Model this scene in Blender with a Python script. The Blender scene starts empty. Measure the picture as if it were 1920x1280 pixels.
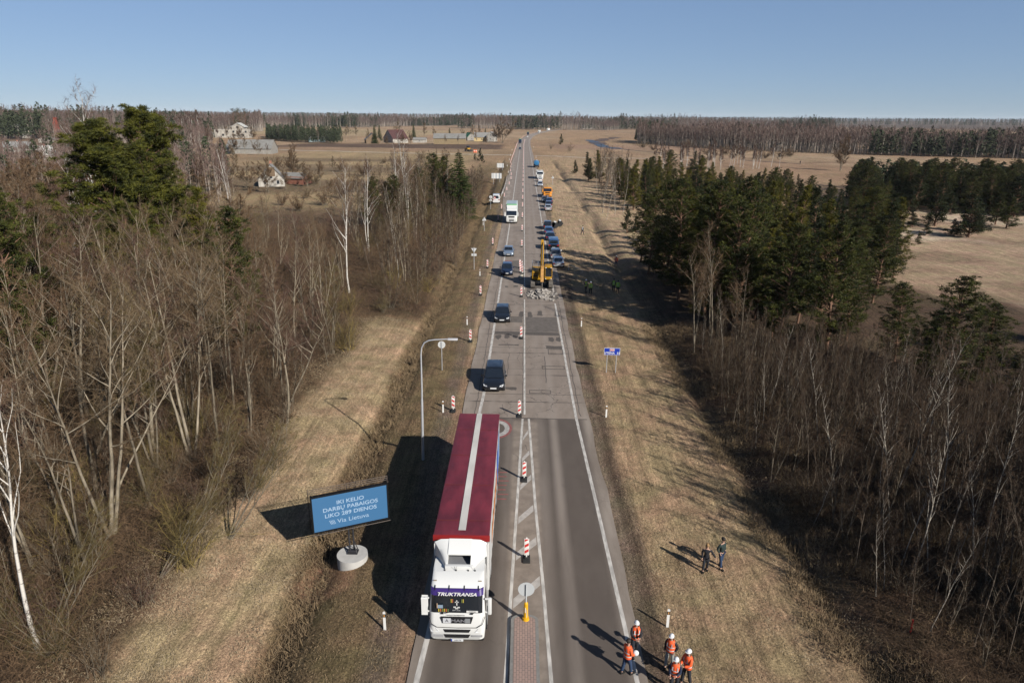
import bpy, bmesh, math, random
import numpy as np
from mathutils import Vector, Matrix, Euler
R = math.radians
random.seed(7)
rng = np.random.default_rng(11)
SC = bpy.context.scene
COL = SC.collection

# ---------------------------------------------------------------- camera
F = 1280.0; CAMH = 22.2
def cam_basis(pitch=18.2, yaw=-0.8, roll=0.0100):
    p = R(pitch); y = R(yaw)
    f = np.array([math.sin(y)*math.cos(p), math.cos(y)*math.cos(p), -math.sin(p)])
    r0 = np.array([math.cos(y), -math.sin(y), 0.0]); u0 = np.cross(r0, f)
    return f, r0*math.cos(roll)+u0*math.sin(roll), u0*math.cos(roll)-r0*math.sin(roll)
CF, CR, CU = cam_basis()
cam = bpy.data.cameras.new('camera'); cam.lens = 24.0; cam.sensor_width = 36.0
cam.clip_start = 0.5; cam.clip_end = 30000
co = bpy.data.objects.new('camera', cam); COL.objects.link(co)
m = Matrix.Identity(4)
for i in range(3):
    m[i][0] = CR[i]; m[i][1] = CU[i]; m[i][2] = -CF[i]
m[2][3] = CAMH
co.matrix_world = m
SC.camera = co

# ---------------------------------------------------------------- light
SUN_AZ = 135.5; SUN_EL = 30.8      # azimuth clockwise from +Y
EXP = 2.0      # linear exposure: sunlit ground is exposed up, so deep shade stays dark
world = bpy.data.worlds.new('World'); SC.world = world; world.use_nodes = True
nt = world.node_tree; bg = nt.nodes['Background']
sky = nt.nodes.new('ShaderNodeTexSky'); sky.sky_type = 'NISHITA'; sky.sun_disc = False
sky.sun_elevation = R(SUN_EL); sky.sun_rotation = R(SUN_AZ)
sky.altitude = 2000; sky.air_density = 1.0; sky.dust_density = 0.0; sky.ozone_density = 3.0
gm = nt.nodes.new('ShaderNodeGamma'); gm.inputs[1].default_value = 0.5
tint = nt.nodes.new('ShaderNodeVectorMath'); tint.operation = 'MULTIPLY'; tint.inputs[1].default_value = (1.0, 1.23, 1.60)
nt.links.new(sky.outputs[0], gm.inputs[0]); nt.links.new(gm.outputs[0], tint.inputs[0]); nt.links.new(tint.outputs[0], bg.inputs[0]); bg.inputs[1].default_value = 0.1375/EXP
sl = bpy.data.lights.new('sun', 'SUN'); sl.energy = 5.0; sl.angle = R(0.5); sl.color = (1.0, 0.95, 0.87)
so = bpy.data.objects.new('sun', sl); COL.objects.link(so)
sd = Vector((math.sin(R(SUN_AZ))*math.cos(R(SUN_EL)), math.cos(R(SUN_AZ))*math.cos(R(SUN_EL)), math.sin(R(SUN_EL))))
so.rotation_euler = sd.to_track_quat('Z', 'Y').to_euler()
so.location = (60, -60, 80)
SC.view_settings.view_transform = 'Standard'; SC.view_settings.look = 'None'
SC.view_settings.exposure = math.log2(EXP); SC.view_settings.gamma = 1.0
SC.cycles.max_bounces = 5; SC.cycles.diffuse_bounces = 1; SC.cycles.glossy_bounces = 3
SC.cycles.transparent_max_bounces = 6; SC.cycles.transmission_bounces = 3
SC.render.film_transparent = False

# ---------------------------------------------------------------- helpers
def at(x, y, z=0.0):
    "ground point (world x, y) seen at photo pixel x, y on the level z"
    d = CF + CR*(x-960)/F - CU*(y-640)/F
    t = (z-CAMH)/d[2]
    return (float(d[0]*t), float(d[1]*t))

def at_h(px, py, Y, z):
    "world x where the photo column px passes the depth Y at height z (py unused), for crowns whose foot is hidden"
    k = (px-960)/F; q = Y*CF[1]+(z-CAMH)*CF[2]; r_ = Y*CR[1]+(z-CAMH)*CR[2]
    return float((k*q-r_)/(CR[0]-k*CF[0]))
def sstep(a, b, x):
    t = np.clip((x-a)/(b-a), 0, 1); return t*t*(3-2*t)
_perm = np.random.default_rng(5).random((256, 256))
def vnoise(x, y):
    xi = np.floor(x).astype(int); yi = np.floor(y).astype(int); fx = x-xi; fy = y-yi
    fx = fx*fx*(3-2*fx); fy = fy*fy*(3-2*fy)
    a = _perm[xi & 255, yi & 255]; b = _perm[(xi+1) & 255, yi & 255]
    c = _perm[xi & 255, (yi+1) & 255]; d = _perm[(xi+1) & 255, (yi+1) & 255]
    return (a*(1-fx)+b*fx)*(1-fy)+(c*(1-fx)+d*fx)*fy
def fbm(x, y, o=4):
    s = 0; w = 0.5; t = 0
    for i in range(o):
        s = s+w*vnoise(x*2**i+17.3*i, y*2**i+9.1*i); t += w; w *= 0.5
    return s/t

def road_cx(y):
    y = np.asarray(y, float)
    return np.interp(y, [0, 600, 700, 830, 930, 1027, 1110, 1192, 1280, 1362, 1500, 1650, 1900],
                     [0.35, 0.35, 1.2, 5.0, 10.5, 18.5, 27.5, 39, 54, 70, 102, 142, 215])
def ground_z(x, y):
    x = np.asarray(x, float); y = np.asarray(y, float)
    x = x-(road_cx(y)-0.35)
    z = -0.05+0*x*y
    n = fbm(x*0.5, y*0.5, 3)-0.5
    off = np.maximum(np.abs(x)-6, 0)
    z = z+np.clip(off/6, 0, 1)*(n*0.35)
    wob = (fbm(y*0.08+3, y*0+1.5, 2)-0.5)*1.2
    fade = 1-sstep(330, 400, y)
    z = z-0.75*np.exp(-((x+10.6-wob)/1.0)**2)*fade
    z = z-0.25*sstep(-7, -10, x)*sstep(-16, -11.5, x)*fade
    z = z-0.55*np.exp(-((x-15.2-wob*1.4)/0.8)**2)*fade*sstep(0.2, 0.5, fbm(y*0.05+9, y*0, 2))
    z = z+0.5*sstep(15.5, 18, x)*fade
    d = np.hypot(x, y)
    z = z+sstep(250, 700, d)*(fbm(x*0.006, y*0.006, 3)-0.5)*3.0*sstep(20, 120, np.abs(x))
    z = z+sstep(1300, 4200, d)*14*(0.4+fbm(x*0.0009+3, y*0.0009, 2))
    return z
def gz(x, y): return float(ground_z(np.array([x]), np.array([y]))[0])

MATS = {}
def mat(name, col, rough=0.8, metal=0.0, var=0.0, scale=4.0, spec=0.3, bump=0.0, coat=0.0, col2=None, emis=None, bscale=None, stretch=None, contrast=0.25):
    if name in MATS: return MATS[name]
    k_ = lambda c: tuple(v*(.545 if max(c) < .55 else .53) for v in c) if metal < .5 else c
    col = k_(col); col2 = k_(col2) if col2 else None
    if emis: emis = (emis[0], emis[1]/EXP)
    m = bpy.data.materials.new(name); m.use_nodes = True; MATS[name] = m
    n = m.node_tree; b = n.nodes['Principled BSDF']
    b.inputs['Base Color'].default_value = (*col, 1); b.inputs['Roughness'].default_value = rough
    b.inputs['Metallic'].default_value = metal; b.inputs['Specular IOR Level'].default_value = spec
    if coat: b.inputs['Coat Weight'].default_value = coat; b.inputs['Coat Roughness'].default_value = 0.05
    if emis:
        b.inputs['Emission Color'].default_value = (*emis[0], 1); b.inputs['Emission Strength'].default_value = emis[1]
    if var or col2 or bump:
        tc = n.nodes.new('ShaderNodeTexCoord'); mp = n.nodes.new('ShaderNodeMapping')
        n.links.new(tc.outputs['Object'], mp.inputs[0])
        if stretch: mp.inputs['Scale'].default_value = stretch
        no = n.nodes.new('ShaderNodeTexNoise'); no.inputs['Scale'].default_value = scale; no.inputs['Detail'].default_value = 5
        n.links.new(mp.outputs[0], no.inputs['Vector'])
        if var or col2:
            c2 = col2 if col2 else tuple(c*(1-var) for c in col)
            c1 = col if col2 else tuple(min(1, c*(1+var)) for c in col)
            r = n.nodes.new('ShaderNodeValToRGB')
            r.color_ramp.elements[0].position = 0.5-contrast; r.color_ramp.elements[0].color = (*c2, 1)
            r.color_ramp.elements[1].position = 0.5+contrast; r.color_ramp.elements[1].color = (*c1, 1)
            n.links.new(no.outputs[0], r.inputs[0]); n.links.new(r.outputs[0], b.inputs['Base Color'])
        if bump:
            bp = n.nodes.new('ShaderNodeBump'); bp.inputs['Strength'].default_value = 1; bp.inputs['Distance'].default_value = bump
            if bscale:
                n2 = n.nodes.new('ShaderNodeTexNoise'); n2.inputs['Scale'].default_value = bscale; n2.inputs['Detail'].default_value = 4
                n.links.new(mp.outputs[0], n2.inputs['Vector']); n.links.new(n2.outputs[0], bp.inputs['Height'])
            else: n.links.new(no.outputs[0], bp.inputs['Height'])
            n.links.new(bp.outputs[0], b.inputs['Normal'])
    return m

def tag(o, label=None, cat=None, group=None, kind=None):
    if label: o['label'] = label
    if cat: o['category'] = cat
    if group: o['group'] = group
    if kind: o['kind'] = kind
    return o
def empty(name, loc=(0, 0, 0), rz=0.0, label=None, cat=None, group=None):
    o = bpy.data.objects.new(name, None); COL.objects.link(o); o.location = loc; o.rotation_euler = (0, 0, rz)
    o.empty_display_size = 0.2
    return tag(o, label, cat, group)
def np_mesh(name, V, T, mats, mi=None, parent=None, smooth=False, quads=False):
    "V (n,3), T (m,3) or (m,4) numpy"
    V = np.ascontiguousarray(V, dtype=np.float32); T = np.ascontiguousarray(T, dtype=np.int32); k = T.shape[1]
    me = bpy.data.meshes.new(name)
    me.vertices.add(len(V)); me.vertices.foreach_set('co', V.ravel())
    me.loops.add(T.size); me.loops.foreach_set('vertex_index', T.ravel())
    me.polygons.add(len(T)); me.polygons.foreach_set('loop_start', np.arange(0, T.size, k, dtype=np.int32))
    try: me.polygons.foreach_set('loop_total', np.full(len(T), k, dtype=np.int32))
    except Exception: pass
    if not isinstance(mats, (list, tuple)): mats = [mats]
    for mm in mats: me.materials.append(mm)
    if mi is not None: me.polygons.foreach_set('material_index', np.ascontiguousarray(mi, dtype=np.int32))
    me.polygons.foreach_set('use_smooth', np.full(len(T), smooth, dtype=bool))
    me.update(calc_edges=True); me.validate(clean_customdata=False)
    o = bpy.data.objects.new(name, me); COL.objects.link(o)
    if parent is not None: o.parent = parent
    return o
def copy_tree(o, parent=None):
    c = o.copy(); COL.objects.link(c)
    if parent is not None: c.parent = parent
    for ch in list(CHILD.get(o.name, o.children)):
        copy_tree(ch, c)
    return c
CHILD = {}

class MB:
    "collects polygons, builds ONE mesh object"
    def __init__(s): s.v = []; s.f = []; s.m = []; s.cur = 0; s.M = Matrix.Identity(4)
    def mi(s, i): s.cur = i; return s
    def tf(s, M=None): s.M = M if M is not None else Matrix.Identity(4); return s
    def add(s, V, Fc):
        b = len(s.v)
        for p in V: s.v.append(tuple(s.M @ Vector(p)))
        for f in Fc: s.f.append([b+i for i in f]); s.m.append(s.cur)
        return s
    def quad(s, a, b, c, d): return s.add([a, b, c, d], [(0, 1, 2, 3)])
    def box(s, x0, x1, y0, y1, z0, z1, bev=0.0):
        if bev <= 0:
            V = [(x0, y0, z0), (x1, y0, z0), (x1, y1, z0), (x0, y1, z0), (x0, y0, z1), (x1, y0, z1), (x1, y1, z1), (x0, y1, z1)]
            return s.add(V, [(3, 2, 1, 0), (4, 5, 6, 7), (0, 1, 5, 4), (1, 2, 6, 5), (2, 3, 7, 6), (3, 0, 4, 7)])
        bm = bmesh.new(); bmesh.ops.create_cube(bm, size=1)
        for v in bm.verts: v.co = Vector(((x0+x1)/2+v.co.x*(x1-x0), (y0+y1)/2+v.co.y*(y1-y0), (z0+z1)/2+v.co.z*(z1-z0)))
        bmesh.ops.bevel(bm, geom=bm.edges[:], offset=bev, segments=2, affect='EDGES', profile=0.6)
        bm.verts.index_update()
        s.add([v.co[:] for v in bm.verts], [[v.index for v in f.verts] for f in bm.faces]); bm.free(); return s
    def loft(s, rings, cap=True, close=True):
        n = len(rings[0]); V = [p for r in rings for p in r]; Fc = []
        for k in range(len(rings)-1):
            for i in range(n if close else n-1):
                j = (i+1) % n
                Fc.append((k*n+i, k*n+j, (k+1)*n+j, (k+1)*n+i))
        if cap and close:
            Fc.append(tuple(range(n))[::-1]); Fc.append(tuple((len(rings)-1)*n+i for i in range(n)))
        return s.add(V, Fc)
    def tube(s, pts, rad, n=8, cap=True):
        pts = [Vector(p) for p in pts]
        if not isinstance(rad, (list, tuple)): rad = [rad]*len(pts)
        rings = []
        for i, p in enumerate(pts):
            d = (pts[min(i+1, len(pts)-1)]-pts[max(i-1, 0)]).normalized()
            a = d.cross(Vector((0, 0, 1)))
            if a.length < 1e-3: a = Vector((1, 0, 0))
            a.normalize(); b = d.cross(a)
            rings.append([tuple(p+(a*math.cos(t)+b*math.sin(t))*rad[i]) for t in [2*math.pi*k/n for k in range(n)]])
        return s.loft(rings, cap)
    def cyl(s, c, r, h, axis='z', n=20, r2=None):
        c = Vector(c); d = {'x': Vector((1, 0, 0)), 'y': Vector((0, 1, 0)), 'z': Vector((0, 0, 1))}[axis]
        return s.tube([c, c+d*h], [r, r if r2 is None else r2], n)
    def sphere(s, c, r, n=10, sc=(1, 1, 1)):
        rings = []
        for k in range(1, n):
            t = math.pi*k/n
            rings.append([(c[0]+r*sc[0]*math.sin(t)*math.cos(a), c[1]+r*sc[1]*math.sin(t)*math.sin(a), c[2]-r*sc[2]*math.cos(t)) for a in [2*math.pi*i/(n*2) for i in range(n*2)]])
        return s.loft(rings, True)
    def prism(s, poly, y0, y1, plane='xz'):
        f = {'xz': lambda p, t: (p[0], t, p[1]), 'xy': lambda p, t: (p[0], p[1], t), 'yz': lambda p, t: (t, p[0], p[1])}[plane]
        return s.loft([[f(p, y0) for p in poly], [f(p, y1) for p in poly]])
    def build(s, name, mats, parent=None, smooth=False, recalc=True):
        me = bpy.data.meshes.new(name); me.from_pydata(s.v, [], s.f)
        if not isinstance(mats, (list, tuple)): mats = [mats]
        for mm in mats: me.materials.append(mm)
        me.polygons.foreach_set('material_index', s.m)
        if recalc:
            bm = bmesh.new(); bm.from_mesh(me); bmesh.ops.recalc_face_normals(bm, faces=bm.faces[:]); bm.to_mesh(me); bm.free()
        if smooth: 
            me.polygons.foreach_set('use_smooth', [True]*len(me.polygons))
            try: me.set_sharp_from_angle(angle=R(38))
            except Exception: pass
        me.update()
        o = bpy.data.objects.new(name, me); COL.objects.link(o)
        if parent is not None: o.parent = parent
        return o
def text_obj(name, s, size, m, parent, loc, rot=(R(90), 0, 0), ext=0.002, bold=0.0, shear=0.0, align='CENTER', sx=1.0, spacing=1.0):
    cu = bpy.data.curves.new(name, 'FONT'); cu.body = s; cu.size = size; cu.extrude = ext; cu.offset = bold
    cu.shear = shear; cu.align_x = align; cu.align_y = 'CENTER'; cu.space_character = spacing
    t = bpy.data.objects.new(name, cu); COL.objects.link(t)
    dg = bpy.context.evaluated_depsgraph_get(); me = bpy.data.meshes.new_from_object(t.evaluated_get(dg))
    bpy.data.objects.remove(t)
    me.materials.clear(); me.materials.append(m)
    o = bpy.data.objects.new(name, me); COL.objects.link(o); o.parent = parent
    o.location = loc; o.rotation_euler = rot; o.scale = (sx, 1, 1)
    return o
# ---------------------------------------------------------------- ground
def ground_material():
    m = bpy.data.materials.new('ground_cover'); m.use_nodes = True; n = m.node_tree; b = n.nodes['Principled BSDF']
    L = n.links.new; N = n.nodes.new
    b.inputs['Roughness'].default_value = 0.95; b.inputs['Specular IOR Level'].default_value = 0.1
    at_ = N('ShaderNodeAttribute'); at_.attribute_name = 'soil'
    tc = N('ShaderNodeTexCoord')
    def noise(scale, stretch=(1, 1, 1), det=6, rough=0.6, dist=0.0, rot=0.0):
        mp = N('ShaderNodeMapping'); mp.inputs['Scale'].default_value = stretch; mp.inputs['Rotation'].default_value = (0, 0, rot); L(tc.outputs['Object'], mp.inputs[0])
        t = N('ShaderNodeTexNoise'); t.inputs['Scale'].default_value = scale; t.inputs['Detail'].default_value = det
        t.inputs['Roughness'].default_value = rough; t.inputs['Distortion'].default_value = dist
        L(mp.outputs[0], t.inputs['Vector']); return t.outputs[0]
    def mrange(v, a, b_, c, d):
        q = N('ShaderNodeMapRange'); q.inputs[1].default_value = a; q.inputs[2].default_value = b_; q.inputs[3].default_value = c; q.inputs[4].default_value = d
        L(v, q.inputs[0]); return q.outputs[0]
    def mul(a, b_):
        q = N('ShaderNodeMath'); q.operation = 'MULTIPLY'; L(a, q.inputs[0]); L(b_, q.inputs[1]); return q.outputs[0]
    fine = mrange(noise(11, (1, 1, 1), 6, 0.75, 0.6), 0.3, 0.7, 0.38, 1.7)
    straw = mrange(noise(5, (2.4, .6, 1), 5, 0.7, 1.2, 0.5), 0.3, 0.7, 0.55, 1.5)
    mid = mrange(noise(0.8, (1, 1, 1), 5, 0.6, 0.5), 0.3, 0.7, 0.75, 1.25)
    big = mrange(noise(0.05, (1, .5, 1), 6, 0.6), 0.3, 0.7, 0.8, 1.2)
    streak = mrange(noise(1.6, (2.2, .07, 1), 5, 0.7, 0.3), 0.3, 0.7, 0.66, 1.34)
    k = mul(mul(mul(fine, straw), mul(mid, big)), streak)
    vm = N('ShaderNodeVectorMath'); vm.operation = 'SCALE'; L(at_.outputs['Color'], vm.inputs[0]); L(k, vm.inputs['Scale'])
    hs = N('ShaderNodeMix'); hs.data_type = 'RGBA'; hs.blend_type = 'MULTIPLY'
    hue = N('ShaderNodeValToRGB'); hue.color_ramp.elements[0].color = (0.96, 1.0, 0.90, 1); hue.color_ramp.elements[1].color = (1.08, 0.97, 0.98, 1)
    hue.color_ramp.elements[0].position = .38; hue.color_ramp.elements[1].position = .62
    L(noise(0.35, (1, 1, 1), 4), hue.inputs[0]); hs.inputs[0].default_value = 1.0
    vm2 = N('ShaderNodeVectorMath'); vm2.operation = 'SCALE'; vm2.inputs['Scale'].default_value = .545; L(vm.outputs[0], vm2.inputs[0]); L(vm2.outputs[0], hs.inputs[6]); L(hue.outputs[0], hs.inputs[7]); L(hs.outputs[2], b.inputs['Base Color'])
    bp = N('ShaderNodeBump'); bp.inputs['Strength'].default_value = 1.0; bp.inputs['Distance'].default_value = 0.16
    h1 = noise(7, (1, 1, 1), 7, 0.75, 0.8); h2 = noise(1.6, (1.5, .7, 1), 5, 0.65, 0.4, 0.5)
    ad = N('ShaderNodeMath'); ad.operation = 'ADD'; L(h1, ad.inputs[0]); L(h2, ad.inputs[1]); L(ad.outputs[0], bp.inputs['Height']); L(bp.outputs[0], b.inputs['Normal'])
    return m

def axis(fine0, fine1, step, g, lo, hi):
    a = list(np.arange(fine0, fine1, step)); s = step
    x = a[-1]
    while x < hi: s *= g; x += s; a.append(x)
    s = step; x = a[0]
    while x > lo: s *= g; x -= s; a.insert(0, x)
    return np.array(a)
gx = axis(-22, 22, 0.3, 1.035, -6500, 6500)
gy = axis(14, 75, 0.35, 1.022, -400, 9000)
X, Y = np.meshgrid(gx, gy)
Z = ground_z(X, Y)

def c3(*c): return np.array(c, float)
def paint(x, y):
    x0 = x; x = x-(road_cx(y)-0.35)
    w = (fbm(x*0.25, y*0.12, 4)-0.5); w2 = (fbm(x*0.9+5, y*0.5+3, 4)-0.5)
    tan = c3(.395, .285, .175); olive = c3(.205, .15, .085); dirt = c3(.20, .155, .115); dark = c3(.085, .06, .04)
    leaf = c3(.085, .058, .037); straw = c3(.455, .333, .208); sand = c3(.41, .305, .21); fieldc = c3(.335, .23, .145)
    C = np.broadcast_to(fieldc, x.shape+(3,)).copy()
    def lay(mask, col):
        nonlocal C
        mask = np.clip(mask, 0, 1)[..., None]; C = C*(1-mask)+np.asarray(col)*mask
    # wide fields
    n1 = fbm(x*0.012+3, y*0.008, 4); n2 = fbm(x*0.02, y*0.006+8, 4)
    lay(sstep(.45, .62, n1)*.7, c3(.30, .20, .135)); lay(sstep(.5, .65, n2)*.6, c3(.38, .285, .19))
    lay(sstep(.55, .7, fbm(x*0.05, y*0.02+4, 4))*.35, c3(.22, .17, .11))
    near = 1-sstep(300, 420, y)
    # right verge
    lay(sstep(5, 6, x)*(1-sstep(13+w*3, 16+w*3, x))*near, tan)
    for xc, ww, aa in [(8.6, .22, .6), (11.0, .3, .65), (12.4, .22, .5), (9.8, .2, .4), (13.4, .2, .4)]:
        lay(np.exp(-((x-xc-w*.8)/ww)**2)*aa*near*sstep(.35, .6, fbm(x*.8, y*.25+xc, 3)), c3(.17, .13, .08))
    lay(sstep(5.0, 5.3, x)*(1-sstep(6.5+w*1.2, 7.1+w*1.2, x))*near, dirt)
    lay(np.exp(-((x-6.35-w)/.45)**2)*.75*(1-sstep(70, 110, y)), c3(.10, .072, .048))
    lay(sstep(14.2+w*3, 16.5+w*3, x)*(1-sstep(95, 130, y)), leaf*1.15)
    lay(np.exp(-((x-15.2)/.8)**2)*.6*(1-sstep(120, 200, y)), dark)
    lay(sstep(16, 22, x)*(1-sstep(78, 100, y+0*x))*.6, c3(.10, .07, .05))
    # sandy clearing on the right behind the pines
    ex = ((x-98)/62)**2+((y-128)/52)**2
    lay(1-sstep(.8, 1.25, ex+w*.8), sand); lay((1-sstep(.8, 1.25, ex+w*.8))*sstep(.5, .66, fbm(x*.06, y*.12, 4))*.75, c3(.25, .18, .125))
    lay((1-sstep(.8, 1.3, ex))*sstep(.56, .7, fbm(x*.05+9, y*.05, 4)), c3(.56, .45, .34))
    # sandy shoulder right, y 110..300
    lay(sstep(7, 9, x)*(1-sstep(20, 34, x))*sstep(95, 125, y)*(1-sstep(250, 330, y)), c3(.41, .305, .20))
    # left verge
    lay(sstep(-5.2, -5.8, x+w)*sstep(-24, -20, x)*near, olive)
    lay(sstep(-5.0, -5.6, x)*(1-sstep(-6.0, -6.8, x+w))*near, dirt*.95)
    lay(sstep(-9.5, -10.2, x+w*1.5)*sstep(-11.9, -11.3, x+w*1.5)*near, c3(.155, .105, .06))
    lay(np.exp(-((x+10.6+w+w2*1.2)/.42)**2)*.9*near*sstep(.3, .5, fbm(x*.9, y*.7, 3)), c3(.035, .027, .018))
    lay((1-sstep(-12.2, -11.4, x+w*1.2))*sstep(-23, -19, x)*(1-sstep(68, 80, y+w*12)), straw)
    for xc, ww, aa in [(-13.2, .22, .45), (-15.0, .25, .45)]:
        lay(np.exp(-((x-xc-w*.5)/ww)**2)*aa*(1-sstep(66, 76, y))*sstep(.3, .55, fbm(x*.8, y*.25, 3)), c3(.19, .155, .085))
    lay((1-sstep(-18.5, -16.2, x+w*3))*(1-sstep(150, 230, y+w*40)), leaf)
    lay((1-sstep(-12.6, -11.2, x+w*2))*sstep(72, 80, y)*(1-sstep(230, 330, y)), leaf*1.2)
    # open garden field far left
    lay(sstep(150, 190, y)*(1-sstep(440, 470, y))*sstep(-155, -120, x)*(1-sstep(-32, -22, x)), c3(.34, .255, .15))
    lay(sstep(.5, .62, fbm(x*.01, y*.05+2, 3))*.85*sstep(170, 200, y)*(1-sstep(380, 420, y))*sstep(-155, -120, x)*(1-sstep(-32, -22, x)), c3(.17, .125, .08))
    lay(sstep(250, 300, y)*(1-sstep(700, 800, y))*(1-sstep(-.50, -.44, x/np.maximum(y, 1)))*.75, c3(.19, .135, .095))
    # disturbed soil by the sign
    e2 = ((x+9.8)/1.5)**2+((y-29.6)/1.7)**2
    lay(1-sstep(.6, 1.3, e2+w2), c3(.31, .19, .12))
    # ploughed strips
    def strip(xa, xb, ya, yb, col, a=1.0, sk=0.0):
        yy = y+sk*x
        lay(sstep(xa, xa+8, x)*(1-sstep(xb-8, xb, x))*sstep(ya, ya+8, yy+w*20)*(1-sstep(yb-8, yb, yy+w*20))*a, col)
    strip(-190, -12, 505, 600, c3(.125, .085, .062)); strip(-70, -14, 455, 498, c3(.30, .22, .14))
    strip(-330, -170, 470, 540, c3(.16, .11, .075)); strip(-95, -30, 640, 700, c3(.36, .27, .17))
    strip(-600, -120, 800, 1200, c3(.36, .275, .17)); strip(-500, -150, 1020, 1060, c3(.24, .23, .12), .8)
    strip(20, 160, 520, 620, c3(.30, .20, .145), .8); strip(8, 60, 300, 400, c3(.37, .27, .17), .8)
    strip(150, 420, 385, 405, c3(.2, .13, .09), .8); strip(60, 600, 440, 452, c3(.45, .36, .26), .7)
    # earth bands
    d = np.hypot(x0, y)
    lay(sstep(1500, 2600, d), c3(.11, .085, .07))
    return np.clip(C*(1+.25*w2[..., None]), 0, 1)
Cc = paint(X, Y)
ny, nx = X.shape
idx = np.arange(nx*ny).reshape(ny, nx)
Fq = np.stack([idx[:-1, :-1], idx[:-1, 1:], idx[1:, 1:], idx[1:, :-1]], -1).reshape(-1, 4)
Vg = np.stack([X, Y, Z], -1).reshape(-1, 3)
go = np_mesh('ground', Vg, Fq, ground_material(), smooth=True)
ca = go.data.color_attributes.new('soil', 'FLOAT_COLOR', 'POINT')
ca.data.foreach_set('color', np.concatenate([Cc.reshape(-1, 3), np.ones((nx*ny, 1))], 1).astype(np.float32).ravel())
tag(go, kind='structure')

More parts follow.
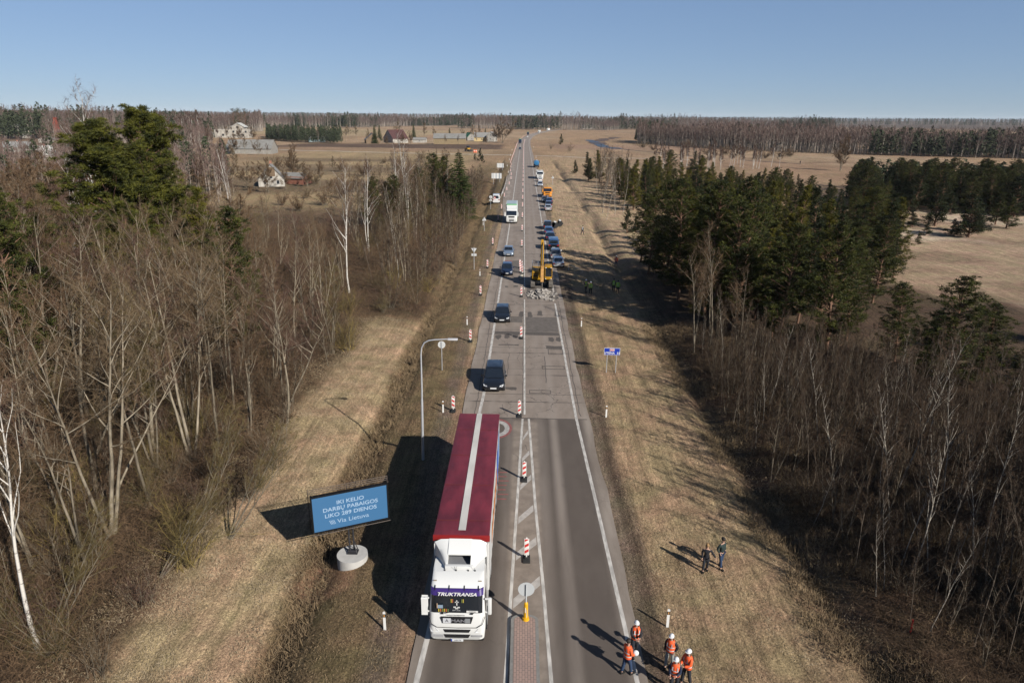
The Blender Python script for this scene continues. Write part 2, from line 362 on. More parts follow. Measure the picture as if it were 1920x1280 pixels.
# ---------------------------------------------------------------- road
def road_material():
    m = bpy.data.materials.new('road_surface'); m.use_nodes = True; n = m.node_tree; b = n.nodes['Principled BSDF']
    L = n.links.new; N = n.nodes.new
    b.inputs['Roughness'].default_value = 0.85; b.inputs['Specular IOR Level'].default_value = 0.25
    tc = N('ShaderNodeTexCoord'); sep = N('ShaderNodeSeparateXYZ'); L(tc.outputs['Object'], sep.inputs[0])
    def M(op, a, b_=None, c=None):
        q = N('ShaderNodeMath'); q.operation = op
        for i, v in enumerate([a, b_, c]):
            if v is None: continue
            if isinstance(v, (int, float)): q.inputs[i].default_value = v
            else: L(v, q.inputs[i])
        return q.outputs[0]
    def noise(scale, stretch=(1, 1, 1), det=5, rough=.6):
        mp = N('ShaderNodeMapping'); mp.inputs['Scale'].default_value = stretch; L(tc.outputs['Object'], mp.inputs[0])
        t = N('ShaderNodeTexNoise'); t.inputs['Scale'].default_value = scale; t.inputs['Detail'].default_value = det; t.inputs['Roughness'].default_value = rough
        L(mp.outputs[0], t.inputs['Vector']); return t.outputs[0]
    def mr(v, a, b_, c, d):
        q = N('ShaderNodeMapRange'); q.interpolation_type = 'SMOOTHSTEP'
        for i, k in enumerate([a, b_, c, d]): q.inputs[i+1].default_value = k
        L(v, q.inputs[0]); return q.outputs[0]
    def mix(f, a, b_, blend='MIX'):
        q = N('ShaderNodeMix'); q.data_type = 'RGBA'; q.blend_type = blend
        if isinstance(f, float): q.inputs[0].default_value = f
        else: L(f, q.inputs[0])
        for i, v in ((6, a), (7, b_)):
            if isinstance(v, tuple): q.inputs[i].default_value = (*v, 1)
            else: L(v, q.inputs[i])
        return q.outputs[2]
    x, y = sep.outputs[0], sep.outputs[1]
    grain = noise(55, det=3); mott = noise(1.2, (1, .35, 1)); big = noise(.22, (1, .3, 1))
    asph = mix(mr(grain, .4, .6, 0, 1), (.062, .051, .044), (.145, .122, .106))
    asph = mix(mr(mott, .3, .7, 0, .35), asph, (.15, .130, .114))
    conc = mix(mr(mott, .3, .7, 0, 1), (.25, .212, .182), (.33, .285, .248))
    conc = mix(mr(grain, .3, .7, 0, .35), conc, (.17, .142, .122))
    # slab joints every 6 m + finer cracks
    fr = M('FRACT', M('DIVIDE', M('ADD', y, M('MULTIPLY', noise(.6, det=3), .25)), 6.1))
    jt = mr(M('ABSOLUTE', M('SUBTRACT', fr, .5)), 0, .03, 1, 0)
    jn = mr(noise(.35, (1, 2.5, 1)), .40, .54, .35, .95)
    conc = mix(M('MULTIPLY', jt, jn), conc, (.05, .043, .04))
    fr2 = M('FRACT', M('DIVIDE', y, 14.7)); tone = mr(noise(.11, (.2, 1, 1), 2), .35, .65, -.1, .3)
    conc = mix(M('MAXIMUM', tone, 0), conc, (.19, .16, .14))
    isas = mr(M('ADD', y, M('MULTIPLY', x, .02)), 48.55, 48.6, 1, 0)
    c = mix(isas, conc, asph)
    # light dusty wear between wheel tracks
    def streak(xc, w, a, lo=0.35):
        return M('MULTIPLY', mr(M('ABSOLUTE', M('SUBTRACT', x, xc)), 0, w, a, 0), mr(noise(.5, (1, .12, 1)), .3, .6, lo, 1))
    dust = M('MAXIMUM', streak(2.55, .5, .8), streak(-2.25, .6, .6))
    dust = M('MAXIMUM', dust, streak(1.5, .7, .6)); dust = M('MAXIMUM', dust, streak(-.75, .5, .4))
    c = mix(dust, c, (.30, .265, .235))
    shd = M('MAXIMUM', mr(x, 4.5, 5.2, 0, 1), mr(x, -3.4, -4.4, 0, 1))
    c = mix(M('MULTIPLY', shd, .8), c, mix(mr(noise(.8, (1, .2, 1)), .35, .65, 0, 1), (.24, .205, .175), (.36, .32, .28)))
    isl = M('MULTIPLY', mr(M('ABSOLUTE', M('SUBTRACT', x, .4)), .75, 1.1, 1, 0), mr(y, 47.5, 48.5, 1, 0))
    c = mix(M('MULTIPLY', isl, .85), c, mix(mr(noise(1.0), .35, .65, 0, 1), (.23, .195, .165), (.32, .275, .235)))
    # cracks
    vo = N('ShaderNodeTexVoronoi'); vo.feature = 'DISTANCE_TO_EDGE'; vo.inputs['Scale'].default_value = .42
    mpv = N('ShaderNodeMapping'); L(tc.outputs['Object'], mpv.inputs[0]); wv = N('ShaderNodeVectorMath'); wv.operation = 'ADD'
    nv = N('ShaderNodeTexNoise'); nv.inputs['Scale'].default_value = 1.5; L(tc.outputs['Object'], nv.inputs['Vector']); L(mpv.outputs[0], wv.inputs[0]); L(nv.outputs['Color'], wv.inputs[1]); L(wv.outputs[0], vo.inputs['Vector'])
    ck = M('MULTIPLY', mr(vo.outputs['Distance'], 0, .018, 1, 0), mr(noise(.15), .5, .6, 0, .75))
    c = mix(M('MULTIPLY', ck, M('SUBTRACT', 1.0, M('MULTIPLY', isas, .7))), c, (.06, .05, .045))
    c = mix(1.0, c, (.565, .54, .52), 'MULTIPLY'); L(c, b.inputs['Base Color'])
    bp = N('ShaderNodeBump'); bp.inputs['Distance'].default_value = .006; L(grain, bp.inputs['Height']); L(bp.outputs[0], b.inputs['Normal'])
    return m
ys = np.concatenate([np.arange(-30, 120, 2), np.arange(120, 600, 10), np.arange(600, 1900, 20)]).astype(float)
def ribbon(name, ys, xl, xr, z, m, cols=1, **k):
    xs = [xl+(xr-xl)*i/cols for i in range(cols+1)]
    V = np.stack([np.stack([np.asarray(x), ys, np.zeros_like(ys)+z], -1) for x in xs], 1).reshape(-1, 3)
    n = len(ys); c = cols+1; id_ = np.arange(n*c).reshape(n, c)
    Fq = np.stack([id_[:-1, :-1], id_[:-1, 1:], id_[1:, 1:], id_[1:, :-1]], -1).reshape(-1, 4)
    return np_mesh(name, V, Fq, m, **k)
dx = road_cx(ys)-.35
wl = np.interp(ys, [0, 160, 190, 230, 420, 700, 2000], [-4.55, -4.6, -5.6, -6.0, -6.0, -5.0, -4.5])
wr = np.interp(ys, [0, 23, 34, 60, 100, 200, 300, 600, 2000], [5.5, 5.45, 5.55, 5.25, 5.3, 5.6, 6.2, 5.5, 5])
jit = (np.array([fbm(np.array([t*.35]), np.array([3.3]), 3)[0] for t in ys])-.5)*.35
rd = ribbon('road', ys, wl+dx+jit, wr+dx+jit, 0.0, road_material(), cols=4)
tag(rd, kind='structure')

# road paint: one object per marking kind, surface pattern of the road
paintm = mat('road_paint', (.54, .51, .47), .75, var=.22, scale=2.2, contrast=.12, stretch=(2, .6, 1))
paint_worn = mat('worn_paint', (.46, .425, .39), .8, var=.22, scale=3.0)
def line(pts, w, z=.004, dash=None):
    mb = MB()
    pts = [(float(x), float(y)) for x, y in pts]
    for (x0, y0), (x1, y1) in zip(pts[:-1], pts[1:]):
        mb.quad((x0-w/2, y0, z), (x0+w/2, y0, z), (x1+w/2, y1, z), (x1-w/2, y1, z))
    return mb
def follow(x, ya, yb, st=20):
    yy = list(np.arange(ya, yb, st))+[yb]; return [(x+float(road_cx(t))-.35, t) for t in yy]
mk = MB()
def addline(pts, w):
    l = line(pts, w); mk.add(l.v, l.f)
addline([(-4.15, 15), (-4.12, 22.5), (-4.0, 25), (-3.25, 48), (-3.08, 53), (-3.0, 75), (-2.85, 142)], .24)
addline(follow(-2.85, 142, 640)+follow(-2.9, 660, 1500)[1:], .22)
addline([(5.1, 15), (5.02, 22.5), (4.95, 26), (4.76, 34), (4.38, 48.6), (4.32, 58), (4.2, 83)], .2)
addline([(4.25, 87.5)]+follow(4.25, 100, 1500), .2)
addline([(.36, 49.2), (.36, 84.8)], .15); addline([(.36, 90)]+follow(.36, 100, 1500), .15)
addline([(-.72, 15), (-.45, 22.4), (-.3, 28.5), (-.1, 36), (.12, 45), (.2, 48.4)], .16)
addline([(1.75, 15), (1.46, 22.4), (1.28, 28.5), (1.0, 36), (.78, 45), (.68, 48.4)], .16)
mo = mk.build('lane_marking', paintm); mo['kind'] = 'structure'
hb = MB()
def xl(y): return float(np.interp(y, [22.4, 28.5, 36, 45, 48.4], [-.45, -.3, -.1, .12, .2]))+.13
def xr(y): return float(np.interp(y, [22.4, 28.5, 36, 45, 48.4], [1.46, 1.28, 1.0, .78, .68]))-.13
for (p1, p2, th) in [((957, 1138), (1012, 1094), .62), ((962, 1048), (1007, 1018), .6), ((968, 980), (1002, 956), .6), ((973, 917), (998, 897), .55), ((977, 865), (994, 850), .5), ((980, 824), (991, 811), .45)]:
    a = at(*p1); b_ = at(*p2)
    hb.quad((xl(a[1]), a[1]-.1, .004), (xr(b_[1]), b_[1]-.1, .004), (xr(b_[1]+th), b_[1]+th, .004), (xl(a[1]+th), a[1]+th, .004))
ho = hb.build('hatch_marking', paint_worn); ho['kind'] = 'structure'
# painted speed-limit disc and red bars in the left lane, repair patches, red square
redp = mat('red_road_paint', (.26, .09, .085), .8, var=.35, scale=5)
rp = MB(); cx, cy = -1.75, 46.6
def annulus(mb, cx, cy, r0, r1, sy, z, n=40):
    V = []; Fc = []
    for i in range(n):
        a = 2*math.pi*i/n; V += [(cx+r0*math.cos(a), cy+r0*sy*math.sin(a), z), (cx+r1*math.cos(a), cy+r1*sy*math.sin(a), z)]
    for i in range(n): j = (i+1) % n; Fc.append((2*i, 2*i+1, 2*j+1, 2*j))
    mb.add(V, Fc)
annulus(rp, cx, cy, .98, 1.17, 1.45, .008)
for k in range(7): rp.box(-2.9, -.75+.1*math.sin(k*2), 36.6+k*.55, 36.72+k*.55, .004, .009)
for k in range(5): rp.box(-2.2, -.75, 113+k*0, 113.01, .004, .005) if False else None
rp.quad((-2.85, 100.5, .006), (-1.6, 100.5, .006), (-1.6, 109.5, .006), (-2.85, 109.5, .006))
ro = rp.build('red_marking', redp); ro['kind'] = 'structure'
wd = MB(); annulus(wd, cx, cy, .62, .98, 1.45, .006)
wo = wd.build('white_disc_marking', mat('disc_paint', (.40, .38, .355), .8, var=.35, scale=4)); wo['kind'] = 'structure'
# asphalt repair patches
pm1 = mat('patch_dark', (.10, .085, .075), .9, var=.35, scale=6, bump=.004); pm2 = mat('patch_mid', (.14, .12, .105), .9, var=.3, scale=2)
pt = MB()
def patch(pts, mi=0, z=.0025):
    c = np.mean(pts, 0); poly = []
    for i in range(len(pts)):
        a = np.array(pts[i]); b_ = np.array(pts[(i+1) % len(pts)])
        for t in (0, .25, .5, .75): p = a*(1-t)+b_*t; poly.append((p[0]+random.uniform(-.06, .06), p[1]+random.uniform(-.1, .1), z))
    pt.mi(mi).add(poly, [tuple(range(len(poly)))])
patch([(.55, 71.0), (4.1, 71.0), (4.15, 76.8), (.5, 76.8)], 1); patch([(-2.9, 74.6), (.1, 74.4), (.1, 77.0), (-2.9, 77)], 1)
patch([(-2.9, 70.0), (4.1, 69.6), (4.1, 70.8), (-2.9, 71.0)], 0, .0031)
for px_, yy in [(-2.7, 68.6), (-1.8, 68.8), (-.9, 69), (2.9, 67.9), (3.7, 68)]: patch([(px_, yy), (px_+.35, yy-.5), (px_+.6, yy+.4), (px_+.5, yy+1.2), (px_, yy+1.1)], 0, .0028)
for px_, yy in [(1.9, 78), (.7, 77.4), (3.9, 78), (-.3, 77.6)]: patch([(px_, yy-.6), (px_+.6, yy-.7), (px_+.5, yy+1.6), (px_+.1, yy+1.4)], 0, .0028)
patch([(2.6, 65.3), (4.2, 65.3), (4.2, 66.2), (2.5, 66.3)], 0); patch([(-2.3, 66.2), (-.2, 66.2), (-.2, 66.6), (-2.3, 66.6)], 0)
patch([(-.9, 54.2), (-.35+.0, 54.2), (-.3, 54.9), (-1.9, 54.9)], 0)
patch([(-1.55, 100.6), (.1, 100.6), (.2, 110), (-1.55, 109.5)], 1); patch([(-2.3, 91.3), (-1.9, 91.2), (-1.8, 92), (-2.4, 92)], 0); patch([(-1.2, 91.6), (-.6, 91.5), (-.5, 92.3), (-1.1, 92.3)], 0)
patch([(.7, 85.0), (4.6, 84.8), (4.7, 92.5), (.6, 92.8)], 1)
def rectline(x0, x1, y0, y1, w=.07):
    pt.mi(0).box(x0, x1, y0, y0+w*2, .002, .006).box(x0, x1, y1-w*2, y1, .002, .006).box(x0, x0+w, y0+w*2, y1-w*2, .002, .006).box(x1-w, x1, y0+w*2, y1-w*2, .002, .006)
rectline(2.0, 4.1, 59.4, 60.3); rectline(.75, 2.6, 53.5, 54.3); rectline(2.7, 4.2, 63.6, 65.2)
for k in range(38):
    yy = 114+k*6.0+random.uniform(-2, 2); xx = random.choice([-2.8, -2.2, -1, .6, 1.2, 2.1]); ww = random.uniform(.7, 2.4)
    pt.mi(0).box(xx, min(xx+ww, 4.1) if xx > .5 else min(xx+ww, .15), yy, yy+random.uniform(.12, .45), .002, .0045)
rc = random.Random(5)
def wiggle(x0, y0, x1, y1, w, amp, n):
    P = []
    for i in range(n+1): t = i/n; P.append((x0+(x1-x0)*t+rc.uniform(-amp, amp), y0+(y1-y0)*t+rc.uniform(-amp, amp)))
    for (a, b_), (c, d) in zip(P[:-1], P[1:]):
        L_ = math.hypot(c-a, d-b_)+1e-6; nx_, ny_ = -(d-b_)/L_*w/2, (c-a)/L_*w/2
        pt.mi(0).quad((a+nx_, b_+ny_, .0034), (a-nx_, b_-ny_, .0034), (c-nx_, d-ny_, .0034), (c+nx_, d+ny_, .0034))
for k in range(17):
    yy = 53.3+k*6.1
    if 84 < yy < 93: continue
    wiggle(-4.3, yy+rc.uniform(-.1, .1), 5.1, yy+rc.uniform(-.1, .1), rc.uniform(.05, .10), .04, 26)
for x0, ya, yb in [(4.72, 49, 84), (4.9, 93, 130), (-3.55, 49, 90), (-3.4, 90, 150), (.22, 49, 84), (.2, 94, 140), (2.3, 56, 63), (-1.2, 58, 64), (3.3, 94, 101)]: wiggle(x0, ya, x0+rc.uniform(-.1, .1), yb, rc.uniform(.04, .075), .06, int((yb-ya)*1.2))
for k in range(16):
    x0 = rc.uniform(-4, 4.6); yy = rc.uniform(24, 84); wiggle(x0, yy, x0+rc.uniform(-1.2, 1.2), yy+rc.uniform(.5, 3), .03, .08, 8)
wiggle(-4.4, 48.55, 5.2, 48.45, .12, .03, 30)
po = pt.build('road_patch', [pm1, pm2]); po['kind'] = 'structure'

# side tracks: crossing gravel road, stream
def path_obj(name, pts, w, z, m, seg=8, jitter=.25):
    P = []; pts = [np.array(p, float) for p in pts]
    for a, b_ in zip(pts[:-1], pts[1:]):
        for t in np.linspace(0, 1, seg, endpoint=False): P.append(a*(1-t)+b_*t)
    P.append(pts[-1]); P = np.array(P); D = np.gradient(P, axis=0); D /= np.linalg.norm(D, axis=1)[:, None]
    Nn = np.stack([-D[:, 1], D[:, 0]], 1); ww = (w/2)*(1+jitter*(np.random.default_rng(3).random((len(P), 2))-.5))
    A = P+Nn*ww[:, :1]; B = P-Nn*ww[:, 1:]; za = ground_z(A[:, 0], A[:, 1])+z; zb = ground_z(B[:, 0], B[:, 1])+z
    zz = np.maximum(za, zb)
    V = np.stack([np.column_stack([A, zz]), np.column_stack([B, zz])], 1).reshape(-1, 3); n = len(P)
    i = np.arange(n-1); Fq = np.stack([2*i, 2*i+1, 2*i+3, 2*i+2], 1)
    o = np_mesh(name, V, Fq, m); o['kind'] = 'structure'; return o
gravel = mat('gravel', (.50, .43, .33), .95, var=.25, scale=.4)
path_obj('gravel_path', [at(420, 277), at(560, 283), at(700, 286), at(850, 289), (-25, 432), (-6, 430)], 5, .07, gravel)
path_obj('field_path', [(6.5, 428), at(1040, 293), at(1100, 296), at(1200, 297), at(1300, 299)], 4, .07, gravel)
path_obj('stream', [at(1104, 262), at(1122, 270), at(1137, 276), at(1150, 277), at(1158, 279)], 9, .06, mat('stream_water', (.03, .035, .04), .35, spec=.25), jitter=.5)
bank = mat('bank_soil', (.10, .06, .045), .95, var=.3, scale=.3)
path_obj('stream_bank', [at(1156, 258), at(1136, 261), at(1120, 265), at(1120, 270)], 14, .05, bank, jitter=.8)
path_obj('ditch_bank', [at(1152, 278), at(1190, 282), at(1260, 289), at(1330, 295), at(1430, 302), at(1500, 307)], 4, .05, bank, jitter=.9)

# traffic island: raised brick paving and kerb
isl = MB()
def isl_outline(ins=0.0):
    x0, x1 = -.28+ins, .98-ins; p = []
    yt = 26.35-ins
    for k in range(9):
        a = math.pi*k/8; rx = (x1-x0)/2; p.append(((x0+x1)/2+rx*math.cos(a), yt-rx*.55+rx*.55*math.sin(a)))
    return [(x1, 8.0)]+p+[(x0, 8.0)]
isl.prism(isl_outline(0), -.05, .15, 'xy')
tag(isl.build('kerb', mat('kerb_stone', (.23, .22, .205), .85, var=.2, scale=5, bump=.01)), kind='structure')
bm_ = bpy.data.materials.new('paving_brick'); bm_.use_nodes = True; n = bm_.node_tree
bt = n.nodes.new('ShaderNodeTexBrick'); tcn = n.nodes.new('ShaderNodeTexCoord'); mpn = n.nodes.new('ShaderNodeMapping')
mpn.inputs['Rotation'].default_value = (0, 0, R(90)); n.links.new(tcn.outputs['Object'], mpn.inputs[0]); n.links.new(mpn.outputs[0], bt.inputs[0])
bt.inputs['Scale'].default_value = 1; bt.inputs['Brick Width'].default_value = .24; bt.inputs['Row Height'].default_value = .12; bt.inputs['Mortar Size'].default_value = .012
bt.inputs['Color1'].default_value = (0.210, 0.140, 0.115, 1); bt.inputs['Color2'].default_value = (0.175, 0.119, 0.101, 1); bt.inputs['Mortar'].default_value = (.09, .07, .06, 1)
n.links.new(bt.outputs[0], n.nodes['Principled BSDF'].inputs['Base Color']); n.nodes['Principled BSDF'].inputs['Roughness'].default_value = .9
ip = MB(); ip.prism(isl_outline(.14), .1, .156, 'xy'); tag(ip.build('paving', bm_), kind='structure')
# ---------------------------------------------------------------- trees
def unit(v): return v/(np.linalg.norm(v, axis=-1, keepdims=True)+1e-9)
class Geo:
    "numpy triangle soup"
    def __init__(s): s.V = []; s.T = []; s.M = []; s.n = 0
    def add(s, V, T, mi=0):
        s.V.append(V); s.T.append(T+s.n); s.n += len(V); s.M.append(np.full(len(T), mi))
    def tube(s, P, rad, n=5, mi=0):
        P = np.asarray(P, float); rad = np.asarray(rad, float); D = unit(np.gradient(P, axis=0))
        ref = np.array([0.3, 0.2, 1.0]) if abs(D[:, 2]).mean() < .8 else np.array([1.0, .2, 0])
        A = unit(np.cross(D, ref)); B = np.cross(D, A); t = np.arange(n)*2*np.pi/n
        V = P[:, None]+(A[:, None]*np.cos(t)[None, :, None]+B[:, None]*np.sin(t)[None, :, None])*rad[:, None, None]
        k = len(P); i = np.arange(k-1)[:, None]*n; j = np.arange(n)[None]; a = (i+j).ravel(); b = (i+(j+1) % n).ravel()
        s.add(V.reshape(-1, 3), np.concatenate([np.stack([a, b, b+n], 1), np.stack([a, b+n, a+n], 1)]), mi)
    def blades(s, O, D, L, W, mi=0, rs=None):
        "one thin triangle per origin O along D"
        rs = rs or np.random.default_rng(len(O)); n = len(O); rnd = rs.normal(size=(n, 3)); Sd = unit(np.cross(D, rnd))*np.reshape(W, (-1, 1))/2
        V = np.stack([O-Sd, O+Sd, O+D*np.reshape(L, (-1, 1))], 1).reshape(-1, 3)
        s.add(V, np.arange(3*n).reshape(n, 3), mi)
    def arr(s): return np.concatenate(s.V), np.concatenate(s.T), np.concatenate(s.M)

def grow(rs, p, d, L, r0, r1, nseg, wig, up):
    P = [p]; d = d/np.linalg.norm(d)
    for i in range(nseg):
        d = d+rs.normal(size=3)*wig+np.array([0, 0, up]); d = d/np.linalg.norm(d); p = p+d*L/nseg; P.append(p)
    return np.array(P), np.linspace(r0, r1, nseg+1)
def along(P, t):
    k = t*(len(P)-1); i = min(int(k), len(P)-2); return P[i]*(1-k+i)+P[i+1]*(k-i), unit(P[i+1]-P[i])

def bare_proto(seed, H=14, r=.14, crown=.4, nl=16, ang=(35, 65), ll=.32, lean=.04, twig=3.0, tw=.016, fork=0, droop=0.0, nt=5, up=.06, twl=1.0):
    "crown = height share where limbs start"
    rs = np.random.default_rng(seed); tr = Geo(); cr = Geo()
    TO = []; TD = []; TL = []
    stems = [(np.zeros(3), np.array([rs.normal()*lean, rs.normal()*lean, 1.0]), H, r)]
    if fork:
        for k in range(fork):
            a = rs.random()*6.28; stems.append((np.array([math.cos(a)*.12, math.sin(a)*.12, 0]), np.array([math.cos(a)*rs.uniform(.12, .35), math.sin(a)*rs.uniform(.12, .35), 1]), H*rs.uniform(.7, .98), r*rs.uniform(.6, .9)))
    for (p0, d0, h, rr) in stems:
        P, Rr = grow(rs, p0, d0, h, rr, rr*.12, 14, .035, .02)
        Rr[0] *= 1.35; tr.tube(P, Rr, 6)
        n = int(nl*(1 if not fork else .7))
        for i in range(n):
            t = crown+(1-crown)*((i+rs.random()*.8)/n)**.9; t = min(t, .985)
            q, dd = along(P, t); az = rs.random()*6.28; tilt = R(rs.uniform(*ang))*(1-.35*(t-crown)/(1-crown))
            d = np.array([math.cos(az)*math.sin(tilt), math.sin(az)*math.sin(tilt), math.cos(tilt)])
            L = h*ll*(1-.62*(t-crown)/(1-crown))*rs.uniform(.65, 1.15); lr = max(.012, rr*(1-t)*.55+.012)
            Q, QR = grow(rs, q, d, L, lr, .006, 6, .09, up)
            tr.tube(Q, QR, 4)
            nb = max(2, int(L*1.9)+2)
            for j in range(nb):
                tt = .18+.8*(j+rs.random())/nb; q2, d2 = along(Q, min(tt, .98))
                dv = unit(d2+rs.normal(size=3)*.75+np.array([0, 0, .25])); L2 = L*.42*(1-.5*tt)*rs.uniform(.6, 1.2)
                B, BR = grow(rs, q2, dv, L2, .011, .004, 3, .14, up-droop*.5)
                cr.tube(B, BR*1.15, 3)
                for u in np.linspace(.15, 1, nt):
                    q3, d3 = along(B, min(u, .98)); TO.append(q3); TD.append(d3); TL.append(L2)
            for u in np.linspace(.5, 1, 4):
                q3, d3 = along(Q, min(u, .99)); TO.append(q3); TD.append(d3); TL.append(L*.3)
        for u in np.linspace(.8, 1, 6):
            q3, d3 = along(P, min(u, .99)); TO.append(q3); TD.append(d3); TL.append(h*.07)
    TO = np.array(TO); TD = np.array(TD); TL = np.array(TL)
    k = max(1, int(twig)); O = np.repeat(TO, k, 0); D = np.repeat(TD, k, 0); L = np.repeat(TL, k)
    D = unit(D+rs.normal(size=D.shape)*.6+np.array([0, 0, .15-droop])); L = np.clip(L*rs.uniform(.4, .9, len(L)), .25, 1.2)*twl
    cr.blades(O, D, L, tw*rs.uniform(.7, 1.3, len(L)), rs=rs)
    # second order twiglets
    O2 = O+D*(L*rs.uniform(.3, .8, len(L)))[:, None]; D2 = unit(D+rs.normal(size=D.shape)*.7-np.array([0, 0, droop]))
    cr.blades(O2, D2, L*.5, tw*.8, rs=rs)
    return tr, cr

def shrub_proto(seed, H=3.0, ns=16, tw=.014, spread=.7, k=6):
    rs = np.random.default_rng(seed); st = Geo(); cr = Geo(); TO = []; TD = []; TL = []
    for i in range(ns):
        a = rs.random()*6.28; s = rs.uniform(.05, spread); p = np.array([rs.normal()*.25, rs.normal()*.25, -.05])
        h = H*rs.uniform(.55, 1.05); P, Rr = grow(rs, p, np.array([math.cos(a)*s, math.sin(a)*s, 1]), h, .022, .005, 6, .16, .0)
        st.tube(P, Rr, 3)
        for t in np.linspace(.25, 1, 6):
            q, d = along(P, min(t, .98)); dv = unit(d+rs.normal(size=3)*.6); TO.append(q); TD.append(dv); TL.append(h*.3)
    TO = np.repeat(np.array(TO), k, 0); TD = unit(np.repeat(np.array(TD), k, 0)+rs.normal(size=(len(TO), 3))*.75+np.array([0, 0, .1])); TL = np.repeat(np.array(TL), k)*rs.uniform(.4, 1, len(TO))
    cr.blades(TO, TD, TL, tw, rs=rs)
    O2 = TO+TD*(TL*rs.uniform(.3, .9, len(TL)))[:, None]; cr.blades(O2, unit(TD+rs.normal(size=TD.shape)*.7), TL*.5, tw*.8, rs=rs)
    return st, cr

def needle_clump(rs, g, C, rad, n, L, W, upb=.5, flat=.55):
    "C (m,3) clump centres; n blades each, growing out of a small sphere"
    m = len(C); Cc = np.repeat(C, n, 0); rad = np.repeat(np.reshape(rad, -1)*np.ones(m), n)
    v = unit(rs.normal(size=(m*n, 3))+np.array([0, 0, upb])); O = Cc+v*(rad*rs.uniform(.1, .75, m*n))[:, None]*np.array([1, 1, flat])
    D = unit(v+rs.normal(size=v.shape)*.35+np.array([0, 0, .25])); g.blades(O, D, L*rs.uniform(.6, 1.3, m*n)*rad/.45, W*rs.uniform(.7, 1.3, m*n), rs=rs)

def pine_proto(seed, H=16, r=.2, base=.15, wid=.24, dens=1.0, nb=15, clump=.55, per=26, shape='round', lean=.03):
    rs = np.random.default_rng(seed); tr = Geo(); cr = Geo()
    P, Rr = grow(rs, np.zeros(3), np.array([rs.normal()*lean, rs.normal()*lean, 1]), H, r, r*.1, 10, .02, .02); tr.tube(P, Rr, 7)
    C = []; Rd = []
    whorls = int(nb)
    for i in range(whorls):
        t = base+(1-base)*(i+.5)/whorls; u = (t-base)/(1-base)
        if shape == 'round': prof = (math.sin(math.pi*min(1, (u*.82+.16))))**.6
        else: prof = (1-u)**.8*.95+.08
        m = rs.integers(4, 7)
        for j in range(m):
            q, d = along(P, min(.99, t+rs.normal()*.01)); az = rs.random()*6.28; tilt = R(rs.uniform(55, 85))*(1-.45*u)
            L = H*wid*prof*rs.uniform(.55, 1.15)
            Q, QR = grow(rs, q, np.array([math.cos(az)*math.sin(tilt), math.sin(az)*math.sin(tilt), math.cos(tilt)]), L, .03+.05*(1-u)*r/.2, .01, 5, .10, .09)
            tr.tube(Q, QR, 4)
            nc = max(2, int(L*1.7*dens)+1)
            for k in range(nc):
                tt = 1-(k/nc)**1.2*.72; p, dd = along(Q, min(tt, .99))
                C.append(p+rs.normal(size=3)*np.array([.38, .38, .16])*(L*.28)); Rd.append(clump*rs.uniform(.6, 1.2)*(.75+.25*(1-u)))
    top, _ = along(P, .98)
    for k in range(5): C.append(top+rs.normal(size=3)*np.array([.2, .2, .35])); Rd.append(clump*.6)
    needle_clump(rs, cr, np.array(C), np.array(Rd), per, .25, .065)
    return tr, cr
def spruce_proto(seed, H=15, wid=.2, rows=34, per=1.0):
    rs = np.random.default_rng(seed); tr = Geo(); cr = Geo()
    P, Rr = grow(rs, np.zeros(3), np.array([0, 0, 1.]), H, .18, .02, 8, .01, .02); tr.tube(P, Rr, 6)
    O = []; D = []; L = []
    for i in range(rows):
        u = i/rows; z = H*(.04+.95*u); rad = H*wid*(1-u)**.85+.12
        m = int((10-4*u)*per)+3
        for j in range(m):
            az = rs.random()*6.28; rr = rad*rs.uniform(.7, 1.12); n = int(rr*9)+4
            s = np.linspace(.1, 1, n)[:, None]; dirv = np.array([math.cos(az), math.sin(az), 0])
            pts = np.array([0, 0, z])+dirv*s*rr+np.array([0, 0, -1])*(s*rr)**1.1*.28+np.array([0, 0, .12])*s**3*rr
            side = np.array([-math.sin(az), math.cos(az), 0])
            for sg in (-1, 0, 1):
                O.append(pts+rs.normal(size=pts.shape)*.05); D.append(unit(dirv*.7+side*sg*.8+rs.normal(size=pts.shape)*.25+np.array([0, 0, -.25]))); L.append(np.full(n, .34))
    cr.blades(np.concatenate(O), np.concatenate(D), np.concatenate(L)*rs.uniform(.7, 1.4, sum(map(len, L))), .10, rs=rs)
    return tr, cr

barkg = mat('bark_grey', (.27, .222, .16), .9, col2=(.095, .078, .055), scale=3.0, contrast=.2, stretch=(1, 1, .4), var=.1)
barkl = mat('bark_pale', (.38, .32, .235), .9, col2=(.15, .122, .085), scale=3.5, contrast=.2, stretch=(1, 1, .4), var=.1)
barkd = mat('bark_dark', (.17, .13, .095), .9, col2=(.07, .055, .042), scale=3, contrast=.2, stretch=(1, 1, .4), var=.1)
barky = mat('bark_lichen', (.42, .30, .07), .9, col2=(.22, .17, .08), scale=1.3, contrast=.15, var=.1)
birch = mat('birch_bark', (.66, .62, .56), .8, col2=(.12, .10, .09), scale=5, contrast=.07, stretch=(.5, .5, 2.2), var=.1)
